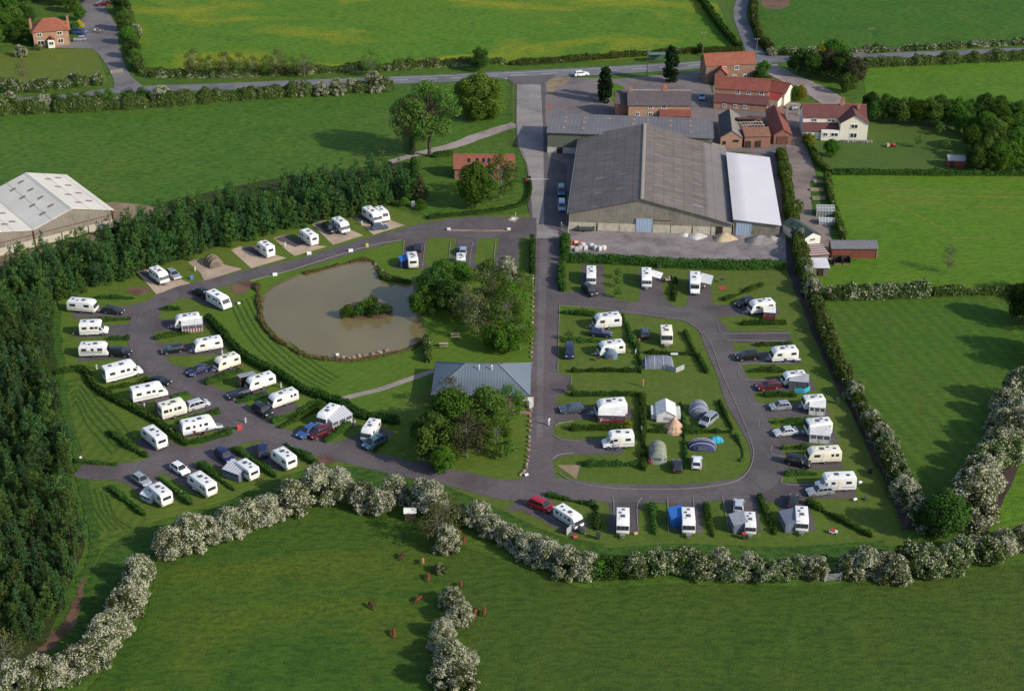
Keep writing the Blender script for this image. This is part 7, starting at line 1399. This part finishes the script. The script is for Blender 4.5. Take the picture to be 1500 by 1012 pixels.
# concrete sleeper row with two stones on the tarmac
o = tag(ribbon('kerb_island', [(657,337),(700,338),(744,338)], .075, EARTH, 1.0), kind='structure')
for i, x in enumerate((657,745)): 
    me = MB().box((0,0,.3),(.9,.7,.6)).mesh('stone', plain('stone_white',(0.62,0.60,0.54),.9), .18, 2, True); tag(obj('boulder', me, None, None, P(x,337.5)), ('white boulder at the left end of the gravel island','white boulder at the right end of the gravel island')[i], 'boulder', 'boulders of the gravel island')
me = MB().box((0,0,.7),(1.0,.9,1.4)).mesh('stone', plain('stone_pale',(0.60,0.58,0.54),.9), .3, 2, True); tag(obj('boulder', me, None, None, P(605,303)), 'big pale boulder standing between the round shrubs', 'boulder')
SM = [MB().box((0,0,.14),(.55+.1*i,.42,.34)).mesh('stone', plain('stone_red%s' % 'abc'[i],((0.26,0.17,0.12),(0.33,0.25,0.19),(0.22,0.15,0.11))[i],.95), .10, 2, True) for i in range(3)]
for i in range(44):
    t = i/43; q = np.array(spline([(782,405),(782,440),(781,480),(780,520),(778,560),(778,610),(776,650),(772,685),(764,696)], False, 12)); p = q[int(t*(len(q)-1))]
    if 545 < p[1] < 600: continue
    tag(obj('edge_stone', SM[i % 3], None, None, P(p[0]-1.5, p[1]), RND.uniform(0,3)), 'rough brown stone in the row edging the main drive', 'stone', 'stones edging the main drive')
for i, (x, y) in enumerate(((495,524),(503,525),(510,525),(518,524),(526,522),(535,521),(546,519),(556,517),(566,514),(552,395),(556,404),(550,388),(560,398))):
    tag(obj('pond_stone', SM[i % 3], None, None, P(x, y), i*1.3), 'tan stone on the shore of the pond', 'stone', 'stones along the pond shore').scale = (1.6,1.6,1.3)
# yard: bulk bags, barriers, heaps, skip
bagm = [MB().box((0,0,.5),(1.0,1.0,1.0)).mesh('bag', m, .14, 2, True) for m in (plain('bag_white',(0.55,0.53,0.51),.9), plain('bag_grey',(0.42,0.41,0.42),.9))]
for i, (x, y, k) in enumerate(((838,367,1),(844,368,1),(850,366,1),(857,366,0),(866,363,0),(872,366,0),(878,367,0),(884,366,0),(853,362,0))):
    tag(obj('bulk_bag', bagm[k], None, None, P(x, y)+Vector((0,0,.04)), .1*i), ('dark grey bulk bag at the left of the yard row','white bulk bag in the yard row')[1-k] if k else 'white bulk bag in the yard row by the hedge', 'bag', 'grey bulk bags' if k else 'white bulk bags')
for i, (x, y) in enumerate(((839,358.5),(844,359),(848,358))): simple('plastic_barrier', 'orange and white plastic barrier block behind the bulk bags', 'barrier', x, y, [('lower_block', MB().box((0,0,.3),(1.0,.5,.6)), ORANGE), ('upper_block', MB().box((0,0,.8),(.9,.4,.36)), PLW if i % 2 else ORANGE)], .1*i, 'orange barrier blocks')
def heap(x, y, rx, ry, h, m, label, name='heap'):
    n, k = 20, 7; vs = [(0,0,h)]; ph = RND.uniform(0,6)
    for j in range(1,k+1):
        t = j/k
        for i in range(n): a = 2*pi*i/n; w_ = 1+.15*sin(3*a+ph)+.08*sin(7*a+ph*2); vs.append((cos(a)*rx*t*w_, sin(a)*ry*t*w_, max(0,h*(1-t**1.3))*(1+.08*RND.uniform(-1,1))-.02*(j==k)))
    fs = [(0,1+i,1+(i+1)%n) for i in range(n)]+[(1+(j-1)*n+i,1+j*n+i,1+j*n+(i+1)%n,1+(j-1)*n+(i+1)%n) for j in range(1,k) for i in range(n)]
    tag(obj(name, MB().add(vs, fs).mesh(name, m, 0, 2, True), None, None, P(x,y)+Vector((0,0,.04))), label, 'heap')
heap(1020,347,2.4,1.7,.9,asphalt('rubble_white',(0.36,0.34,0.33),(0.50,0.48,0.46),.5,6),'white rubble heap against the barn wall'); heap(1061,350,2.7,2.0,1.6,asphalt('sand',(0.34,0.26,0.165),(0.42,0.33,0.22),.25,3),'tan sand heap at the barn corner','sand_heap'); heap(1112,354,3.8,2.2,1.6,asphalt('ballast',(0.13,0.12,0.12),(0.24,0.22,0.22),.6,5),'dark stone heap before the white roofed shed'); heap(1130,352,2.0,1.4,1.0,asphalt('ballast_b',(0.22,0.20,0.19),(0.32,0.29,0.28),.6,5),'grey gravel heap at the right end of the yard'); heap(1003,345,1.3,1.0,.6,asphalt('rubble_b',(0.40,0.38,0.36),(0.56,0.54,0.52),.5,6),'small pale rubble pile left of the white heap')
simple('skip','dark green open skip trailer parked by the barn wall','skip',859,338,[('hull',MB().box((0,0,.35),(3.6,1.7,.1)).box((-1.8,0,.75),(.1,1.7,.8)).box((1.8,0,.75),(.1,1.7,.8)).box((0,-.85,.75),(3.6,.1,.8)).box((0,.85,.75),(3.6,.1,.8)),plain('skip_green',(0.05,0.07,0.06),.7)),('load',MB().box((0,0,.7),(3.3,1.5,.5)),plain('scrap',(0.12,0.12,0.12),.9)),('wheel',MB().tube((-.6,-.95,.3),(-.6,.95,.3),.3,n=12),RUBBER)])
# gates, hut, fences, poles
def gate(a, b, h, label, m, name='gate'):
    A, rz, L = frame(a, b); o = thing(name, label, 'gate', A, rz)
    for x in (0, L): obj('gate_post', MB().box((x,0,h*.6),(.2,.2,h*1.2)).mesh('gate_post', m), o)
    mb = MB()
    for i in range(5): mb.box((L/2,0,.2+i*(h-.2)/4),(L-.25,.05,.1))
    mb.box((.2,0,h*.55),(.08,.06,h)); mb.box((L-.2,0,h*.55),(.08,.06,h)); obj('gate_bars', mb.mesh('gate_bars', m), o)
gate((1208,851),(1231,849),1.2,'grey wooden field gate in the gap of the lower right hedge',plain('gate_grey',(0.30,0.30,0.31),.7)); gate((613,675),(632,677),1.1,'wooden gate and rails at the edge of the grove',WOODP); gate((822,338),(832,345),1.8,'tall grey pallet gate at the barn yard corner',plain('gate_pallet',(0.33,0.28,0.26),.8)); gate((163,109),(179,107),1.1,'pale wooden gate across the house lane',WOODP)
o = thing('hut', 'small white hut roof tucked in the blossom hedge', 'hut', P(601,763), .05); gable_walls(o, 1.8, 1.6, 1.6, 2.0, plain('board_brown',(0.07,0.045,0.035),.9), 'x', -.9, 0); gable_roof(o, 1.8, 1.6, 1.6, 2.0, RENDER_WHITE, 'x', -.9, 0, .15, .06)
def fence(pts, h, label, m=None, rails=3, sp=2.2, net=False):
    W_ = [P(*q) for q in pts]; o = thing('fence', label, 'fence', W_[0]); mp = MB(); mr = MB()
    for a, b in zip(W_, W_[1:]):
        a, b = a-W_[0], b-W_[0]; n = max(1, int((b-a).length/sp)); d = b-a
        for i in range(n+1): q = a.lerp(b, i/n); mp.box((q.x,q.y,h/2),(.10,.10,h))
        for k in range(rails): z = h*(.25+.7*k/max(1,rails-1)); mr.tube(a+Vector((0,0,z)), b+Vector((0,0,z)), .025 if not net else .012, n=4)
    obj('fence_posts', mp.mesh('fence_posts', m or WOODM), o); obj('fence_rails', mr.mesh('fence_rails', m or WOODM), o)
fence([(752,120),(752,150),(752,178)],1.2,'post and rail fence left of the drive above the gravel track',None,3); fence([(753,186),(753,212),(765,222)],1.2,'post and rail fence left of the drive below the gravel track',None,3); fence([(765,224),(771,243),(775,258)],1.2,'rail fence along the cottage garden by the drive',None,2)
fence([(103,744),(108,790),(112,830)],1.3,'thin wire fence beside the wood path',BARK_G,2); fence([(600,150),(602,190),(603,228)],1.2,'wire fence along the left field edge',WOODM,2)
fence([(1172,420),(1212,520),(1250,600),(1300,705),(1328,770)],1.1,'post and wire fence beside the dark ditch',WOODM,2,3)
def pole(x, y, h, label): simple('utility_pole', label, 'pole', x, y, [('pole', MB().tube((0,0,0),(0,0,h),.14,.10,8), WOODM), ('crossarm', MB().box((0,0,h-.4),(1.6,.12,.12)), WOODM), ('insulator', MB().tube((-.7,0,h-.34),(-.7,0,h-.1),.05).tube((.7,0,h-.34),(.7,0,h-.1),.05), PLW)], .2, 'utility poles by the main road')
pole(947.5,113,8.5,'wooden utility pole left of the farmhouse cypress'); pole(1029,82,7.5,'wooden utility pole behind the brick barn'); pole(1107.5,84,6,'wooden utility pole at the lane corner'); pole(1272,78,8,'wooden utility pole on the roadside at the far right')
o = thing('netted_shelter', 'green framed shelter on the far roadside behind the cypress', 'shelter', P(963,92), .08); mb = MB()
for x in (-2.4,0,2.4):
    for y in (0,2.2): mb.tube((x,y,0),(x,y,2.4),.06,n=5)
for z in (.8,1.6,2.4): mb.tube((-2.4,0,z),(2.4,0,z),.05,n=5); mb.tube((-2.4,2.2,z),(2.4,2.2,z),.05,n=5)
obj('frame', mb.mesh('frame', plain('paint_green',(0.05,0.13,0.10),.6)), o); obj('roof', MB().box((0,1.1,2.48),(5.2,2.6,.1)).mesh('roof', plain('roof_green_mesh',(0.10,0.16,0.13),.8)), o); obj('back_panel', MB().box((0,2.2,1.2),(4.7,.06,2.3)).mesh('back_panel', plain('panel_green',(0.06,0.12,0.09),.8)), o)
# garden tractor, toys
o = thing('ride_on_mower', 'red ride on mower with pale grass box on the garden lawn', 'mower', P(1306,215), .2); obj('bonnet', MB().box((.55,0,.55),(.9,.7,.5)).mesh('bonnet', REDP, .08), o); obj('seat', MB().box((-.3,0,.65),(.5,.5,.1)).box((-.52,0,.85),(.1,.5,.4)).mesh('seat', PLASTIC_D, .03), o); obj('grass_box', MB().box((-1.1,0,.55),(.8,.9,.8)).mesh('grass_box', FA['tan'], .05), o)
for x, r in ((.7,.22),(-.4,.3)):
    for s in (-1,1): obj('wheel', MB().tube((x,s*.42,r),(x,s*.58,r),r,n=12).mesh('wheel', RUBBER), o)
simple('ride_on_toy','red and white toy car on the grass at the bottom right','toy',1220.5,781,[('body',MB().box((0,0,.3),(1.3,.7,.4)),PLW),('seat',MB().box((-.1,0,.6),(.7,.6,.25)),REDP),('wheel',MB().tube((-.4,-.4,.16),(-.4,.4,.16),.16,n=10),RUBBER),('wheel',MB().tube((.4,-.4,.16),(.4,.4,.16),.16,n=10),RUBBER)],-.3)
for x, y, lab, m in ((1259.5,708,'white water drum on the grass near the bottom right motorhome',PLW),(1252,733,'white and black water drum right of the bottom motorhome',PLW),(1268,732,'dark water drum beside the white one',PLASTIC_D),(350,446,'white water drum beside the wide windscreen motorhome',PLW),(931,783,'small tan box below the lone bottom caravan',FA['tan']),(494,521,'white ball float at the pond edge',PLW),(771,697,'pale stone block at the drive bottom corner',PLW),(842,788,'red cool box by the grey windbreak',REDP)):
    simple('water_drum' if 'drum' in lab else 'small_container', lab, 'container', x, y, [('barrel', MB().tube((-.3,0,.25),(.3,0,.25),.25,n=12), m), ('handle', MB().tube((-.3,0,.3),(-.5,0,.7),.025,n=5).tube((.3,0,.3),(.1,0,.75),.025,n=5), GREYM)], .4)
simple('wall_cabinet','white gas cabinet at the corner of the amenity block','cabinet',777,598,[('cabinet',MB().box((0,0,.8),(.5,.5,1.6)),PLW),('cabinet_door',MB().box((0,-.26,.8),(.4,.03,1.4)),FRAME_W)],-.1)
for i in range(2): 
    x = (1131,1141)[i]; simple('caravan_step', ('left white step strut beside a bottom left caravan','right white step strut beside a bottom left caravan')[i], 'step', 286+i*4, 718+i*1.5, [('tread', MB().box((0,0,.25),(.6,.3,.05)).box((0,.25,.45),(.6,.3,.05)), PLW), ('side_frame', MB().tube((-.3,-.2,0),(-.3,.45,.9),.03,n=5).tube((.3,-.2,0),(.3,.45,.9),.03,n=5), PLW)], 2.2)
